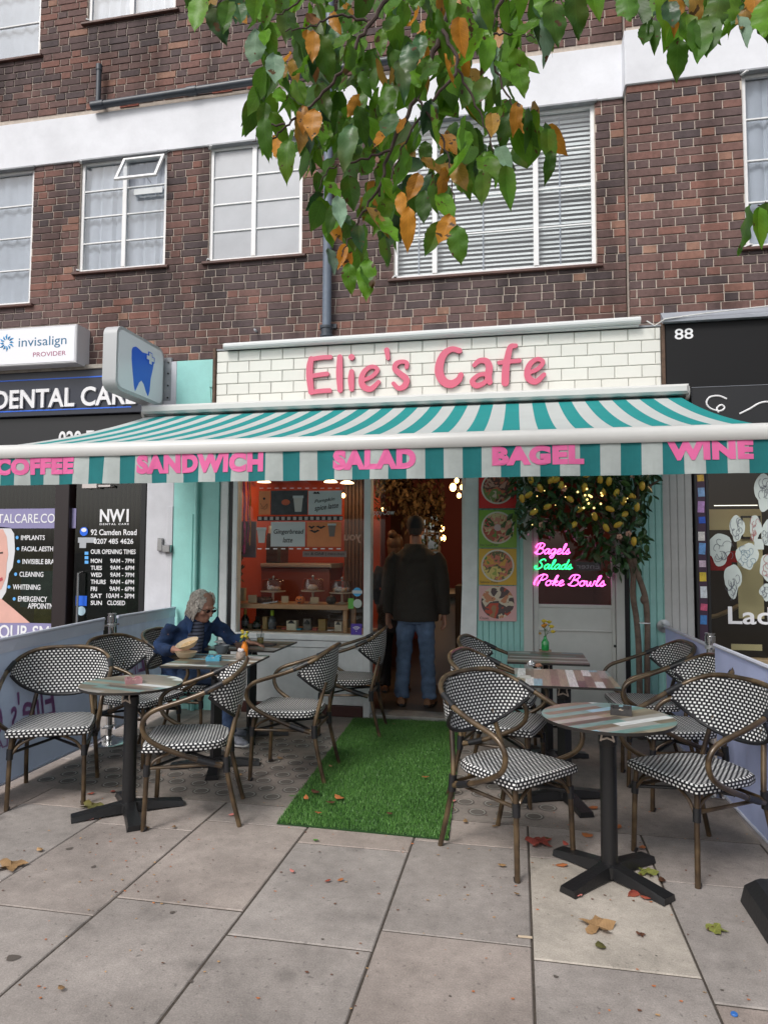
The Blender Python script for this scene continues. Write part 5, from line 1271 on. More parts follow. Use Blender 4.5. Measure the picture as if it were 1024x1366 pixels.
        for (p0, p1, r_) in (((.203, s * .199, .345), (.206, s * .200, .285), .0185), ((-.212, s * .199, .37), (-.216, s * .201, .29), .020), ((-.19, s * .284, .783), (-.10, s * .302, .741), .0165), ((-.06, s * .235, .371), (-.15, s * .219, .338), .0165), ((.203, s * .20, .02), (.214, s * .205, 0), .0145)):
            q = MB(); q.tube([p0, p1], r_, 10); q.build('binding', m_wrap, smooth=True, **W)
    q = MB(); q.tube(catmull([(.19, -.2, .405), (.2, 0, .412), (.19, .2, .405)], 4), .010, 8); q.build('front_rail', m_bam, smooth=True, **W)
    q = MB(); q.tube([(-.21, -.198, .335), (-.21, .198, .335)], .0095, 8); q.build('rear_stretcher', m_bam, smooth=True, **W)
    for s in (-1, 1): q = MB(); q.tube([(.2, s * .195, .32), (0, s * .0, .345), (-.205, -s * .195, .332)], .0085, 8); q.build('cross_stretcher', m_wrap, smooth=True, **W)
    return t
G_CH = 'black and white rattan bistro chairs'
CH = [  # x, y, heading deg, label
 (-2.80, -2.33, -64, 'rattan armchair at the far left, its back against the blue grey barrier'),
 (-2.72, -1.52, -8, 'rattan armchair between the left barrier and the chrome post, behind the left round table'),
 (-1.84, -2.45, 200, 'rattan armchair on the right of the left round table, seen from behind its arm'),
 (-1.52, -1.62, 182, 'rattan armchair facing the food table, its rear legs at the left edge of the turf'),
 (-1.40, -.47, 184, 'rattan armchair beside the white window panel, nearest to the doorway'),
 (-2.62, -.98, 4, 'rattan armchair that the grey haired man sits on, mostly hidden by him'),
 (-.04, -2.60, -41, 'rattan armchair in the right foreground standing beside the turf, left of the round table'),
 (.85, -2.50, 212, 'rattan armchair in the right foreground, right of the round table by the barrier'),
 (-.10, -1.72, -14, 'rattan armchair left of the middle square table on the right terrace'),
 (-.12, -.95, -8, 'rattan armchair farthest back on the left of the table with the green bottle'),
 (.93, -1.62, 190, 'rattan armchair right of the middle square table, before the chrome post'),
 (.88, -.93, 186, 'rattan armchair farthest back on the right, near the lemon tree trunk')]
proto = chair_proto()
for i, (x, y, h, lab) in enumerate(CH):
    o = proto if i == 0 else copy_tree(proto)
    o.location = (x, y, .001); o.rotation_euler = (0, 0, R(h)); tag(o, lab, 'chair', G_CH)

# ================================================================ TABLES
m_edge = mat('table_edge_black', (.02, .017, .015), .4)
m_base = mat('cast_black_base', (.011, .011, .012), .38, bump=.3, bscale=60)
m_cream2 = mat('cream_plastic', (.60, .50, .42), .4)
def table(x, y, rz, kind, seed, label, size=.30, dark=1., base_rot=20, wood=0.):
    t = empty('bistro_table', (x, y, 0), label, 'table', 'reclaimed wood look bistro tables', rz=R(rz))
    W = dict(parent=t, world=False)
    pm = plank_mat('plank_print_%d' % seed, seed, R(wood), dark)
    q = MB()
    if kind == 'round':
        n = 56; ring_ = [(size * math.cos(2 * math.pi * k / n), size * math.sin(2 * math.pi * k / n)) for k in range(n)]
    else:
        r_ = .008; s = size; ring_ = []
        for (cx_, cy_, a0) in ((s - r_, s - r_, 0), (-s + r_, s - r_, 90), (-s + r_, -s + r_, 180), (s - r_, -s + r_, 270)):
            for k in range(4): a = R(a0 + 30 * k); ring_.append((cx_ + r_ * math.cos(a), cy_ + r_ * math.sin(a)))
    n = len(ring_)
    q.mi = 0; q.add([(a, b_, .73) for a, b_ in ring_], [tuple(range(n))])
    q.mi = 1; q.add([(a, b_, .73) for a, b_ in ring_] + [(a, b_, .716) for a, b_ in ring_], [(k, k + n, (k + 1) % n + n, (k + 1) % n) for k in range(n)] + [tuple(range(2 * n - 1, n - 1, -1))])
    q.build('table_top', [pm, m_edge], **W)
    q = MB(); q.lathe([(.038, .05), (.038, .66)] if kind == 'round' else [(.042, .05), (.042, .68)], n=16 if kind == 'round' else 4); q.build('column', m_base, smooth=kind == 'round', **W)
    q = MB(); q.cbox((0, 0, .70), (.34, .06, .018)); q.cbox((0, 0, .705), (.06, .34, .014)); q.build('top_spider', m_base, **W)
    q = MB(); q.lathe([(.038, .60), (.043, .61), (.043, .655), (.038, .66)], n=16); q.build('column_collar', m_base, smooth=True, **W)
    q = MB()
    a = R(-100 - rz)
    for s in (-1, 1):
        px, py = math.cos(a), math.sin(a); tx, ty = -py, px
        q.tube([(px * .038 + tx * .028 * s, py * .038 + ty * .028 * s, .70), (px * .045 + tx * .022 * s, py * .045 + ty * .022 * s, .66), (px * .042 + tx * .030 * s, py * .042 + ty * .030 * s, .625)], .0045, 6)
    q.tube([(px * .042 + tx * -.030, py * .042 + ty * -.030, .63), (px * .046, py * .046, .642), (px * .042 + tx * .030, py * .042 + ty * .030, .63)], .005, 6)
    q.build('tilt_clamp', m_cream2, **W)
    for k in range(4):
        a = R(base_rot + 90 * k - rz); c, s = math.cos(a), math.sin(a)
        q = MB(); prof = [(.02, .036, .012, .068), (.12, .036, .010, .055), (.22, .040, .008, .042), (.300, .044, .002, .030)]
        vs = []
        for d, hw, z0, z1 in prof:
            for (w_, z) in ((-hw, z0), (hw, z0), (hw * .82, z1), (-hw * .82, z1)): vs.append((d * c - w_ * s, d * s + w_ * c, z))
        fs = [(0, 1, 2, 3), (15, 14, 13, 12)] + [(i * 4 + j, (i + 1) * 4 + j, (i + 1) * 4 + (j + 1) % 4, i * 4 + (j + 1) % 4) for i in range(3) for j in range(4)]
        q.add(vs, fs); q.build('foot', m_base, **W)
        q = MB(); q.lathe([(.014, 0), (.014, .008)], (.275 * c, .275 * s, 0), 8); q.build('glide', m_wrap, **W)
    q = MB(); q.lathe([(.055, .012), (.055, .06), (.035, .07)], n=16); q.build('hub', m_base, smooth=True, **W)
    return t
table(.405, -2.755, 0, 'round', 1, 'round plank patterned bistro table in the right foreground with a dark square ashtray', .30, base_rot=47, wood=-38)
table(-2.195, -2.49, 0, 'round', 8, 'round plank patterned bistro table on the left with a pink ashtray', .283, .8, base_rot=38, wood=12)
table(.27, -1.76, 1, 'square', 3, 'square plank patterned bistro table in the middle of the right terrace with foil on it', .295, .8, wood=92)
table(.20, -.94, 0, 'square', 4, 'square plank patterned bistro table farthest back on the right with a green bottle vase', .28, .65, wood=2)
table(-2.075, -1.60, 3, 'square', 5, 'square bistro table holding takeaway bowls, blue ashtray and orange flower vase', .29, .8, wood=5)
table(-2.14, -.79, 0, 'square', 6, 'square bistro table farthest back on the left, under the seated man\'s arms', .29, .65, wood=2)

# ================================================================ THINGS ON THE TABLES
TZ = .7305
def ashtray(px, py, m, label, s=.048, rz=20):
    p = onZ(px, py, TZ); t = empty('ashtray', (p.x, p.y, TZ), label, 'ashtray', rz=R(rz)); W = dict(parent=t, world=False)
    q = MB(); q.box((-s, -s, 0), (s, s, .010)); q.build('tray_floor', m, **W)
    q = MB()
    for a, b_, c, d in ((-s, -s, s, -s + .010), (-s, s - .010, s, s), (-s, -s + .010, -s + .010, s - .010), (s - .010, -s + .010, s, s - .010)):
        # rim in two pieces leaving a notch
        if c - a > d - b_: q.box((a, b_, .010), (a + (c - a) * .4, d, .030)); q.box((a + (c - a) * .6, b_, .010), (c, d, .030)); q.box((a + (c - a) * .4, b_, .010), (a + (c - a) * .6, d, .022))
        else: q.box((a, b_, .010), (c, b_ + (d - b_) * .4, .030)); q.box((a, b_ + (d - b_) * .6, .010), (c, d, .030)); q.box((a, b_ + (d - b_) * .4, .010), (c, b_ + (d - b_) * .6, .022))
    q.build('rim', m, **W)
    for k in range(2): q = MB(); q.tube([(-.02 + k * .02, -.01, .014), (.0 + k * .02, .01, .016)], .004, 6); q.build('cigarette_end', mat('cigarette_paper', (.55, .45, .35), .8), **W)
ashtray(828, 952, mat('dark_ashtray', (.045, .042, .042), .5, noise=.3, nscale=30), 'dark square ashtray on the right foreground round table', rz=-8)
ashtray(178, 911, mat('pink_ashtray', (.36, .19, .20), .5, noise=.2, nscale=30), 'dusty pink square ashtray on the left round table', .045, rz=35)
ashtray(285, 881, mat('blue_ashtray', (.08, .32, .45), .5, noise=.15, nscale=30), 'pale blue square ashtray at the front of the table with the food trays', .047, rz=15)
def lathe_thing(name, px, py, prof, m, label, cat, n=24, z=TZ, **k):
    p = onZ(px, py, z); q = MB(); q.lathe(prof, n=n); o = q.build(name, m, smooth=True); o.location = (p.x, p.y, z); return tag(o, label, cat, **k)
m_tray = mat('palm_leaf_tray', (.52, .41, .28), .75, noise=.15, nscale=18)
def bowl_prof(r, h, t=.003): return [(r * .55, 0), (r * .75, h * .3), (r, h), (r - t, h), (r * .72, h * .32), (r * .5, t), (.0001, t)]
lathe_thing('takeaway_bowl', 248, 878, [(a, b_) for a, b_ in bowl_prof(.078, .045)], m_tray, 'lower tan takeaway bowl standing on the left corner of the food table', 'bowl')
p = onZ(252, 876, TZ); q = MB(); q.lathe(bowl_prof(.082, .04), n=24); o = q.build('takeaway_bowl', m_tray, smooth=True); o.location = (p.x + .005, p.y - .012, TZ + .072); o.rotation_euler = (R(24), R(-16), 0); o.scale = (1.1, .8, 1); tag(o, 'upper tan takeaway bowl tipped up inside the other one', 'bowl')
q = MB(); q.lathe([(.0001, 0), (.045, .004), (.06, .010), (.0001, .012)], n=14); o = q.build('leftover_food', mat('rice_salad', (.45, .30, .15), .8, noise=.5, nscale=60), smooth=True); o.location = (p.x + .004, p.y - .012, TZ + .082); o.rotation_euler = (R(24), R(-16), 0); tag(o, 'pale food leftovers lying in the tipped takeaway bowl', 'food')
m_gbowl = mat('slate_grey_glaze', (.10, .115, .13), .3)
lathe_thing('grey_bowl', 296, 872, bowl_prof(.058, .062), m_gbowl, 'small slate grey bowl behind the blue ashtray', 'bowl')
lathe_thing('brown_bowl', 322, 868, bowl_prof(.055, .058), mat('brown_glaze', (.13, .08, .06), .35), 'small brown bowl right of the slate grey one', 'bowl')
lathe_thing('sauce_pot', 321, 880, [(.026, 0), (.034, .015), (.034, .045), (.028, .055), (.025, .055), (.03, .04), (.03, .012), (.0001, .006)], mat('speckled_clay', (.30, .24, .20), .5, noise=.4, nscale=50), 'small speckled clay pot at the front right of the food table', 'pot')
q = MB(); rr = random.Random(3); pc = onZ(321, 880, TZ)
for k in range(7): q.sphere((pc.x + rr.uniform(-.018, .018), pc.y + rr.uniform(-.018, .018), TZ + .058 + rr.uniform(0, .012)), .012, 6, 5)
tag(q.build('crumpled_napkin', mat('napkin_white', (.66, .60, .60), .8, noise=.3, nscale=60), smooth=True), 'scrunched white and red napkin stuffed in the clay pot', 'napkin')
# orange vase with yellow flowers
def vase(px, py, prof, m, lab, mflow, flow, z=TZ, sx=1., base=None):
    p = onZ(px, py, z); t = empty('flower_vase', (p.x, p.y, z), lab, 'vase'); W = dict(parent=t, world=False)
    q = MB(); q.lathe(prof, n=20); q.build('bottle', m, smooth=True, **W)
    top_ = prof[-1][1]; rr = random.Random(int(px))
    for k in range(flow):
        a = rr.uniform(0, 6.28); d = rr.uniform(.005, .055) * sx; zt = top_ + rr.uniform(.03, .095) * sx
        tip = (d * math.cos(a), d * math.sin(a), zt)
        q = MB(); q.tube(catmull([(0, 0, top_ - .02), (tip[0] * .3, tip[1] * .3, top_ + .02), tip], 4), .0016, 5); q.build('stem', mat('stem_green', (.06, .13, .03), .6), **W)
        q = MB(); r_ = rr.uniform(.010, .015) * sx; q.sphere(tip, r_, 8, 6, (1, 1, .8)); 
        for j in range(5): aj = j * 1.257; q.sphere((tip[0] + r_ * .8 * math.cos(aj), tip[1] + r_ * .8 * math.sin(aj), tip[2] + .002), r_ * .55, 6, 4, (1, 1, .6))
        q.build('flower', mflow[k % len(mflow)], smooth=True, **W)
        q = MB(); M = Euler((rr.uniform(-1, 1), rr.uniform(-1, 1), a)).to_matrix(); q.add([Vector(tip) * .7 + Vector((0, 0, top_ * .3)) + M @ Vector(v) for v in ((0, 0, 0), (.015, .007, .004), (.034, 0, 0), (.015, -.007, .004))], [(0, 1, 2, 3)]); q.build('leaf', MATS['stem_green'], **W)
    return t
m_yf = mat('yellow_petal', (.62, .46, .04), .6); m_of = mat('green_yellow_bud', (.36, .42, .05), .6); m_oo = mat('orange_petal', (.60, .25, .03), .6)
vase(326, 879, [(.022, 0), (.024, .01), (.024, .085), (.018, .10), (.014, .115), (.017, .122)], mat('orange_vase', (.68, .20, .01), .3), 'orange bottle vase with yellow flowers beside the seated man\'s plate', [m_yf, m_of, m_yf], 11, sx=.8)
gt = onZ(727, 869, TZ); q = MB(); q.box((gt.x - .045, gt.y - .035, TZ), (gt.x + .045, gt.y + .035, TZ + .012)); tag(q.build('wooden_coaster', mat('pale_wood', (.33, .25, .17), .6, noise=.2)), 'small wooden block under the green bottle', 'coaster')
vase(727, 867.5, [(.026, 0), (.029, .008), (.029, .062), (.016, .085), (.010, .10), (.012, .108)], mat('green_glass', (.01, .30, .06), .12, spec=.8), 'emerald green bottle vase with yellow flowers on the back right table', [m_yf, m_yf, m_oo], 7, z=TZ + .0122, sx=1.25)
# plates, glass, foil, paper
def plate(px, py, r, m, lab): return lathe_thing('plate', px, py, [(r * .6, 0), (r, .012), (r * .98, .015), (r * .6, .005), (.0001, .005)], m, lab, 'plate', 28)
plate(305, 858, .12, mat('grey_white_plate', (.50, .50, .52), .3), 'large pale plate in front of the seated man')
q = MB(); gp = onZ(347, 861, TZ); q.bbox((gp.x - .10, gp.y - .05, TZ), (gp.x + .12, gp.y + .06, TZ + .012), .003); tag(q.build('serving_slate', mat('slate_plate', (.05, .05, .055), .4)), 'dark rectangular slate under the drinking glass', 'slate')
gt_ = empty('drinking_glass', (gp.x, gp.y, TZ + .0125), 'half full drinking glass with a straw beyond the orange vase', 'glass')
q = MB(); q.lathe([(.026, 0), (.032, .085), (.030, .085), (.024, .006), (.0001, .006)], n=18); q.build('tumbler', glass('clear_tumbler', (.92, .93, .92), 1.6, .02), gt_, world=False, smooth=True)
q = MB(); q.lathe([(.023, .007), (.027, .05), (.0001, .05)], n=16); q.build('drink', mat('cloudy_drink', (.30, .24, .08), .3), gt_, world=False, smooth=True)
q = MB(); q.tube([(0, 0, .01), (.012, .004, .12)], .003, 6); q.build('straw', m_blk2, gt_, world=False)
lathe_thing('salt_shaker', 309, 858.5, [(.010, 0), (.012, .02), (.008, .032), (.005, .04), (.0001, .044)], mat('salt_white', (.75, .75, .74), .4), 'tiny white salt shaker on the pale plate', 'shaker', 12)
def crumple(px, py, z, s, m, name, lab, cat):
    p = onZ(px, py, z); rr = random.Random(int(px)); bm = bmesh.new(); bmesh.ops.create_icosphere(bm, subdivisions=3, radius=1)
    for v in bm.verts: 
        f = .75 + .35 * rr.random(); v.co = Vector((v.co.x * s[0] * f, v.co.y * s[1] * f, max(v.co.z * s[2] * f, -s[2] * .7)))
    me = bpy.data.meshes.new(name); bm.to_mesh(me); bm.free(); me.materials.append(m); o = link(name, me); o.location = (p.x, p.y, z + s[2] * .7); return tag(o, lab, cat)
crumple(708, 889, TZ, (.028, .022, .022), mat('foil', (.6, .6, .62), .25, metal=.8), 'crumpled_foil', 'ball of crumpled silver foil on the middle right table', 'foil')
crumple(718, 890, TZ, (.024, .018, .016), mat('brown_crumb', (.28, .14, .09), .7), 'pastry_scrap', 'brown pastry scrap beside the foil ball', 'food')
q = MB(); p = onZ(701, 903, TZ); q.box((p.x - .035, p.y - .05, TZ), (p.x + .03, p.y + .045, TZ + .002)); tag(q.build('paper_card', mat('off_white_card', (.45, .45, .42), .6)), 'small off-white card at the left edge of the middle right table', 'card')

# ================================================================ BARRIERS
m_bar = mat('lilac_canvas', (.52, .58, .86), .75, noise=.05, nscale=6, trans=.22, bump=.15, bscale=120)
m_barL = mat('blue_grey_canvas', (.45, .54, .70), .75, noise=.07, nscale=5, trans=.12, bump=.15, bscale=120)
m_hemc = mat('lilac_hem', (.62, .64, .74), .7, trans=.15)
m_chr = mat('chrome', (.62, .62, .62), .13, metal=1)
m_sil = mat('satin_aluminium', (.42, .43, .44), .35, metal=.6)
def canvas(ax, ay, bx_, by_, z0a, z1a, z0b, z1b, label, m, words=None, seed=1, sagt=.0):
    t = empty('canvas_barrier', (ax, ay, 0), label, 'barrier', 'canvas barriers between chrome posts')
    n, k_ = 30, 10; q = MB(); vs = []; d = Vector((bx_ - ax, by_ - ay, 0)); L_ = d.length; nrm = Vector((-d.y, d.x, 0)).normalized(); rr = random.Random(seed)
    ph = rr.random() * 6
    def P(u_, v_):
        z0 = z0a + (z0b - z0a) * u_; z1 = z1a + (z1b - z1a) * u_ - sagt * 4 * u_ * (1 - u_)
        off = (.010 * math.sin(u_ * 21 + ph) + .008 * math.sin(u_ * 47 + ph * 2) + .012 * math.sin(u_ * 9)) * (1 - abs(2 * v_ - 1) ** 3) * (.5 + .5 * (1 - v_))
        return Vector((ax, ay, 0)) + d * u_ + Vector((0, 0, z0 + (z1 - z0) * v_)) + nrm * off
    for i in range(n + 1):
        for j in range(k_ + 1): vs.append(P(i / n, j / k_))
    q.add(vs, [(i * (k_ + 1) + j, (i + 1) * (k_ + 1) + j, (i + 1) * (k_ + 1) + j + 1, i * (k_ + 1) + j + 1) for i in range(n) for j in range(k_)]); q.build('canvas', m, t, smooth=True)
    q = MB(); q.tube([P(i / 12, 1) for i in range(13)], .013, 8); q.build('top_hem', m_hemc, t, smooth=True)
    q = MB(); q.tube([P(i / 12, 0) for i in range(13)], .009, 8); q.build('bottom_hem', m_hemc, t, smooth=True)
    return t, P, nrm
def post(x, y, label, h=1.0, z=0., sq=False, gr='chrome barrier posts'):
    t = empty('barrier_post', (x, y, z), label, 'post', gr); W = dict(parent=t, world=False, smooth=True)
    q = MB(); q.lathe([(.18, 0), (.18, .008), (.165, .018), (.06, .034), (.035, .05), (.0001, .05)], n=40); q.build('base', m_chr, **W)
    q = MB()
    q.lathe([(.024, .04), (.024, h - .07)], n=20); q.build('tube', m_chr, **W)
    q = MB(); q.lathe([(.024, h - .07), (.032, h - .068), (.032, h - .02), (.026, h - .018), (.026, h - .008), (.032, h - .006), (.032, h), (.0001, h)], n=20); q.build('head', m_chr, **W)
    for zz in (h - .09, .12):
        q = MB(); q.lathe([(.028, zz - .012), (.034, zz - .01), (.034, zz + .01), (.028, zz + .012)], n=16); q.build('clip_ring', m_sil, **W)
        for a in (R(80), R(-100)):
            q = MB(); q.tube([(.03 * math.cos(a), .03 * math.sin(a), zz), (.075 * math.cos(a), .075 * math.sin(a), zz)], .007, 8); q.build('hook', m_chr, **W)
    return t
post(-3.155, -1.20, 'chrome post with a round base holding up the blue grey barrier on the left', 1.0)
tL, PL, nL = canvas(-3.165, -1.29, -3.12, -3.0, .05, .965, .05, .93, 'blue grey canvas barrier on the left nearest the camera, pink print showing through in reverse', m_barL, seed=2)
tL2, PL2, _ = canvas(-3.22, -.06, -3.165, -1.11, .10, .955, .08, .965, 'blue grey canvas barrier between the mint wall and the left chrome post', m_barL, seed=5)
# top hem is a broad pale band on the left barrier
for tt, PP in ((tL, PL), (tL2, PL2)):
    q = MB(); vs = []; 
    for i in range(21): a = PP(i / 20, 1); b_ = PP(i / 20, .905); vs += [a + Vector((.006, 0, 0)), b_ + Vector((.006, 0, 0))]
    q.add(vs, [(2 * i, 2 * i + 1, 2 * i + 3, 2 * i + 2) for i in range(20)]); q.build('hem_band', mat('hem_band_canvas', (.58, .62, .74), .7), tt)
m_pk = mat('faded_pink_print', (.40, .20, .42), .7)
def bwrite(s, PP, u0, u1, v0, v1, tt, off=.010, shear=0.):
    me = text_mesh(s, m_pk, .02, .012, shear); co = np.zeros(len(me.vertices) * 3); me.vertices.foreach_get('co', co); co = co.reshape(-1, 3); lo, hi = co.min(0), co.max(0); t_ = (co - lo) / np.maximum(hi - lo, 1e-9)
    out = [];
    for a in t_:
        p = PP(u0 + (u1 - u0) * a[0], v0 + (v1 - v0) * a[1]); out.append((p.x + off, p.y, p.z))
    me.vertices.foreach_set('co', np.array(out).ravel()); me.update(); o = link('reversed_print', me, tt, world=True)
bwrite("Elie's Cafe", PL, .34, .86, .34, .60, tL, shear=.3); bwrite('COFFEE, SALAD, BAGELS', PL, .34, .9, .24, .31, tL, shear=.0)
bwrite("Elie's", PL2, .55, .97, .42, .66, tL2, shear=.3)
post(1.205, -1.40, 'chrome post standing between the two lilac barriers on the right', .985)
q = MB(); q.lathe([(.055, 0), (.055, .012), (.03, .02), (.018, .03), (.018, .07)], n=24, M=Matrix.Rotation(R(90), 3, 'X')); wr = q.build('wall_rose', m_sil, smooth=True); wr.location = (1.195, -.008, .885); tag(wr, 'round steel wall fixing on the mint boards holding the right barrier', 'wall fixing')
tR, PR, _ = canvas(1.195, -.07, 1.205, -1.31, .03, .885, .04, .90, 'lilac canvas barrier between the mint wall fixing and the right chrome post', m_bar, seed=7)
tR2, PR2, _ = canvas(1.205, -1.50, 1.24, -3.05, .04, .92, .05, .93, 'lilac canvas barrier on the right nearest the camera, running out of view', m_bar, seed=9)
# pavement board foot, cut off by the frame
m_rub = mat('black_rubber', (.014, .014, .015), .5, bump=.3, bscale=60)
ab = empty('pavement_board', (1.25, -3.1, 0), 'black plastic base of a pavement sign cut off by the right edge of the photo', 'pavement sign')
q = MB()
vs = []; prof = [(0, .0), (.03, -.02), (.30, -.02), (.33, .0), (.33, .44), (.30, .46), (.03, .46), (0, .44)]
q.add([(.925 + x_, -3.32 + y_, .004) for x_, y_ in prof] + [(.94 + x_ * .95, -3.31 + y_ * .96, .075) for x_, y_ in prof] + [(.98 + x_ * .8, -3.28 + y_ * .85, .11) for x_, y_ in prof],
      [tuple(range(7, -1, -1)), tuple(range(16, 24))] + [(L_ * 8 + k, L_ * 8 + (k + 1) % 8, (L_ + 1) * 8 + (k + 1) % 8, (L_ + 1) * 8 + k) for L_ in range(2) for k in range(8)])
q.build('base', m_rub, ab)
q = MB(); q.tube([(1.12, -3.28, .10), (1.2, -3.27, .9)], .02, 8); q.tube([(1.15, -2.92, .10), (1.2, -2.92, .9)], .02, 8); q.build('frame', m_rub, ab)
q = MB(); q.cbox((1.22, -3.08, .55), (.02, .42, .75), Matrix.Rotation(R(8), 3, 'Y')); q.build('board', m_blk2, ab)

# ================================================================ WINDOW DISPLAY
def D(cx, cy): return 300 + cx / 5.12, 630 + cy / 5.12
def dquad(cx0, cy0, cx1, cy1, Y, m, parent, name, th=.0015, **k):
    a = D(cx0, cy0); c = D(cx1, cy1); return quad(a[0], a[1], c[0], c[1], Y, m, parent, name, th, **k)
def dpt(cx, cy, Y): return onY(*D(cx, cy), Y)
film = empty('film_strip_decal', dpt(520, 310, .012), 'film strip window decals advertising pumpkin spice latte and gingerbread latte', 'window decal')
FY = .016
m_cw = mat('card_white_print', (.50, .53, .54), .5); m_ob = mat('orange_card_print', (.62, .20, .07), .5, noise=.1); m_dk = mat('dark_photo_print', (.035, .035, .04), .4, noise=.4, nscale=20); m_ink2 = mat('black_marker', (.01, .01, .012), .6)
dquad(312, 122, 566, 292, FY, m_dk, film, 'photo_card'); dquad(568, 124, 798, 291, FY, m_cw, film, 'note_card'); dquad(230, 126, 311, 291, FY, m_ob, film, 'pumpkin_card')
dquad(312, 338, 548, 507, FY, m_cw, film, 'note_card'); dquad(560, 338, 795, 509, FY, m_ob, film, 'bat_card')
def cupp(cx, cy, s, m1, m2, Y):
    poly_print([D(cx - 32 * s, cy - 40 * s), D(cx + 32 * s, cy - 40 * s), D(cx + 22 * s, cy + 55 * s), D(cx - 22 * s, cy + 55 * s)], Y, m1, film, 'cup_print'); dquad(cx - 36 * s, cy - 56 * s, cx + 36 * s, cy - 38 * s, Y, m2, film, 'cup_lid_print')
m_cup = mat('cup_print_white', (.48, .46, .44), .5)
cupp(500, 215, 1, m_cup, m_cw, FY - .0022); cupp(250, 430, .95, m_cup, m_cw, FY - .0022); cupp(730, 395, .8, mat('cup_dark', (.16, .13, .12), .5), m_cw, FY - .0022)
disc(*D(415, 205), .028, FY - .002, mat('pumpkin_print', (.50, .10, .04), .5), film, 'pumpkin_print', 1.5)
disc(*D(268, 180), .012, FY - .002, m_ink2, film, 'face_doodle'); 
q = MB(); q.tube(catmull([dpt(x, y, FY - .003) for x, y in ((240, 210), (262, 240), (290, 215), (280, 250), (245, 245))], 4), .0014, 5); q.build('doodle', m_ink2, film)
for (x0, y0, x1, y1) in ((568, 372, 615, 385), (620, 372, 690, 382), (575, 400, 650, 410)):
    q = MB(); w_ = x1 - x0; P = [dpt(x, y, FY - .002) for x, y in ((x0, y0), (x0 + w_ * .25, y0 - 8), (x0 + w_ * .45, y0 + 2), (x0 + w_ * .5, y0 - 5), (x0 + w_ * .55, y0 + 2), (x0 + w_ * .75, y0 - 8), (x1, y0), (x0 + w_ * .8, y0 + 4), (x0 + w_ * .5, y0 + 16), (x0 + w_ * .2, y0 + 4))]; q.prism([(p.x, p.z) for p in P][::-1], FY - .0035, FY - .002); q.build('bat_print', m_ink2, film)
def hand(s, cx0, cy0, cx1, cy1, rise):
    Y = FY - .0022; a, c = dpt(cx0, cy0, Y), dpt(cx1, cy1, Y); me = text_mesh(s, m_ink2, .05, .01, .2)
    remap(me, (a.x, Y, a.z), (c.x, Y, a.z + rise), (a.x, Y, c.z - rise), (0, -1, 0), .001); link('handwriting', me, film, world=True)
hand('Pumpkin', 612, 218, 750, 168, .025); hand('spice latte', 612, 275, 775, 205, .03); hand('Gingerbread', 333, 430, 538, 388, .0); hand('latte', 395, 480, 462, 445, 0)
q = MB(); P = [dpt(x, y, FY - .002) for x, y in ((600, 145), (612, 132), (628, 137), (636, 130), (650, 150), (632, 146), (615, 148))]; q.prism([(p.x, p.z) for p in P][::-1], FY - .0035, FY - .002); q.build('bat_print', m_ink2, film)
dquad(222, 298, 805, 332, FY, m_ink2, film, 'film_edge')
for k in range(15): dquad(228 + k * 39.5, 304, 250 + k * 39.5, 326, FY - .002, mat('film_hole_print', (.40, .36, .34), .5), film, 'film_hole')
for k in range(11): dquad(236 + k * 52, 106, 262 + k * 52, 111, FY, m_wht, film, 'dash')
for k in range(11): dquad(222 + k * 54, 519, 250 + k * 54, 526, FY, m_wht, film, 'dash')
stk = empty('glass_stickers', dpt(900, 900, .01), 'column of round blue, green and purple wifi stickers in the corner of the cafe window', 'stickers')
disc(*D(903, 818), .041, .014, mat('azure_sticker', (.05, .35, .65), .4), stk, 'round_sticker'); dquad(868, 808, 938, 828, .0115, m_cw, stk, 'sticker_band', .001)
dquad(840, 862, 880, 932, .014, mat('green_sticker', (.10, .35, .05), .4), stk, 'square_sticker'); disc(*D(905, 897), .041, .0125, mat('pale_sticker', (.42, .48, .44), .4), stk, 'round_sticker')
dquad(860, 1036, 935, 1110, .014, mat('violet_sticker', (.07, .03, .30), .4), stk, 'square_sticker')
for r_ in (12, 21, 30):
    q = MB(); P = [dpt(897 + r_ * math.cos(a), 1082 - r_ * math.sin(a) * .9, .0115) for a in [R(40 + 100 * k / 8) for k in range(9)]]; q.tube(P, .0028, 5); q.build('wifi_arc', m_wht, stk)
disc(*D(897, 1086), .004, .0118, m_wht, stk, 'wifi_dot')
pill = empty('reversed_banner', dpt(700, 500, .5), 'reversed white lettering and grey pill label hanging inside the cafe window', 'banner')
dquad(530, 540, 830, 578, .10, mat('grey_pill', (.22, .17, .17), .5), pill, 'pill_label'); 
a = D(545, 570); c = D(815, 548); write('opti.com | BAD & co', m_ink2, a[0], a[1], c[0], c[1], .097, pill, depth=.001, mirror=True)
a = D(583, 488); c = D(780, 425); write('can', mat('ghost_lettering', (.60, .42, .36), .6), a[0], a[1], c[0], c[1], .45, pill, depth=.001, mirror=True, offset=.03)
a = D(812, 484); c = D(930, 425); write('you', MATS['ghost_lettering'], a[0], a[1], c[0], c[1], .45, pill, depth=.001, mirror=True, offset=.03)
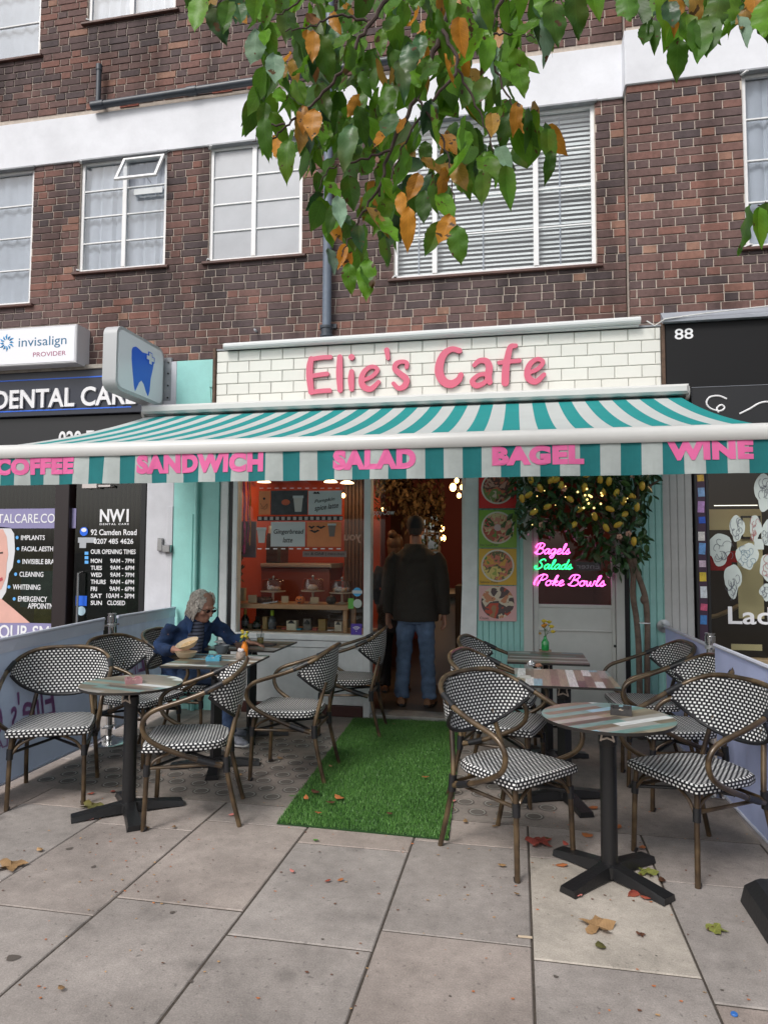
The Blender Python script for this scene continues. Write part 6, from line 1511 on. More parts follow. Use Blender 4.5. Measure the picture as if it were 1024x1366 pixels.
# tinsel streamers
m_mag = mat('magenta_tinsel', (.45, .02, .18), .4, noise=.5, nscale=60); m_org = mat('orange_tinsel', (.55, .20, .05), .4, noise=.4, nscale=60)
for i, (cx, w_, m_, y1, lab) in enumerate(((133, 9, m_mag, 560, 'magenta tinsel streamer at the left of the cafe window, leftmost one'), (158, 5, m_mag, 480, 'thin magenta tinsel streamer, second from the left in the window'), (172, 6, m_org, 500, 'orange tinsel streamer hanging beside the magenta ones'))):
    q = MB(); pts = [dpt(cx + 3 * math.sin(k * 1.3), -60 + (y1 + 60) * k / 14, .12) for k in range(15)]; q.tube(pts, [w_ / 5.12 / 150 * (1 + .3 * math.sin(k * 2.1)) for k in range(15)], 6); tag(q.build('tinsel_streamer', m_, smooth=False), lab, 'streamer')
dquad(110, 336, 218, 582, .30, mat('mauve_board', (.20, .15, .20), .6), None, 'menu_board', .02, label='plain mauve board standing inside the left edge of the cafe window', cat='board')
# shelf
sh = empty('display_shelf', dpt(450, 900, .3), 'pale wooden display shelf across the cafe window', 'shelf')
m_ply = mat('honey_plywood', (.36, .20, .10), .5, noise=.15, nscale=6)
a = dpt(60, 895, .16); c = dpt(845, 895, .16); zs = a.z
q = MB(); q.bbox((a.x - .05, .15, zs - .045), (c.x, .55, zs), .003); q.build('shelf_board', m_ply, sh)
for cx in (820,): p = dpt(cx, 950, .17); q = MB(); q.bbox((p.x - .02, .17, .72), (p.x + .02, .21, zs - .046), .003); q.build('leg', m_ply, sh); q = MB(); q.bbox((p.x - .02, .49, .72), (p.x + .02, .53, zs - .046), .003); q.build('leg', m_ply, sh)
q = MB(); q.box((-2.65, .10, .70), (-1.38, .62, .735)); q.build('base_board', m_ply, sh)
q = MB(); q.box((-2.66, .60, .4), (-1.5, .63, zs - .05)); q.build('back_panel', mat('dark_back_panel', (.045, .03, .02), .7), sh)
m_plate = mat('pale_plate', (.45, .36, .28), .3); m_dome = glass('dome_glass', (.90, .88, .86), 2.2, .04); m_bun = mat('brown_bun', (.38, .19, .08), .6, noise=.3, nscale=30); m_choc = mat('dark_bake', (.10, .04, .02), .6, noise=.3, nscale=30)
for i, (cx, cyb, r_, what, lab) in enumerate(((328, 815, .125, 'flat', 'glass domed cake stand at the left of the shelf'), (600, 812, .115, 'bun', 'glass domed cake stand with a pale bun in the middle of the shelf'), (800, 825, .125, 'slices', 'glass domed cake stand with brown pastries at the right of the shelf'))):
    p = dpt(cx, cyb, .36); t = empty('cake_stand', (p.x, p.y, zs), lab, 'cake stand', 'domed cake stands'); W = dict(parent=t, world=False, smooth=True); h = p.z - zs
    q = MB(); q.lathe([(.05, 0), (.045, .008), (.012, .02), (.012, h - .01), (r_, h), (r_, h + .008), (.0001, h + .008)], n=24); q.build('stand', m_plate, **W)
    q = MB(); q.lathe([(r_ * .92, h + .009), (r_ * .92, h + .09), (r_ * .80, h + .12), (.02, h + .13)], n=24); q.build('dome', m_dome, **W)
    q = MB(); q.sphere((0, 0, h + .145), .014, 8, 6); q.build('knob', mat('clear_knob', (.5, .5, .5), .1, metal=.5), **W)
    rr = random.Random(i)
    for k in range({'flat': 3, 'bun': 1, 'slices': 6}[what]):
        q = MB(); a_ = k * 1.05; d = {'flat': .05, 'bun': 0, 'slices': .065}[what]
        q.sphere((d * math.cos(a_), d * math.sin(a_), h + .03), .05 if what == 'bun' else .028, 10, 6, (1.1, 1, .75)); q.build('pastry', m_bun if what != 'slices' or k % 2 else m_choc, **W)
pk = empty('jack_o_lantern', dpt(515, 890, .25), 'small orange jack-o-lantern on the display shelf', 'pumpkin'); p = dpt(515, 862, .25); r_ = .047
def pumpkin(t, x, y, z, r_, m, face=True):
    for k in range(8): q = MB(); a_ = k * math.pi / 4; q.sphere((x + r_ * .42 * math.cos(a_), y + r_ * .42 * math.sin(a_), z), r_ * .62, 8, 8, (1, 1, 1.25)); q.build('rib', m, t, smooth=True)
    q = MB(); q.tube([(x, y, z + r_ * .6), (x + .006, y, z + r_ * 1.1)], .006, 6); q.build('stalk', m_bam, t)
    if face:
        for dx, dz, s_ in ((-.35, .2, .16), (.35, .2, .16), (0, -.05, .1)):
            q = MB(); q.prism([(x + (dx - s_) * r_, z + (dz - s_) * r_), (x + (dx + s_) * r_, z + (dz - s_) * r_), (x + dx * r_, z + (dz + s_ * 1.3) * r_)], y - r_ * 1.07, y - r_ * .9); q.build('cut_hole', m_ink2, t)
        q = MB(); q.prism([(x - .5 * r_, z - .25 * r_), (x - .25 * r_, z - .55 * r_), (x + .25 * r_, z - .55 * r_), (x + .5 * r_, z - .25 * r_), (x + .2 * r_, z - .35 * r_), (x, z - .28 * r_), (x - .2 * r_, z - .35 * r_)], y - r_ * 1.07, y - r_ * .9); q.build('cut_mouth', m_ink2, t)
pumpkin(pk, p.x, .25, zs + r_ * .8, r_, mat('pumpkin_orange', (.70, .16, .03), .5))
bp_ = empty('dark_pumpkin', dpt(725, 890, .25), 'small black decorative pumpkin right of the orange one', 'pumpkin'); p = dpt(725, 868, .25); pumpkin(bp_, p.x, .25, zs + .04, .05, mat('pumpkin_black', (.03, .018, .014), .5), False)
p = dpt(265, 850, .27); bk = empty('bread_basket', (p.x, .27, zs), 'dark loaf of bread at the left of the display shelf', 'bread'); 
for k in range(4): q = MB(); q.sphere((p.x - .05 + k * .035, .27, zs + .032), .035, 10, 6, (1, 1.3, .9)); q.build('loaf_lobe', m_choc, bk, smooth=True)
q = MB(); P_ = dpt(310, 880, .2); q.cbox((P_.x, .2, zs + .012), (.16, .03, .010), Matrix.Rotation(R(-8), 3, 'Y')); tag(q.build('cake_knife', MATS['brushed_steel']), 'grey cake knife lying on the display shelf', 'knife')
for i, (cx, cy, w_, h_) in enumerate(((410, 868, 48, 44), (612, 875, 58, 44), (188, 862, 60, 46))):
    o = dquad(cx - w_ / 2, cy - h_ / 2, cx + w_ / 2, 892, .19, mat('kraft_card', (.38, .26, .16), .7), None, 'price_card', .002, label=['small tan price card just left of the pumpkin', 'small tan price card just right of the pumpkin', 'small tan price card at the left end of the shelf'][i], cat='price card', group='price cards on the shelf')
q = MB(); P0, P1 = dpt(60, 790, .3), dpt(135, 880, .3); q.box((P0.x, .28, P1.z), (P1.x, .34, P0.z)); tag(q.build('paper_bag', mat('cream_bag', (.34, .28, .17), .7, noise=.2)), 'cream paper bag standing at the left end of the display shelf', 'bag')
def bottle(cx, cyb, cyt, r_, m, mc, lab, Y=.3):
    a, c = dpt(cx, cyb, Y), dpt(cx, cyt, Y); h = c.z - .736; t = empty('wine_bottle', (a.x, Y, .736), lab, 'bottle', 'bottles under the display shelf'); W = dict(parent=t, world=False, smooth=True)
    q = MB(); q.lathe([(r_, 0), (r_, h * .5), (r_ * .8, h * .6), (r_ * .36, h * .72), (r_ * .36, h), (.0001, h)], n=16); q.build('glass_body', m, **W)
    q = MB(); q.lathe([(r_ * .42, h * .74), (r_ * .42, h * 1.01), (.0001, h * 1.02)], n=12); q.build('foil_cap', mc, **W)
    q = MB(); q.lathe([(r_ * 1.02, h * .15), (r_ * 1.02, h * .4)], n=16); q.build('label', mat('bottle_label', (.10, .10, .11), .6), **W)
m_bg = mat('dark_bottle_glass', (.012, .02, .012), .1); m_gf = mat('gold_foil', (.5, .38, .08), .3, metal=.6); m_lg = mat('lime_foil', (.30, .48, .03), .35)
bottle(137, 1085, 935, .038, m_bg, m_gf, 'dark bottle with gold foil, leftmost below the shelf'); bottle(218, 1090, 985, .04, m_bg, m_ink2, 'dark bottle with black cap, second from the left below the shelf'); bottle(322, 1090, 945, .042, mat('grey_bottle', (.05, .06, .07), .2), m_lg, 'dark bottle with lime green foil neck below the shelf')
boxes = [(160, 190, 1035, (.16, .10, .06), 'small brown tin at the left below the shelf'), (258, 292, 988, (.30, .20, .08), 'tall tan box between two bottles below the shelf'), (388, 418, 1062, (.25, .05, .04), 'small dark red box below the shelf'), (425, 493, 1015, (.50, .46, .36), 'cream packet with small print below the shelf'), (488, 522, 1068, (.05, .30, .42), 'small turquoise carton below the shelf'), (535, 590, 1000, (.12, .11, .10), 'dark jar with a brown lid below the shelf'), (600, 632, 1065, (.28, .06, .05), 'red label packet below the shelf'), (640, 690, 1005, (.22, .14, .04), 'mustard brown box below the shelf'), (700, 735, 1078, (.55, .55, .53), 'small white box below the shelf'), (752, 803, 1020, (.48, .42, .34), 'cream bag at the right below the shelf')]
for i, (x0, x1, yt, col_, lab) in enumerate(boxes):
    a, c = dpt(x0, 1092, .28), dpt(x1, yt, .28); t = MB(); t.bbox((a.x, .25 + .01 * (i % 3), .736), (c.x, .33, c.z), .004); bo = t.build('goods_box', mat('box_%d' % i, col_, .6, noise=.1), label=lab, cat='packet', group='packets below the display shelf')
    if i in (3, 5, 9): q = MB(); q.prism([(a.x + .01, .80), (c.x - .01, .80), ((a.x + c.x) / 2, .835)], .243, .2465 + .01 * (i % 3)); q.build('label_print', m_ink2, bo)
p = dpt(70, 620, .16); mb_ = MB(); rr = random.Random(4)
for k in range(160):
    c_ = Vector((p.x + rr.gauss(0, .03), .16 + rr.uniform(-.03, .05), p.z + rr.gauss(0, .09))); M = Euler((rr.random() * 6, rr.random() * 6, rr.random() * 6)).to_matrix(); mb_.add([c_ + M @ Vector(v) for v in ((-.03, 0, 0), (0, .015, 0), (.035, 0, 0), (0, -.015, 0))], [(0, 1, 2, 3)])
o = mb_.build('dried_plant', mat('dry_leaf', (.09, .055, .02), .8), kind='stuff'); tag(o, 'dark dried foliage spray in the left corner of the cafe window', 'foliage')

# ================================================================ PEOPLE
def fuse(build_fn, name, m, voxel=.008, smooth=4, wr=0., wseed=0, sq=(26, 26, 14), parent=None, drop=None):
    q = MB(); build_fn(q); me = q.mesh(name, m)
    bm = bmesh.new(); bm.from_mesh(me); bmesh.ops.recalc_face_normals(bm, faces=bm.faces); bm.to_mesh(me); bm.free()
    o = bpy.data.objects.new('tmp', me); COL.objects.link(o)
    r = o.modifiers.new('r', 'REMESH'); r.mode = 'VOXEL'; r.voxel_size = voxel
    s = o.modifiers.new('s', 'SMOOTH'); s.iterations = smooth; s.factor = .5
    dg = bpy.context.evaluated_depsgraph_get(); dg.update(); me2 = bpy.data.meshes.new_from_object(o.evaluated_get(dg)); bpy.data.objects.remove(o)
    me2.name = name; me2.materials.clear(); me2.materials.append(m)
    if wr:
        n = len(me2.vertices); co = np.zeros(n * 3); me2.vertices.foreach_get('co', co); co = co.reshape(-1, 3); no = np.zeros(n * 3); me2.vertices.foreach_get('normal', no); no = no.reshape(-1, 3)
        a, b_, c = sq; f = np.sin(co[:, 0] * a + co[:, 2] * b_ + 1.3 * np.sin(co[:, 1] * c + wseed)) * .5 + np.sin(co[:, 2] * b_ * 1.7 - co[:, 0] * a * .6 + co[:, 1] * a + 2 * np.sin(co[:, 0] * 9)) * .5
        f2 = np.sin(co[:, 2] * 85 + 4 * np.sin(co[:, 0] * 14 + wseed) + 2 * np.sin(co[:, 1] * 17)) * .35
        me2.vertices.foreach_set('co', (co + no * ((f + f2) * wr)[:, None]).ravel())
    me2.polygons.foreach_set('use_smooth', [True] * len(me2.polygons)); me2.update()
    ob = link(name, me2, parent, world=parent is not None); 
    if parent is not None: KIDS.setdefault(parent.name, []).append(ob)
    return ob
def hand_geo(q, wrist, dirv, side, s=1., curl=.5, palm_n=None):
    """palm + five separate tapering fingers; dirv = wrist->knuckles, side = towards thumb"""
    w0 = Vector(wrist); d = Vector(dirv).normalized(); t = Vector(side); t = (t - d * t.dot(d)).normalized(); n = d.cross(t)
    if palm_n is not None and n.dot(Vector(palm_n)) < 0: n = -n
    q.loft([(w0 - d * .01, .026 * s, .020 * s, t, n), (w0 + d * .03 * s, .036 * s, .018 * s, t, n), (w0 + d * .085 * s, .041 * s, .015 * s, t, n)], 10)
    for k, (off, ln) in enumerate(((.030, .072), (.010, .082), (-.010, .076), (-.029, .060))):
        b0 = w0 + d * .078 * s + t * off * s; pts = [b0]; dd = d.copy()
        for j in range(3):
            dd = (dd + n * curl * (.35 + .15 * j)).normalized(); pts.append(pts[-1] + dd * ln * s / 3)
        q.tube(pts, [.0095 * s, .0088 * s, .0082 * s, .007 * s], 8)
    b0 = w0 + d * .02 * s + t * .028 * s; q.tube([b0, b0 + (d * .6 + t * .7).normalized() * .035 * s, b0 + (d * .6 + t * .7).normalized() * .035 * s + (d + t * .25 + n * .3).normalized() * .032 * s], [.013 * s, .0105 * s, .008 * s], 8)
m_skinr = mat('skin_tone', (.37, .185, .13), .55, noise=.08, nscale=20)
def head_geo(q, c, fw, up, s=1.):
    c = Vector(c); f = Vector(fw).normalized(); u_ = Vector(up); u_ = (u_ - f * u_.dot(f)).normalized(); l = u_.cross(f)
    def E(p, r):
        M = Matrix((l, f, u_)).transposed(); cc = c + (l * p[0] + f * p[1] + u_ * p[2]) * s
        qq = MB(); qq.sphere((0, 0, 0), 1, 16, 12); q.add([cc + M @ Vector((v[0] * r[0] * s, v[1] * r[1] * s, v[2] * r[2] * s)) for v in qq.v], qq.f)
    E((0, -.015, .03), (.077, .095, .088)); E((0, .025, -.02), (.064, .068, .078)); E((0, .045, -.075), (.043, .042, .038)); E((0, .072, -.085), (.022, .020, .018))
    E((0, .078, .026), (.048, .018, .014)); E((0, .098, -.012), (.011, .016, .026)); E((0, .106, -.026), (.016, .014, .011)); E((0, .086, -.055), (.024, .012, .007)); E((0, .084, -.066), (.020, .012, .008))
    for sx in (-1, 1): E((.079 * sx, -.008, -.008), (.009, .020, .032)); E((.045 * sx, .062, -.02), (.024, .022, .022))
    return c, f, u_, l
# ---- seated man
sm_ = empty('person', (-2.6, -.98, .45), 'grey haired man in a blue denim jacket and sunglasses sitting over his meal', 'person')
sh_n, sh_f = Vector((-2.655, -1.155, .905)), Vector((-2.46, -.86, .91))
nk = Vector((-2.52, -1.02, .965)); HC = Vector((-2.46, -1.045, 1.055)); HF = Vector((.90, -.30, -.42))
el_n, wr_n = Vector((-2.715, -1.26, .74)), Vector((-2.50, -1.40, .765))
el_f, wr_f = Vector((-2.29, -.84, .775)), Vector((-2.10, -.98, .775))
def body1(q):
    head_geo(q, HC, HF, (.3, -.1, 1))
    q.tube([nk - Vector((0, 0, .05)), HC - Vector((.02, -.01, .05))], [.062, .055], 12)
    q.loft([((-2.63, -.98, .50), .15, .12, (0, 1, 0), (1, 0, 0)), ((-2.62, -.99, .70), .14, .12, (0, 1, 0), (1, 0, 0)), ((-2.56, -1.0, .90), .15, .09, (.5, .86, 0), (.86, -.5, 0)), ((-2.53, -1.01, .95), .07, .06, (.5, .86, 0), (.86, -.5, 0))], 14)
    for s_, e_, w_ in ((sh_n, el_n, wr_n), (sh_f, el_f, wr_f)): q.tube([s_, (s_ + e_) / 2, e_, (e_ + w_) / 2, w_], [.05, .045, .04, .036, .027], 10)
    hand_geo(q, wr_n, (.9, -.2, -.05), (.2, .9, .1), 1, .35, (0, 0, -1)); hand_geo(q, wr_f, (1, -.15, -.08), (-.1, -.9, .2), 1, .35, (0, 0, -1))
    for dy, kx, fx in ((-.10, -2.21, -2.20), (.09, -2.24, -2.30)):
        q.tube([(-2.60, -.98 + dy, .50), (kx, -.99 + dy * 1.1, .53), (fx, -.98 + dy * 1.1, .10)], [.08, .055, .04], 10)
fuse(body1, 'body', m_skinr, .0062, 3, parent=sm_)
m_den = mat('blue_denim_jacket', (.012, .034, .10), .85, noise=.55, nscale=11, bump=.6, bscale=60)
def jacket(q):
    ax, ay = (.5, .86, 0), (.86, -.5, 0)
    q.loft([((-2.64, -.98, .50), .20, .16, (0.3, .95, 0), (.95, -.3, 0)), ((-2.63, -.99, .64), .195, .16, (.4, .9, 0), (.9, -.4, 0)), ((-2.60, -1.0, .80), .19, .135, ax, ay), ((-2.56, -1.0, .90), .170, .105, ax, ay), ((-2.54, -1.0, .955), .10, .08, ax, ay)], 18)
    q.tube([nk + Vector((-.02, .01, -.03)), nk + Vector((-.015, .01, .012))], [.092, .080], 14)
    for s_, e_, w_ in ((sh_n, el_n, wr_n), (sh_f, el_f, wr_f)): q.tube([s_ + Vector((0, 0, -.005)), s_.lerp(e_, .5), e_, e_.lerp(w_, .5), e_.lerp(w_, .90)], [.064, .057, .053, .046, .042], 12)
fuse(jacket, 'jacket', m_den, .0075, 2, wr=.009, parent=sm_)
q = MB(); 
for s_ in (-1, 1): 
    B0 = Vector((-2.50, -1.055, .965)) + Vector((.04 * s_, .055 * s_, 0)); q.loft([(B0, .045, .008, (.8, .1 * s_, -.55), (.3, -.9, .2)), (B0 + Vector((.015, -.03, -.07)), .028, .007, (.8, .1 * s_, -.55), (.3, -.9, .2)), (B0 + Vector((.02, -.04, -.11)), .006, .004, (.8, .1 * s_, -.55), (.3, -.9, .2))], 10)
q.build('collar', m_den, sm_, smooth=True)
m_but = mat('copper_button', (.30, .20, .12), .35, metal=.8)
# striped shirt panel bulging from the open jacket
def striped():
    m = bpy.data.materials.new('striped_shirt'); m.use_nodes = True; N = m.node_tree.nodes; L = m.node_tree.links; b = N['Principled BSDF']; g = N.new('ShaderNodeNewGeometry'); sx = N.new('ShaderNodeSeparateXYZ'); L.new(g.outputs['Position'], sx.inputs[0])
    mu = N.new('ShaderNodeMath'); mu.operation = 'MULTIPLY'; mu.inputs[1].default_value = 38; L.new(sx.outputs[2], mu.inputs[0]); fr_ = N.new('ShaderNodeMath'); fr_.operation = 'FRACT'; L.new(mu.outputs[0], fr_.inputs[0])
    rp = ramp_node(N, [(0, (.10, .11, .16)), (.62, (.018, .018, .03))], 'CONSTANT'); L.new(fr_.outputs[0], rp.inputs[0]); L.new(rp.outputs[0], b.inputs['Base Color']); b.inputs['Roughness'].default_value = .9; return m
def shirt(q):
    q.loft([((-2.555, -1.075, .55), .085, .10, (.5, .86, 0), (.86, -.5, 0)), ((-2.535, -1.085, .70), .080, .10, (.5, .86, 0), (.86, -.5, 0)), ((-2.515, -1.06, .85), .072, .075, (.5, .86, 0), (.86, -.5, 0)), ((-2.51, -1.04, .945), .062, .055, (.5, .86, 0), (.86, -.5, 0))], 16)
fuse(shirt, 'shirt', striped(), .008, 2, wr=.003, parent=sm_)
m_jean = mat('blue_jeans', (.10, .15, .25), .85, noise=.3, nscale=10, bump=.4, bscale=150)
m_jeand = mat('dark_blue_jeans', (.035, .065, .14), .85, noise=.3, nscale=10, bump=.4, bscale=150)
def jeans1(q):
    q.loft([((-2.64, -.98, .46), .17, .15, (0, 1, 0), (1, 0, 0)), ((-2.63, -.98, .60), .17, .14, (0, 1, 0), (1, 0, 0))], 14)
    for dy, kx, fx in ((-.10, -2.21, -2.21), (.09, -2.24, -2.30)):
        q.tube([(-2.60, -.98 + dy, .52), (-2.38, -.985 + dy, .545), (kx, -.99 + dy * 1.1, .525), (kx + .02, -.99 + dy * 1.1, .44), (fx, -.98 + dy * 1.1, .26), (fx + .01, -.98 + dy * 1.1, .10)], [.098, .092, .080, .074, .068, .064], 12)
fuse(jeans1, 'jeans', m_jeand, .0085, 3, wr=.005, wseed=2, parent=sm_)
m_trn = mat('grey_trainer', (.20, .21, .25), .7, noise=.4, nscale=30)
def shoe(t, x, y, z, a, m, ms, s=1.):
    M = Matrix.Rotation(a, 3, 'Z'); P0 = Vector((x, y, z))
    q = MB(); rings = [(-.10, .034, .035, .040), (-.06, .040, .045, .052), (0, .042, .048, .055), (.05, .046, .036, .042), (.11, .048, .028, .032), (.155, .036, .020, .024), (.175, .012, .010, .018)]
    q.loft([(P0 + M @ Vector((d, 0, zz)) * s, w_ * s, h * s, M @ Vector((0, 1, 0)), Vector((0, 0, 1))) for d, w_, h, zz in rings], 14); q.build('shoe', m, t, smooth=True)
    q = MB(); q.loft([(P0 + M @ Vector((d, 0, .012)) * s, (w_ + .004) * s, .013 * s, M @ Vector((0, 1, 0)), Vector((0, 0, 1))) for d, w_ in ((-.108, .02), (-.09, .036), (0, .043), (.06, .049), (.12, .050), (.165, .035), (.185, .010))], 12); q.build('sole', ms, t, smooth=True)
m_sole = mat('pale_sole', (.45, .45, .45), .6)
shoe(sm_, -2.20, -1.09, .003, R(-12), m_trn, m_sole); shoe(sm_, -2.28, -.88, .003, R(0), m_trn, m_sole)
# hair: wavy strands
m_hair = mat('grey_hair', (.50, .45, .40), .6, noise=.55, nscale=60)
f = HF.normalized(); u_ = Vector((.3, -.1, 1)); u_ = (u_ - f * u_.dot(f)).normalized(); l = u_.cross(f)
def HP(a, b_, c): return HC + l * a + f * b_ + u_ * c
rr = random.Random(11); q = MB()
for k in range(330):
    th = rr.uniform(-2.5, 2.5); 
    sx, sy = math.sin(th), -math.cos(th)          # around the back and sides
    if abs(th) > 1.9: zz0 = rr.uniform(.07, .10); ln = .10
    else: zz0 = rr.uniform(.06, .118); ln = rr.uniform(.15, .21)
    r0 = .06 if zz0 > .09 else .072
    p0 = HP(sx * r0 * .9, sy * r0 - .005, zz0); ph = rr.random() * 6; amp = rr.uniform(.006, .015)
    pts = []
    for j in range(7):
        t_ = j / 6; rad_ = .074 + .014 * math.sin(t_ * 2.4) + rr.uniform(-.004, .008)
        if j == 0: pts.append(p0); continue
        w_ = amp * math.sin(ph + t_ * 9)
        bx, by_ = sx * rad_ * .97 + w_ * sy, sy * (rad_ + .018) - .012 + w_ * sx
        if abs(th) > 1.9: by_ = sy * .07 - .01; bx = sx * .082 + .01 * np.sign(sx) * t_
        pts.append(HP(bx, by_, zz0 - ln * t_ ** 1.15))
    q.tube(pts, [.005, .0055, .005, .0045, .004, .0035, .002], 5)
cap_ = MB(); 
o = q.build('hair', m_hair, sm_, smooth=True)
q = MB(); c_ = HP(0, -.036, .034); M = Matrix((l, f, u_)).transposed(); qq = MB(); qq.sphere((0, 0, 0), 1, 18, 12); q.add([c_ + M @ Vector((v[0] * .080, v[1] * .088, v[2] * .088)) for v in qq.v], qq.f); q.build('hair', m_hair, sm_, smooth=True)
m_sung = mat('dark_lens', (.012, .010, .010), .08)
for s_ in (-1, 1):
    q = MB(); c_ = HP(.034 * s_, .098, .008); q.add([c_ + M @ Vector((v[0] * .022, v[1] * .005, v[2] * .013)) for v in qq.v], qq.f); q.build('sunglasses_lens', m_sung, sm_, smooth=True)
    q = MB(); q.tube([HP(.058 * s_, .095, .014), HP(.078 * s_, .07, .012), HP(.084 * s_, -.01, .008)], .0028, 6); q.build('sunglasses_arm', m_ink2, sm_)
q = MB(); q.tube([HP(-.012, .104, .012), HP(0, .112, .013), HP(.012, .104, .012)], .0025, 6); q.build('sunglasses_bridge', m_ink2, sm_)

# ---- man standing in the doorway, seen from behind
def tallman():
    X0, Y0, Z0 = -.975, .46, .035
    V = lambda x, y, z: Vector((X0 + x, Y0 + y, Z0 + z))
    t = empty('person', (X0, Y0, Z0), 'tall man in a dark cap, brown hooded coat and blue jeans standing in the doorway', 'person')
    def body(q):
        head_geo(q, V(0, .02, 1.69), (0, 1, -.12), (0, 0, 1), 1.0)
        q.tube([V(0, -.01, 1.46), V(0, 0, 1.62)], [.062, .056], 12)
        q.loft([(V(0, 0, .85), .16, .11, (1, 0, 0), (0, 1, 0)), (V(0, 0, 1.1), .15, .10, (1, 0, 0), (0, 1, 0)), (V(0, 0, 1.38), .18, .10, (1, 0, 0), (0, 1, 0)), (V(0, 0, 1.48), .09, .07, (1, 0, 0), (0, 1, 0))], 14)
        for s in (-1, 1):
            w_ = V(.275 * s, .02, .86); q.tube([V(.19 * s, 0, 1.42), V(.27 * s, -.02, 1.15), w_], [.05, .042, .028], 10); hand_geo(q, w_, (.0, .15, -1), (-.5 * s, .8, 0), 1, .5, (-s, 0, 0))
            q.tube([V(.09 * s, 0, .86), V(.115 * s, .01, .46), V(.135 * s, -.01, .08)], [.08, .055, .04], 10)
    fuse(body, 'body', m_skinr, .007, 3, parent=t)
    m_coat = mat('brown_black_coat', (.026, .020, .016), .85, noise=.2, nscale=8, bump=.3, bscale=120)
    def coat(q):
        A = (1, 0, 0), (0, 1, 0)
        q.loft([(V(0, 0, .80), .225, .155, *A), (V(0, 0, .95), .215, .15, *A), (V(0, 0, 1.15), .205, .14, *A), (V(0, -.005, 1.33), .225, .135, *A), (V(0, -.005, 1.43), .215, .115, *A), (V(0, -.005, 1.50), .12, .095, *A), (V(0, 0, 1.54), .085, .08, *A)], 20)
        q.loft([(V(0, -.10, 1.33), .10, .03, *A), (V(0, -.105, 1.40), .125, .05, *A), (V(0, -.08, 1.48), .12, .06, *A), (V(0, -.03, 1.54), .10, .075, *A)], 14)
        for s in (-1, 1): q.tube([V(.175 * s, 0, 1.43), V(.225 * s, 0, 1.36), V(.265 * s, -.02, 1.14), V(.275 * s, .0, 1.0), V(.276 * s, .015, .87)], [.078, .080, .070, .062, .054], 12)
    fuse(coat, 'coat', m_coat, .0095, 3, wr=.0035, wseed=4, sq=(15, 18, 9), parent=t)
    def jeans(q):
        q.loft([(V(0, 0, .78), .175, .125, (1, 0, 0), (0, 1, 0)), (V(0, 0, .92), .17, .12, (1, 0, 0), (0, 1, 0))], 14)
        for s in (-1, 1): q.tube([V(.085 * s, 0, .84), V(.100 * s, 0, .70), V(.112 * s, .005, .48), V(.125 * s, -.01, .25), V(.135 * s, -.01, .07)], [.098, .090, .074, .070, .074], 14)
    fuse(jeans, 'jeans', m_jean, .009, 3, wr=.006, wseed=1, parent=t)
    m_boot = mat('tan_boot', (.22, .10, .05), .5, noise=.2)
    shoe(t, X0 - .137, Y0 - .01, Z0 + .001, R(100), m_boot, m_blk2, .95); shoe(t, X0 + .137, Y0 - .01, Z0 + .001, R(82), m_boot, m_blk2, .95)
    for s in (-1, 1): q = MB(); q.tube([V(.137 * s, -.01, .02), V(.136 * s, -.01, .13)], [.05, .047], 12); q.build('boot_shaft', m_boot, t, smooth=True)
    q = MB(); c_ = V(0, .0, 1.725)
    q.loft([(c_ + Vector((0, 0, -.035)), .086, .104, (1, 0, 0), (0, 1, 0)), (c_ + Vector((0, 0, .01)), .087, .105, (1, 0, 0), (0, 1, 0)), (c_ + Vector((0, -.004, .055)), .078, .094, (1, 0, 0), (0, 1, 0)), (c_ + Vector((0, -.004, .085)), .05, .062, (1, 0, 0), (0, 1, 0)), (c_ + Vector((0, -.004, .097)), .01, .012, (1, 0, 0), (0, 1, 0))], 20); q.build('cap', mat('black_cap', (.014, .014, .016), .8), t, smooth=True)
    q = MB(); q.loft([(c_ + Vector((0, .09, -.02)), .07, .012, (1, 0, 0), (0, 0, 1)), (c_ + Vector((0, .15, -.035)), .06, .006, (1, 0, 0), (0, 0, 1)), (c_ + Vector((0, .175, -.042)), .03, .003, (1, 0, 0), (0, 0, 1))], 14); q.build('cap_peak', MATS['black_cap'], t, smooth=True)
    q = MB(); q.loft([(V(0, -.045, 1.63), .060, .045, (1, 0, 0), (0, 1, 0)), (V(0, -.035, 1.70), .078, .066, (1, 0, 0), (0, 1, 0))], 14); q.build('hair', mat('short_dark_hair', (.05, .035, .03), .8), t, smooth=True)
tallman()
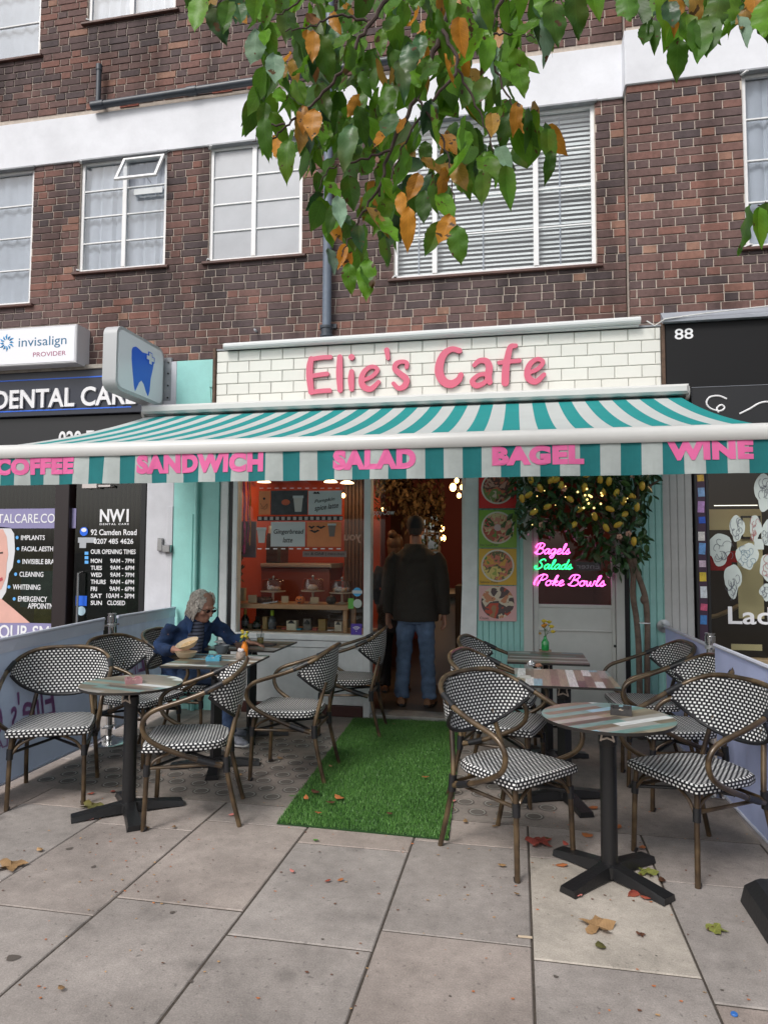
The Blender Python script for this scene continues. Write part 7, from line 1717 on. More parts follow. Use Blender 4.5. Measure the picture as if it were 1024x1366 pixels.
# ---- woman in black further in
def woman():
    X0, Y0, Z0 = -1.285, 1.05, .03
    V = lambda x, y, z: Vector((X0 + x, Y0 + y, Z0 + z))
    t = empty('person', (X0, Y0, Z0), 'woman dressed in black with brown hair in a bun, queueing beside the tall man', 'person')
    def body(q):
        head_geo(q, V(0, .02, 1.53), (.4, .9, -.1), (0, 0, 1), .95); q.tube([V(0, 0, 1.34), V(0, 0, 1.46)], [.05, .048], 12)
        q.loft([(V(0, 0, .85), .15, .11, (1, 0, 0), (0, 1, 0)), (V(0, 0, 1.05), .12, .09, (1, 0, 0), (0, 1, 0)), (V(0, 0, 1.27), .15, .09, (1, 0, 0), (0, 1, 0)), (V(0, 0, 1.36), .07, .06, (1, 0, 0), (0, 1, 0))], 14)
        for s in (-1, 1):
            w_ = V(.20 * s, .10, .90); q.tube([V(.15 * s, 0, 1.30), V(.21 * s, -.02, 1.08), w_], [.042, .036, .024], 10); hand_geo(q, w_, (0, .5, -.8), (-.5 * s, .8, .2), .9, .5, (-s, 0, 0)); q.tube([V(.08 * s, 0, .85), V(.09 * s, .01, .45), V(.1 * s, -.01, .07)], [.08, .05, .036], 10)
    fuse(body, 'body', m_skinr, .0075, 3, parent=t)
    m_bc = mat('black_wool', (.012, .012, .016), .9, noise=.2)
    def coat(q):
        A = (1, 0, 0), (0, 1, 0)
        q.loft([(V(0, 0, .62), .19, .14, *A), (V(0, 0, .9), .175, .13, *A), (V(0, 0, 1.08), .145, .11, *A), (V(0, 0, 1.26), .17, .11, *A), (V(0, 0, 1.35), .10, .08, *A), (V(0, 0, 1.39), .065, .06, *A)], 16)
        for s in (-1, 1): q.tube([V(.14 * s, 0, 1.30), V(.19 * s, -.01, 1.2), V(.215 * s, -.02, 1.07), V(.20 * s, .09, .92)], [.062, .06, .052, .04], 12)
    fuse(coat, 'coat', m_bc, .0095, 3, wr=.004, parent=t)
    def trous(q):
        q.loft([(V(0, 0, .62), .17, .12, (1, 0, 0), (0, 1, 0)), (V(0, 0, .88), .16, .12, (1, 0, 0), (0, 1, 0))], 14)
        for s in (-1, 1): q.tube([V(.08 * s, 0, .8), V(.09 * s, 0, .48), V(.1 * s, -.01, .06)], [.09, .065, .06], 12)
    fuse(trous, 'trousers', m_bc, .0095, 3, wr=.003, parent=t)
    for s in (-1, 1): shoe(t, X0 + .1 * s, Y0, Z0 + .001, R(90 - 8 * s), mat('tan_boot', (.22, .10, .05), .5), m_blk2, .85)
    mh = mat('brown_hair', (.075, .035, .018), .55, noise=.4, nscale=30); q = MB(); q.sphere(V(0, -.005, 1.56), .098, 16, 12, (.92, 1.0, 1.1)); q.sphere(V(-.02, -.06, 1.655), .048, 12, 8); q.loft([(V(0, -.04, 1.36), .05, .03, (1, 0, 0), (0, 1, 0)), (V(0, -.05, 1.48), .075, .05, (1, 0, 0), (0, 1, 0)), (V(0, -.02, 1.55), .08, .06, (1, 0, 0), (0, 1, 0))], 12); q.build('hair', mh, t, smooth=True)
woman()

# ================================================================ LEMON TREE
lt = empty('lemon_tree', (.96, -.2, 0), 'lemon tree trained up the mint pilaster with yellow fruit over the side door', 'tree')
m_bark = mat('grey_brown_bark', (.15, .105, .08), .9, noise=.35, nscale=18, bump=.8, bscale=45)
TY_ = -.24
def tp(px, py, Y=TY_): return onY(px, py, Y)
q = MB(); q.tube(catmull([Vector((.955, TY_, 0)), tp(852, 880), tp(849, 830), tp(844, 795), tp(844, 765), tp(838, 742), tp(828, 720), tp(805, 690)], 5), [.025] * 8 + [.024] * 10 + [.023] * 8 + [.02] * 5 + [.016] * 5, 10); q.build('trunk', m_bark, lt, smooth=True)
q = MB(); q.tube(catmull([Vector((1.01, TY_ + .01, 0)), tp(863, 880), tp(863, 830), tp(860, 796), tp(850, 765), tp(843, 740), tp(838, 715), tp(850, 670), tp(845, 630)], 5), [.024] * 30 + [.017] * 11, 10); q.build('trunk', m_bark, lt, smooth=True)
q = MB(); q.sphere(tp(859, 800), .032, 10, 8, (1, 1, 1.3)); q.build('knot', m_bark, lt, smooth=True)
for pts in ([(828, 720), (790, 695), (750, 668), (715, 655)], [(805, 690), (790, 660), (770, 635), (760, 610)], [(838, 735), (815, 728), (795, 715)], [(850, 670), (865, 650), (880, 640)]):
    q = MB(); P = catmull([tp(x, y, TY_ - .02 * i) for i, (x, y) in enumerate(pts)], 5); q.tube(P, [.016 - .010 * i / len(P) for i in range(len(P))], 7); q.build('branch', m_bark, lt, smooth=True)
q = MB(); q.lathe([(.05, 0), (.05, .006)], tp(859, 831) - Vector((0, 0, .003)), 12); q.build('tie', m_wht, lt)
def leaf_shape(L_, W_, fold=.25, curl=.15, n=7, tip=.18, mname='leaf', serr=0., bend=0., wav=0.):
    """leaf hanging along -z from origin, blade in xz, normal -y; folded on midrib"""
    q = MB(); rows = []
    for i in range(n + 1):
        t = i / n
        w_ = W_ / 2 * float(np.interp(t, [0, .05, .14, .27, .41, .55, .68, .79, .87, .93, 1], [0, .36, .74, .95, 1, .93, .75, .48, .24, .08, 0])) + (.0008 if 0 < t < 1 else 0)
        if serr and i % 2: w_ *= 1 - serr
        yb = -curl * L_ * t * t
        rows.append((t, w_, yb))
    vs = []; uv = []
    for t, w_, yb in rows:
        for s in (-1, -.5, 0, .5, 1): vs.append((w_ * s * (1 + .12 * s * bend * 8) + bend * t * t, yb - abs(s) * w_ * fold + (.0015 + wav) * math.sin(t * 17 + s * 1.5) * abs(s), -L_ * t)); uv.append((s, t))
    fs = []; us = []
    for i in range(n):
        for j in range(4):
            a = i * 5 + j; fs.append((a, a + 1, a + 6, a + 5)); us.append([uv[a], uv[a + 1], uv[a + 6], uv[a + 5]])
    q.add(vs, fs, us); return q
def leaf_mat(name, col, tr=.45, rough=.4, veins=True):
    m = bpy.data.materials.new(name); m.use_nodes = True; N = m.node_tree.nodes; L = m.node_tree.links; b = N['Principled BSDF']; out = N['Material Output']
    uv = N.new('ShaderNodeUVMap'); uv.uv_map = 'UVMap'; sx = N.new('ShaderNodeSeparateXYZ'); L.new(uv.outputs[0], sx.inputs[0])
    def M(op, a, v=None, c=None):
        n = N.new('ShaderNodeMath'); n.operation = op; L.new(a, n.inputs[0])
        if v is not None: n.inputs[1].default_value = v
        if c is not None: L.new(c, n.inputs[1])
        return n.outputs[0]
    au = M('ABSOLUTE', sx.outputs[0]); ph = M('SUBTRACT', M('MULTIPLY', sx.outputs[1], 9.5), c=M('MULTIPLY', au, 2.4)); fr_ = M('FRACT', ph)
    v1 = M('LESS_THAN', fr_, .10); v2 = M('LESS_THAN', au, .05); vn = M('MAXIMUM', v1, c=v2)
    oi = N.new('ShaderNodeObjectInfo'); nz = N.new('ShaderNodeTexNoise'); nz.inputs['Scale'].default_value = 22; nz.inputs['Detail'].default_value = 5; tc = N.new('ShaderNodeTexCoord'); L.new(tc.outputs['Object'], nz.inputs['Vector'])
    val = M('ADD', M('MULTIPLY', oi.outputs['Random'], .85), c=M('MULTIPLY', nz.outputs['Fac'], .9)); val = M('ADD', val, .14); val = M('ADD', val, c=M('MULTIPLY', vn, .22))
    hv = N.new('ShaderNodeHueSaturation'); hv.inputs['Color'].default_value = (*col, 1); L.new(val, hv.inputs['Value'])
    n5 = N.new('ShaderNodeTexNoise'); n5.inputs['Scale'].default_value = 30; n5.inputs['Detail'].default_value = 3; g5 = N.new('ShaderNodeNewGeometry'); L.new(g5.outputs['Position'], n5.inputs['Vector'])
    sp_ = M('GREATER_THAN', n5.outputs['Fac'], .66); n6 = N.new('ShaderNodeTexNoise'); n6.inputs['Scale'].default_value = 9; L.new(g5.outputs['Position'], n6.inputs['Vector'])
    yl = N.new('ShaderNodeMapRange'); yl.inputs[1].default_value = .5; yl.inputs[2].default_value = .75; yl.inputs[4].default_value = .6; L.new(n6.outputs['Fac'], yl.inputs[0])
    q1 = N.new('ShaderNodeMix'); q1.data_type = 'RGBA'; L.new(yl.outputs[0], q1.inputs['Factor']); L.new(hv.outputs[0], q1.inputs[6]); q1.inputs[7].default_value = (col[0] * .7 + .10, col[1] * .75 + .05, col[2] * .8, 1)
    q2 = N.new('ShaderNodeMix'); q2.data_type = 'RGBA'; L.new(sp_, q2.inputs['Factor']); L.new(q1.outputs[2], q2.inputs[6]); q2.inputs[7].default_value = (.10, .055, .02, 1)
    class _h: outputs = [q2.outputs[2]]
    hv = _h; L.new(hv.outputs[0], b.inputs['Base Color']); b.inputs['Roughness'].default_value = rough; b.inputs['Specular IOR Level'].default_value = .35
    bp = N.new('ShaderNodeBump'); bp.inputs['Strength'].default_value = .8; bp.inputs['Distance'].default_value = .003; bp.invert = True; L.new(vn, bp.inputs['Height']); L.new(bp.outputs[0], b.inputs['Normal'])
    t = N.new('ShaderNodeBsdfTranslucent'); L.new(hv.outputs[0], t.inputs['Color']); mx = N.new('ShaderNodeMixShader'); mx.inputs[0].default_value = tr; L.new(b.outputs[0], mx.inputs[1]); L.new(t.outputs[0], mx.inputs[2]); L.new(mx.outputs[0], out.inputs['Surface']); return m
m_ll = [leaf_mat('lemon_leaf_dark', (.028, .075, .022), .2, .3), leaf_mat('lemon_leaf_mid', (.05, .125, .03), .25, .3), leaf_mat('lemon_leaf_light', (.09, .19, .05), .3, .3)]
lm = [leaf_shape(L_, W_, .3, c_).mesh('leaf', m_ll[k], True) for k, (L_, W_, c_) in ((0, (.10, .048, .25)), (0, (.085, .045, .1)), (1, (.095, .05, .2)), (2, (.085, .042, .15)))]
rs4 = random.Random(21)
def in_crown(px, py):
    if py < 592: return 0
    if 690 < px < 872 and py < 662: return 1
    if 700 < px < 850 and py < 700 - .0 * px: return .85
    if 682 < px < 720 and py < 712: return .7
    if 700 < px < 850 and py < 712: return .6
    if 775 < px < 862 and py < 745: return .8
    if 800 < px < 856 and py < 765: return .35
    return 0
cnt = 0; ms_ = MB(); tries = 0
while cnt < 1150 and tries < 20000:
    tries += 1
    px, py = rs4.uniform(676, 880), rs4.uniform(594, 768)
    if rs4.random() > in_crown(px, py): continue
    Y = TY_ + rs4.uniform(-.22, .17); p = onY(px, py, Y); rot = Euler((rs4.uniform(-1.2, .9), rs4.uniform(-1.0, 1.0), rs4.uniform(0, 6.28)))
    k = rs4.choice((0, 0, 1, 1, 2, 2, 3))
    if cnt < 290:
        ob = link('leaf', lm[k], lt, world=True); ob.location = p; ob.rotation_euler = rot
    else:
        M = rot.to_matrix(); s_ = rs4.uniform(.8, 1.1); ms_.add([p + M @ Vector((x * s_, y, z * s_)) for x, y, z in ((0, 0, 0), (-.02, -.006, -.035), (-.018, -.012, -.065), (0, -.012, -.095), (.018, -.012, -.065), (.02, -.006, -.035), (0, .002, -.05))], [(0, 1, 6), (1, 2, 6), (2, 3, 6), (3, 4, 6), (4, 5, 6), (5, 0, 6)])
    cnt += 1
o = ms_.build('foliage', mat('lemon_foliage', (.036, .085, .026), .35, noise=.5, nscale=9), lt, kind='stuff')
m_lem = mat('lemon_skin', (.68, .43, .05), .4, noise=.15, nscale=20, bump=.3, bscale=150)
for i, (px, py) in enumerate(((812, 642), (843, 662), (813, 679), (833, 686), (793, 689), (808, 704), (730, 676), (696, 665), (748, 647), (720, 651), (760, 666), (822, 657), (831, 668), (708, 640), (783, 633), (741, 640), (856, 648), (803, 655), (772, 680), (824, 700), (705, 660), (735, 640), (765, 700), (849, 676), (800, 640), (712, 683), (845, 722), (779, 650))):
    p = onY(px, py, TY_ - .20); q = MB(); q.lathe([(.0001, -.042), (.008, -.036), (.019, -.024), (.023, 0), (.019, .024), (.008, .035), (.0001, .036)], n=14); o = q.build('lemon', m_lem, lt, smooth=True, world=True); o.location = p; o.rotation_euler = (rs4.uniform(-.8, .8), rs4.uniform(-1.2, 1.2), 0)
m_fl = mat('fairy_lamp', (1, .75, .3), .4, emit=(1, .72, .25), es=1.8)
for i in range(26):
    px, py = (788 + rs4.gauss(0, 9), 664 + rs4.gauss(0, 9)) if i < 15 else (rs4.uniform(700, 850), rs4.uniform(640, 700))
    p = onY(px, py, TY_ - .21); q = MB(); q.sphere((0, 0, 0), .009 if i < 15 else .005, 7, 5); o = q.build('fairy_light', m_fl, lt, world=True); o.location = p
q = MB(); q.tube(catmull([onY(x, y, TY_ - .19) for x, y in ((700, 650), (735, 668), (760, 655), (788, 668), (815, 650), (850, 672))], 6), .0025, 5); q.build('light_cable', m_ink2, lt)
m_pe = mat('peach_blossom', (.60, .32, .24), .7)
for px, py in ((717, 652), (752, 652), (838, 712), (826, 716), (722, 700), (844, 634)):
    q = MB(); p = onY(px, py, TY_ - .2)
    for k in range(5): a_ = k * 1.256; q.sphere((.014 * math.cos(a_), 0, .014 * math.sin(a_)), .011, 6, 4, (1, .5, 1))
    o = q.build('blossom', m_pe, lt, world=True); o.location = p

# ================================================================ OVERHANGING BRANCH
br = empty('overhanging_branch', (0, -4.2, 3.2), 'drooping tree branch of green and orange autumn leaves hanging into the top of the view', 'branch')
m_twig = mat('dark_twig', (.045, .025, .02), .8, noise=.3, nscale=30)
def tw(pts, r0, r1, Y0, Y1):
    P = catmull([onY(x, y, Y0 + (Y1 - Y0) * i / (len(pts) - 1)) for i, (x, y) in enumerate(pts)], 6); n = len(P)
    for i, p in enumerate(P): p.x += .004 * math.sin(i * 1.9); p.z += .004 * math.sin(i * 2.7)
    q = MB(); q.tube(P, [r0 + (r1 - r0) * i / (n - 1) for i in range(n)], 7); q.build('twig', m_twig, br, smooth=True); return P
TW = [([(640, -60), (600, 10), (578, 70), (555, 130), (520, 200), (505, 260)], .011, .004, -4.1, -4.3), ([(540, -50), (505, 15), (480, 50), (455, 95), (420, 135), (385, 165), (358, 190)], .007, .002, -4.4, -4.5),
      ([(490, 28), (450, 20), (415, 35), (380, 40)], .004, .0015, -4.4, -4.45), ([(590, 40), (610, 90), (570, 140), (540, 190), (520, 240)], .006, .002, -4.2, -4.3),
      ([(690, -50), (660, 20), (655, 60), (668, 110), (690, 150)], .006, .002, -4.3, -4.3), ([(655, 45), (690, 45), (715, 50)], .003, .0015, -4.3, -4.3),
      ([(610, 92), (635, 140), (655, 190), (665, 230)], .004, .0015, -4.2, -4.2), ([(555, 130), (585, 175), (600, 220), (605, 270)], .004, .0015, -4.25, -4.3),
      ([(505, 250), (480, 290), (465, 320), (455, 340)], .004, .0015, -4.3, -4.35), ([(380, 165), (350, 170), (338, 190)], .003, .001, -4.5, -4.5),
      ([(520, 200), (475, 215), (440, 225), (425, 250)], .004, .0015, -4.3, -4.3), ([(760, -60), (735, 10), (725, 45)], .005, .0015, -4.3, -4.3), ([(830, -60), (900, -20), (985, 10)], .007, .002, -4.3, -4.4),
      ([(985, 10), (950, 40), (930, 60)], .003, .001, -4.4, -4.4), ([(870, -30), (860, 10), (858, 30)], .003, .001, -4.3, -4.3), ([(430, -40), (400, 0), (370, 20)], .004, .0015, -4.5, -4.5), ([(310, -60), (300, -10), (285, 10)], .004, .0015, -4.5, -4.5), ([(1080, 240), (1040, 262), (1012, 275)], .004, .0015, -4.4, -4.4)]
for a_ in TW: tw(*a_)
LM = {'g': leaf_mat('leaf_green', (.115, .27, .018), .5), 'm': leaf_mat('leaf_mid_green', (.070, .17, .020), .5), 'd': leaf_mat('leaf_dark_green', (.04, .11, .035), .25, .35), 'p': leaf_mat('leaf_pale_underside', (.17, .27, .18), .3, .6), 'o': leaf_mat('leaf_orange', (.56, .24, .03), .45), 'y': leaf_mat('leaf_yellow_brown', (.42, .24, .05), .45), 'b': leaf_mat('leaf_brown', (.30, .13, .05), .3, .6)}
LMe = {}
for k, m_ in LM.items():
    LMe[k] = [leaf_shape(.132, w_, f_, c_, 14, .16, serr=.07, bend=b_, wav=wv_).mesh('leaf', m_, True) for w_, f_, c_, b_, wv_ in ((.064, .22, .08, .01, .001), (.058, .6, .25, -.018, .002), (.069, .12, -.14, .015, .003), (.060, .38, .38, -.008, .003), (.050, .9, .15, .02, .001), (.067, -.25, .2, -.015, .004), (.055, .3, -.3, .0, .002))]
poly = [(262, -30), (262, 30), (285, 60), (330, 68), (345, 100), (336, 150), (332, 200), (345, 235), (380, 245), (418, 262), (425, 320), (440, 375), (468, 388), (505, 385), (530, 340), (545, 300), (590, 310), (618, 330), (622, 290), (632, 255), (660, 280), (688, 262), (695, 232), (740, 225), (742, 180), (700, 140), (690, 120), (745, 70), (760, 10), (838, 45), (862, 40), (870, 30), (885, 45), (905, 80), (935, 85), (950, 55), (985, 60), (1000, 50), (1060, 55), (1060, -30)]
def inpoly(x, y, P):
    c = False; j = len(P) - 1
    for i in range(len(P)):
        if (P[i][1] > y) != (P[j][1] > y) and x < (P[j][0] - P[i][0]) * (y - P[i][1]) / (P[j][1] - P[i][1]) + P[i][0]: c = not c
        j = i
    return c
def put_leaf(px, py, Y, key, s=1., yaw=None, tilt=None, roll=None):
    p = onY(px, py, Y); me = LMe[key][rs4.randrange(7)]
    o = link('leaf', me, br, world=True); o.location = p
    o.rotation_euler = (rs4.uniform(-.45, .35) if tilt is None else tilt, rs4.uniform(-.45, .45) if roll is None else roll, rs4.gauss(0, .75) if yaw is None else yaw); o.scale = (s * rs4.uniform(.9, 1.1), s, s)
    if rs4.random() < .5:
        q = MB()
    return o
# petiole end is where the leaf hangs: leaf extends downwards ~55 px
named = [(612, 22, 'o', 1.05, 0), (558, 230, 'o', .8, .2), (600, 285, 'o', .95, 0), (545, 275, 'o', .95, .1), (405, 140, 'o', .7, 0), (420, 145, 'o', .8, .1), (418, 40, 'o', .8, .3), (560, 45, 'd', .9, 0), (470, 165, 'd', 1.15, 0), (520, 150, 'd', 1.0, 0), (545, 55, 'd', .9, .1), (730, 170, 'm', 1.05, 0), (735, 200, 'm', .7, .3), (675, 220, 'm', 1.1, .1), (643, 227, 'm', .85, -.1), (610, 300, 'm', .85, -.2), (585, 295, 'm', .95, .1), (492, 345, 'g', .95, 0), (465, 350, 'g', .75, .1), (487, 345, 'm', .8, .4), (365, 70, 'p', 1.0, .4), (352, 155, 'm', 1.0, 0), (385, 185, 'g', 1.05, 0), (450, 260, 'p', .8, .5), (478, 300, 'd', .85, 0), (535, 255, 'o', .6, -.3), (690, 135, 'o', .7, .2), (655, 150, 'y', .8, .1), (270, -10, 'g', 1.1, 0), (345, -15, 'g', 1.1, 0), (305, 0, 'm', 1.0, .3), (905, 50, 'm', .9, 0), (928, 25, 'm', 1.2, .1), (945, 20, 'm', 1.1, -.1), (915, 15, 'g', 1.1, .3), (960, -10, 'm', 1.0, 0), (790, -25, 'g', 1, 0), (765, -20, 'm', 1.1, .4), (880, -15, 'g', 1.0, .1), (848, -5, 'm', 1, .4), (975, -20, 'g', 1.1, .2), (890, 0, 'd', .9, 0), (955, 5, 'o', .7, .2), (1024, -5, 'g', 1.1, 0), (925, -12, 'y', .8, .2), (862, 30, 'm', .7, 0), (870, 25, 'm', .8, .2), (832, -15, 'm', 1.0, 0), (900, -10, 'o', .8, 0), (1005, -10, 'o', .9, 0), (985, 20, 'p', .8, .4), (995, 10, 'y', .7, 0), (1018, 10, 'm', .9, 0), (725, 20, 'p', 1.0, .6), (735, 0, 'm', 1.05, .3), (1012, 275, 'g', .9, 0), (1000, 273, 'm', 1.0, 1.0), (1022, 270, 'm', 1.0, -.2), (437, 330, 'p', .7, 1.0), (352, 230, 'm', .0001, 0)]
n_l = 0
for px, py, k, s_, yw in named:
    if s_ < .01: continue
    put_leaf(px, py, -4.52 + rs4.uniform(-.03, .03), k, s_ * .84, yw, rs4.uniform(-.2, .15), rs4.uniform(-.2, .2)); n_l += 1
tries = 0
while n_l < 292 and tries < 9000:
    tries += 1
    px, py = rs4.uniform(255, 1060), rs4.uniform(-70, 360)
    if px > 760 and rs4.random() < .2: continue
    if not inpoly(px, py + 28, poly) or not inpoly(px, py + 50, poly): 
        if py > -20 or not (255 < px < 1060): continue
    k = rs4.choices('gmdpoyb', (40, 34, 7, 4, 7, 5, 1))[0]; Y = rs4.uniform(-4.5, -3.9)
    put_leaf(px, py, Y, k, rs4.uniform(.66, .95) * (.85 if k in 'oyb' else 1)); n_l += 1
# the leaves deeper in the spray, past the count of single ones
FK = 'gmdoy'; fq = MB(); nf = 0; tries = 0
base_ = [leaf_shape(.125, .062, f_, c_, 7) for f_, c_ in ((.2, .1), (.45, .2), (.1, -.1))]
while nf < 430 and tries < 9000:
    tries += 1; px, py = rs4.uniform(255, 1060), rs4.uniform(-70, 350)
    if px > 760 and rs4.random() < .25: continue
    if not inpoly(px, py + 30, poly) or not inpoly(px, py + 55, poly): continue
    M = Euler((rs4.uniform(-.6, .5), rs4.uniform(-.6, .6), rs4.gauss(0, 1.0))).to_matrix(); p = onY(px, py, rs4.uniform(-4.1, -3.5)); s_ = rs4.uniform(.8, 1.15); bb = base_[rs4.randrange(3)]
    fq.mi = rs4.choices(range(5), (40, 36, 10, 5, 4))[0]
    fq.add([p + M @ Vector(v) * s_ for v in bb.v], bb.f, [bb.uv[i] for i in range(len(bb.f))]); nf += 1
fq.build('foliage', [LM[k] for k in FK], br, smooth=True, kind='stuff')

# ================================================================ FALLEN LEAVES AND LITTER
FL = {'o': (.42, .14, .05), 't': (.38, .23, .11), 'r': (.40, .08, .06), 'k': (.46, .16, .14), 'g': (.28, .30, .07), 'b': (.12, .05, .03), 'v': (.16, .15, .05), 'G': (.10, .28, .05)}
FM = {k: leaf_mat('fallen_%s' % n_, FL[k], .1, .6) for k, n_ in zip(FL, ('orange', 'tan', 'red', 'pink', 'yellow_green', 'brown', 'olive', 'green'))}
FME = {}
def lobed(L_, W_, k):
    q = MB(); n = 26; ring_ = []; rr = random.Random(hash(k) % 1000 if False else ord(k))
    for i in range(n):
        a = 2 * math.pi * i / n; r_ = .5 + .16 * math.cos(a * 5) + .06 * math.cos(a * 11 + 1); ring_.append((r_ * L_ * math.cos(a), r_ * W_ * math.sin(a), .008 * math.sin(a * 3 + 1) + .010 * abs(math.sin(a * 2))))
    q.add([(0, 0, .002)] + ring_, [(0, 1 + i, 1 + (i + 1) % n) for i in range(n)], [[(0, .5), (ring_[i][1] / W_ * 1.6, .5 + ring_[i][0] / L_), (ring_[(i + 1) % n][1] / W_ * 1.6, .5 + ring_[(i + 1) % n][0] / L_)] for i in range(n)]); return q
def fallen(px, py, col, sz, rz, label, kind='leaf', z=.003):
    p = onZ(px, py, 0)
    if kind == 'lobed': me = lobed(.10, .10, col).mesh('fallen_leaf', FM[col], True); o = link('fallen_leaf', me); o.rotation_euler = (0, 0, rz); o.location = (p.x, p.y, z + .003)
    else:
        me = leaf_shape(.08, .045, .22, rs4.uniform(-.15, .2), 8).mesh('fallen_leaf', FM[col], True); o = link('fallen_leaf', me); o.rotation_euler = (R(90 + rs4.uniform(-6, 6)), rs4.uniform(-.15, .15), rz); o.location = (p.x, p.y, z + .010)
    sz *= 1.12 if kind == 'leaf' else 1.0; o.scale = (sz, sz, sz); tag(o, label, 'fallen leaf', 'fallen autumn leaves on the paving')
    return o
FLS = [(15, 1157, 't', 1.1, .4, 'large tan fallen leaf lying near the left edge of the paving', 'lobed'), (55, 1138, 't', .55, 1, 'small curled tan leaf just above the big tan one at the left', 'leaf'), (125, 1095, 'k', .9, 1.2, 'crimson pink leaf in front of the left round table base', 'leaf'), (122, 1077, 'v', 1.1, .2, 'broad olive leaf left of the left table foot', 'lobed'), (126, 1060, 'r', .5, 2, 'small red leaf behind the olive one on the left', 'leaf'), (150, 1059, 'r', .6, .5, 'red leaf beside the left table column', 'leaf'), (200, 1107, 't', .55, 1.9, 'small tan leaf under the left table\'s nearest foot', 'leaf'), (231, 1107, 't', .4, .3, 'tiny tan scrap right of the left table base', 'leaf'), (313, 1088, 'k', .45, 2.2, 'small pink leaf by the rear leg of the left armchair', 'leaf'), (320, 1037, 't', .45, .3, 'tan leaf on the dotted concrete between two chair legs', 'leaf'), (377, 1014, 'y' if False else 't', .7, 1, 'yellowish leaf on the cellar lights near the turf', 'leaf'),
       (719, 1126, 'r', 1.15, .6, 'big rosy red leaf at the left of the right table base', 'lobed'), (757, 1157, 'o', .7, 1.5, 'orange tan leaf touching the right table\'s front left foot', 'leaf'), (777, 1198, 'k', .7, 1.4, 'salmon pink leaf below the right table base', 'leaf'), (778, 1078, 'o', 1.0, 1.2, 'orange leaf on the joint behind the right table column', 'leaf'), (797, 1079, 'o', .7, 2, 'small orange leaf right of the one behind the column', 'leaf'), (788, 1091, 'o', .45, 0, 'tiny orange leaf below the joint behind the column', 'leaf'), (827, 1103, 'o', .8, 2.4, 'orange leaf between the right column and the barrier chair', 'leaf'), (790, 1119, 'o', .9, .7, 'orange leaf against the left of the right table column', 'leaf'), (757, 1131, 'r', .5, .5, 'small red leaf left of the right table column', 'leaf'), (857, 1131, 'o', .6, 2.9, 'orange leaf under the front edge of the right barrier chair', 'leaf'), (850, 1158, 't', .8, .9, 'tan leaf right of the right table hub', 'leaf'), (863, 1166, 'g', .8, 2.5, 'yellow green leaf beside the right table\'s front right foot', 'lobed'), (833, 1184, 'v', .65, .3, 'olive leaf in front of the right table\'s right foot', 'leaf'), (852, 1192, 'r', .8, 2.3, 'bright red leaf tucked under the right table foot', 'leaf'), (868, 1203, 'r', .6, 1, 'red scrap of leaf at the tip of the right table foot', 'leaf'), (884, 1180, 'b', .6, 0, 'dark brown leaf by the end of the right table foot', 'leaf'),
       (797, 1238, 't', 1.15, 2.8, 'large tan leaf on the pale slab in the foreground', 'lobed'), (854, 1249, 'b', .3, 0, 'little round brown leaf on the pale slab', 'lobed'), (803, 1270, 'v', .75, .1, 'narrow olive leaf across the joint below the pale slab', 'leaf'), (954, 1242, 'g', .7, 1, 'yellow green leaf alone on the slab at the right', 'lobed'), (693, 1197, 't', .35, 1, 'tiny tan leaf near the front leg of the foreground chair', 'leaf'), (675, 1158, 't', .5, 1.5, 'dull tan leaf between the foreground chair legs', 'leaf'), (663, 1105, 't', .4, 1.2, 'tan leaf by the rear leg of the foreground chair', 'leaf'),
       (457, 1074, 'o', 1.0, .8, 'curled orange brown leaf on the front of the turf', 'leaf'), (447, 1078, 'b', .7, 2, 'dark brown leaf beside the curled one on the turf', 'leaf'), (425, 1066, 'b', .8, 1, 'dark leaf on the turf left of the curled orange one', 'leaf'), (408, 1075, 'o', .55, .3, 'small orange leaf near the left edge of the turf', 'leaf'), (395, 1070, 'G', .6, 1.4, 'fresh green leaf on the left edge of the turf', 'leaf'), (429, 1093, 'o', .5, 1.6, 'orange leaf on the very front of the turf', 'leaf'), (523, 1095, 'b', .5, 1, 'small brown leaf at the middle front of the turf', 'leaf'), (572, 1044, 'o', .6, 1.5, 'orange brown leaf on the right part of the turf', 'leaf'), (528, 972, 't', .45, 1.5, 'pale scrap of leaf on the turf near the doorway', 'leaf'), (443, 1030, 't', .4, 1, 'small pale leaf on the turf below the chair leg', 'leaf'),
       (602, 1081, 'r', .9, .5, 'orange red leaf at the right edge of the turf', 'leaf'), (608, 1070, 'k', .7, 2, 'pink leaf just right of the turf edge', 'leaf'), (620, 1100, 't', .5, 0, 'tan leaf between turf and foreground chair leg', 'leaf'), (424, 1124, 'G', .45, 1, 'small green leaf on the slab just in front of the turf', 'leaf'), (392, 1167, 'k', .35, 1, 'tiny pink leaf scrap on the middle left slab', 'leaf'), (441, 1177, 'r', .35, 2, 'tiny red leaf scrap on the middle slab, left of a pair', 'leaf'), (458, 1176, 'o', .35, 2, 'tiny orange leaf scrap on the middle slab, right of a pair', 'leaf'), (84, 1325, 't', .4, 1, 'small tan scrap on the lower left slab', 'leaf')]
for px, py, c_, s_, rz, lab, kd in FLS:
    on_turf = inpoly(px, py, [(369, 1100), (594, 1121), (612, 955), (440, 955)])
    fallen(px, py, c_ if c_ in FM else 't', s_, rz, lab, kd, .028 if on_turf else .003)
q = MB(); rr = random.Random(77)
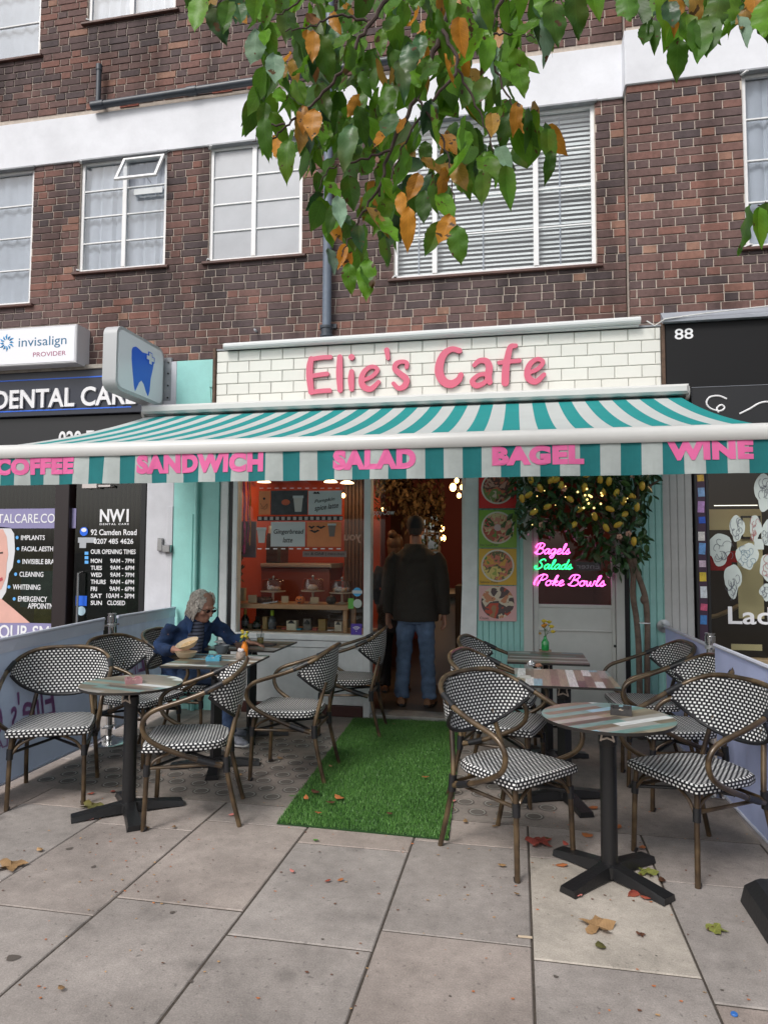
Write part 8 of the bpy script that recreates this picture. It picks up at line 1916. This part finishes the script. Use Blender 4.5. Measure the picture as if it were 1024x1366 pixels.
for k in range(420):
    px, py = rr.uniform(0, 1024), rr.uniform(1000, 1366); p = onZ(px, py, 0)
    if rr.random() < .5: p = onZ(rr.choice((rr.gauss(150, 60), rr.gauss(820, 70), rr.gauss(700, 90))), rr.uniform(1010, 1210), 0)
    s_ = rr.uniform(.002, .006); a = rr.random() * 6
    q.mi = rr.randrange(3); q.add([p + Vector((s_ * rr.uniform(.8, 2) * math.cos(a + j * 1.57), s_ * math.sin(a + j * 1.57), .003 + rr.uniform(0, .003))) for j in range(4)], [(0, 1, 2, 3)])
o = q.build('leaf_litter', [FM['t'], FM['b'], FM['o']], kind='stuff'); tag(o, 'tiny crumbs of leaf and grit scattered over the paving', 'litter')
def gquad(px, py, w_, h_, rz, m, name, lab, cat, th=.0015):
    p = onZ(px, py, 0); q = MB(); q.cbox((0, 0, th / 2), (w_, h_, th)); o = q.build(name, m); o.location = (p.x, p.y, .002); o.rotation_euler = (0, 0, rz); return tag(o, lab, cat)
tk = gquad(699, 1251, .060, .014, .04, mat('ticket_paper', (.55, .44, .32), .7), 'sugar_stick', 'flattened cream sugar sachet lying across the slab joint in the foreground', 'sachet')
q = MB(); q.box((-.030, -.0071, .0016), (-.024, .0071, .0022)); o = q.build('dark_end', m_ink2, tk, world=False)
p = onZ(979, 1355, 0); q = MB(); q.lathe([(.011, .0), (.011, .004), (.009, .006), (.0001, .006)], n=14); o = q.build('bottle_cap', mat('blue_plastic', (.03, .14, .45), .4)); o.location = (p.x, p.y, .002); tag(o, 'small blue bottle cap at the lower right corner of the paving', 'bottle cap')
m_gum = mat('old_gum', (.09, .075, .065), .9)
q = MB()
for k, (px, py, r_) in enumerate(((17, 1279, .024), (741, 1304, .009), (875, 1276, .004), (255, 1310, .007), (93, 1133, .016), (230, 1218, .010), (963, 1322, .006), (430, 1254, .006), (600, 1330, .005), (125, 1157, .012))):
    p = onZ(px, py, 0); g_ = MB(); g_.add([(p.x + r_ * (1 + .25 * math.sin(a * 3 + k)) * math.cos(a), p.y + r_ * (1 + .2 * math.cos(a * 2 + k)) * math.sin(a), .0022) for a in [2 * math.pi * j / 14 for j in range(14)]], [tuple(range(14))]); g_.build('gum_spot', m_gum, pavement)
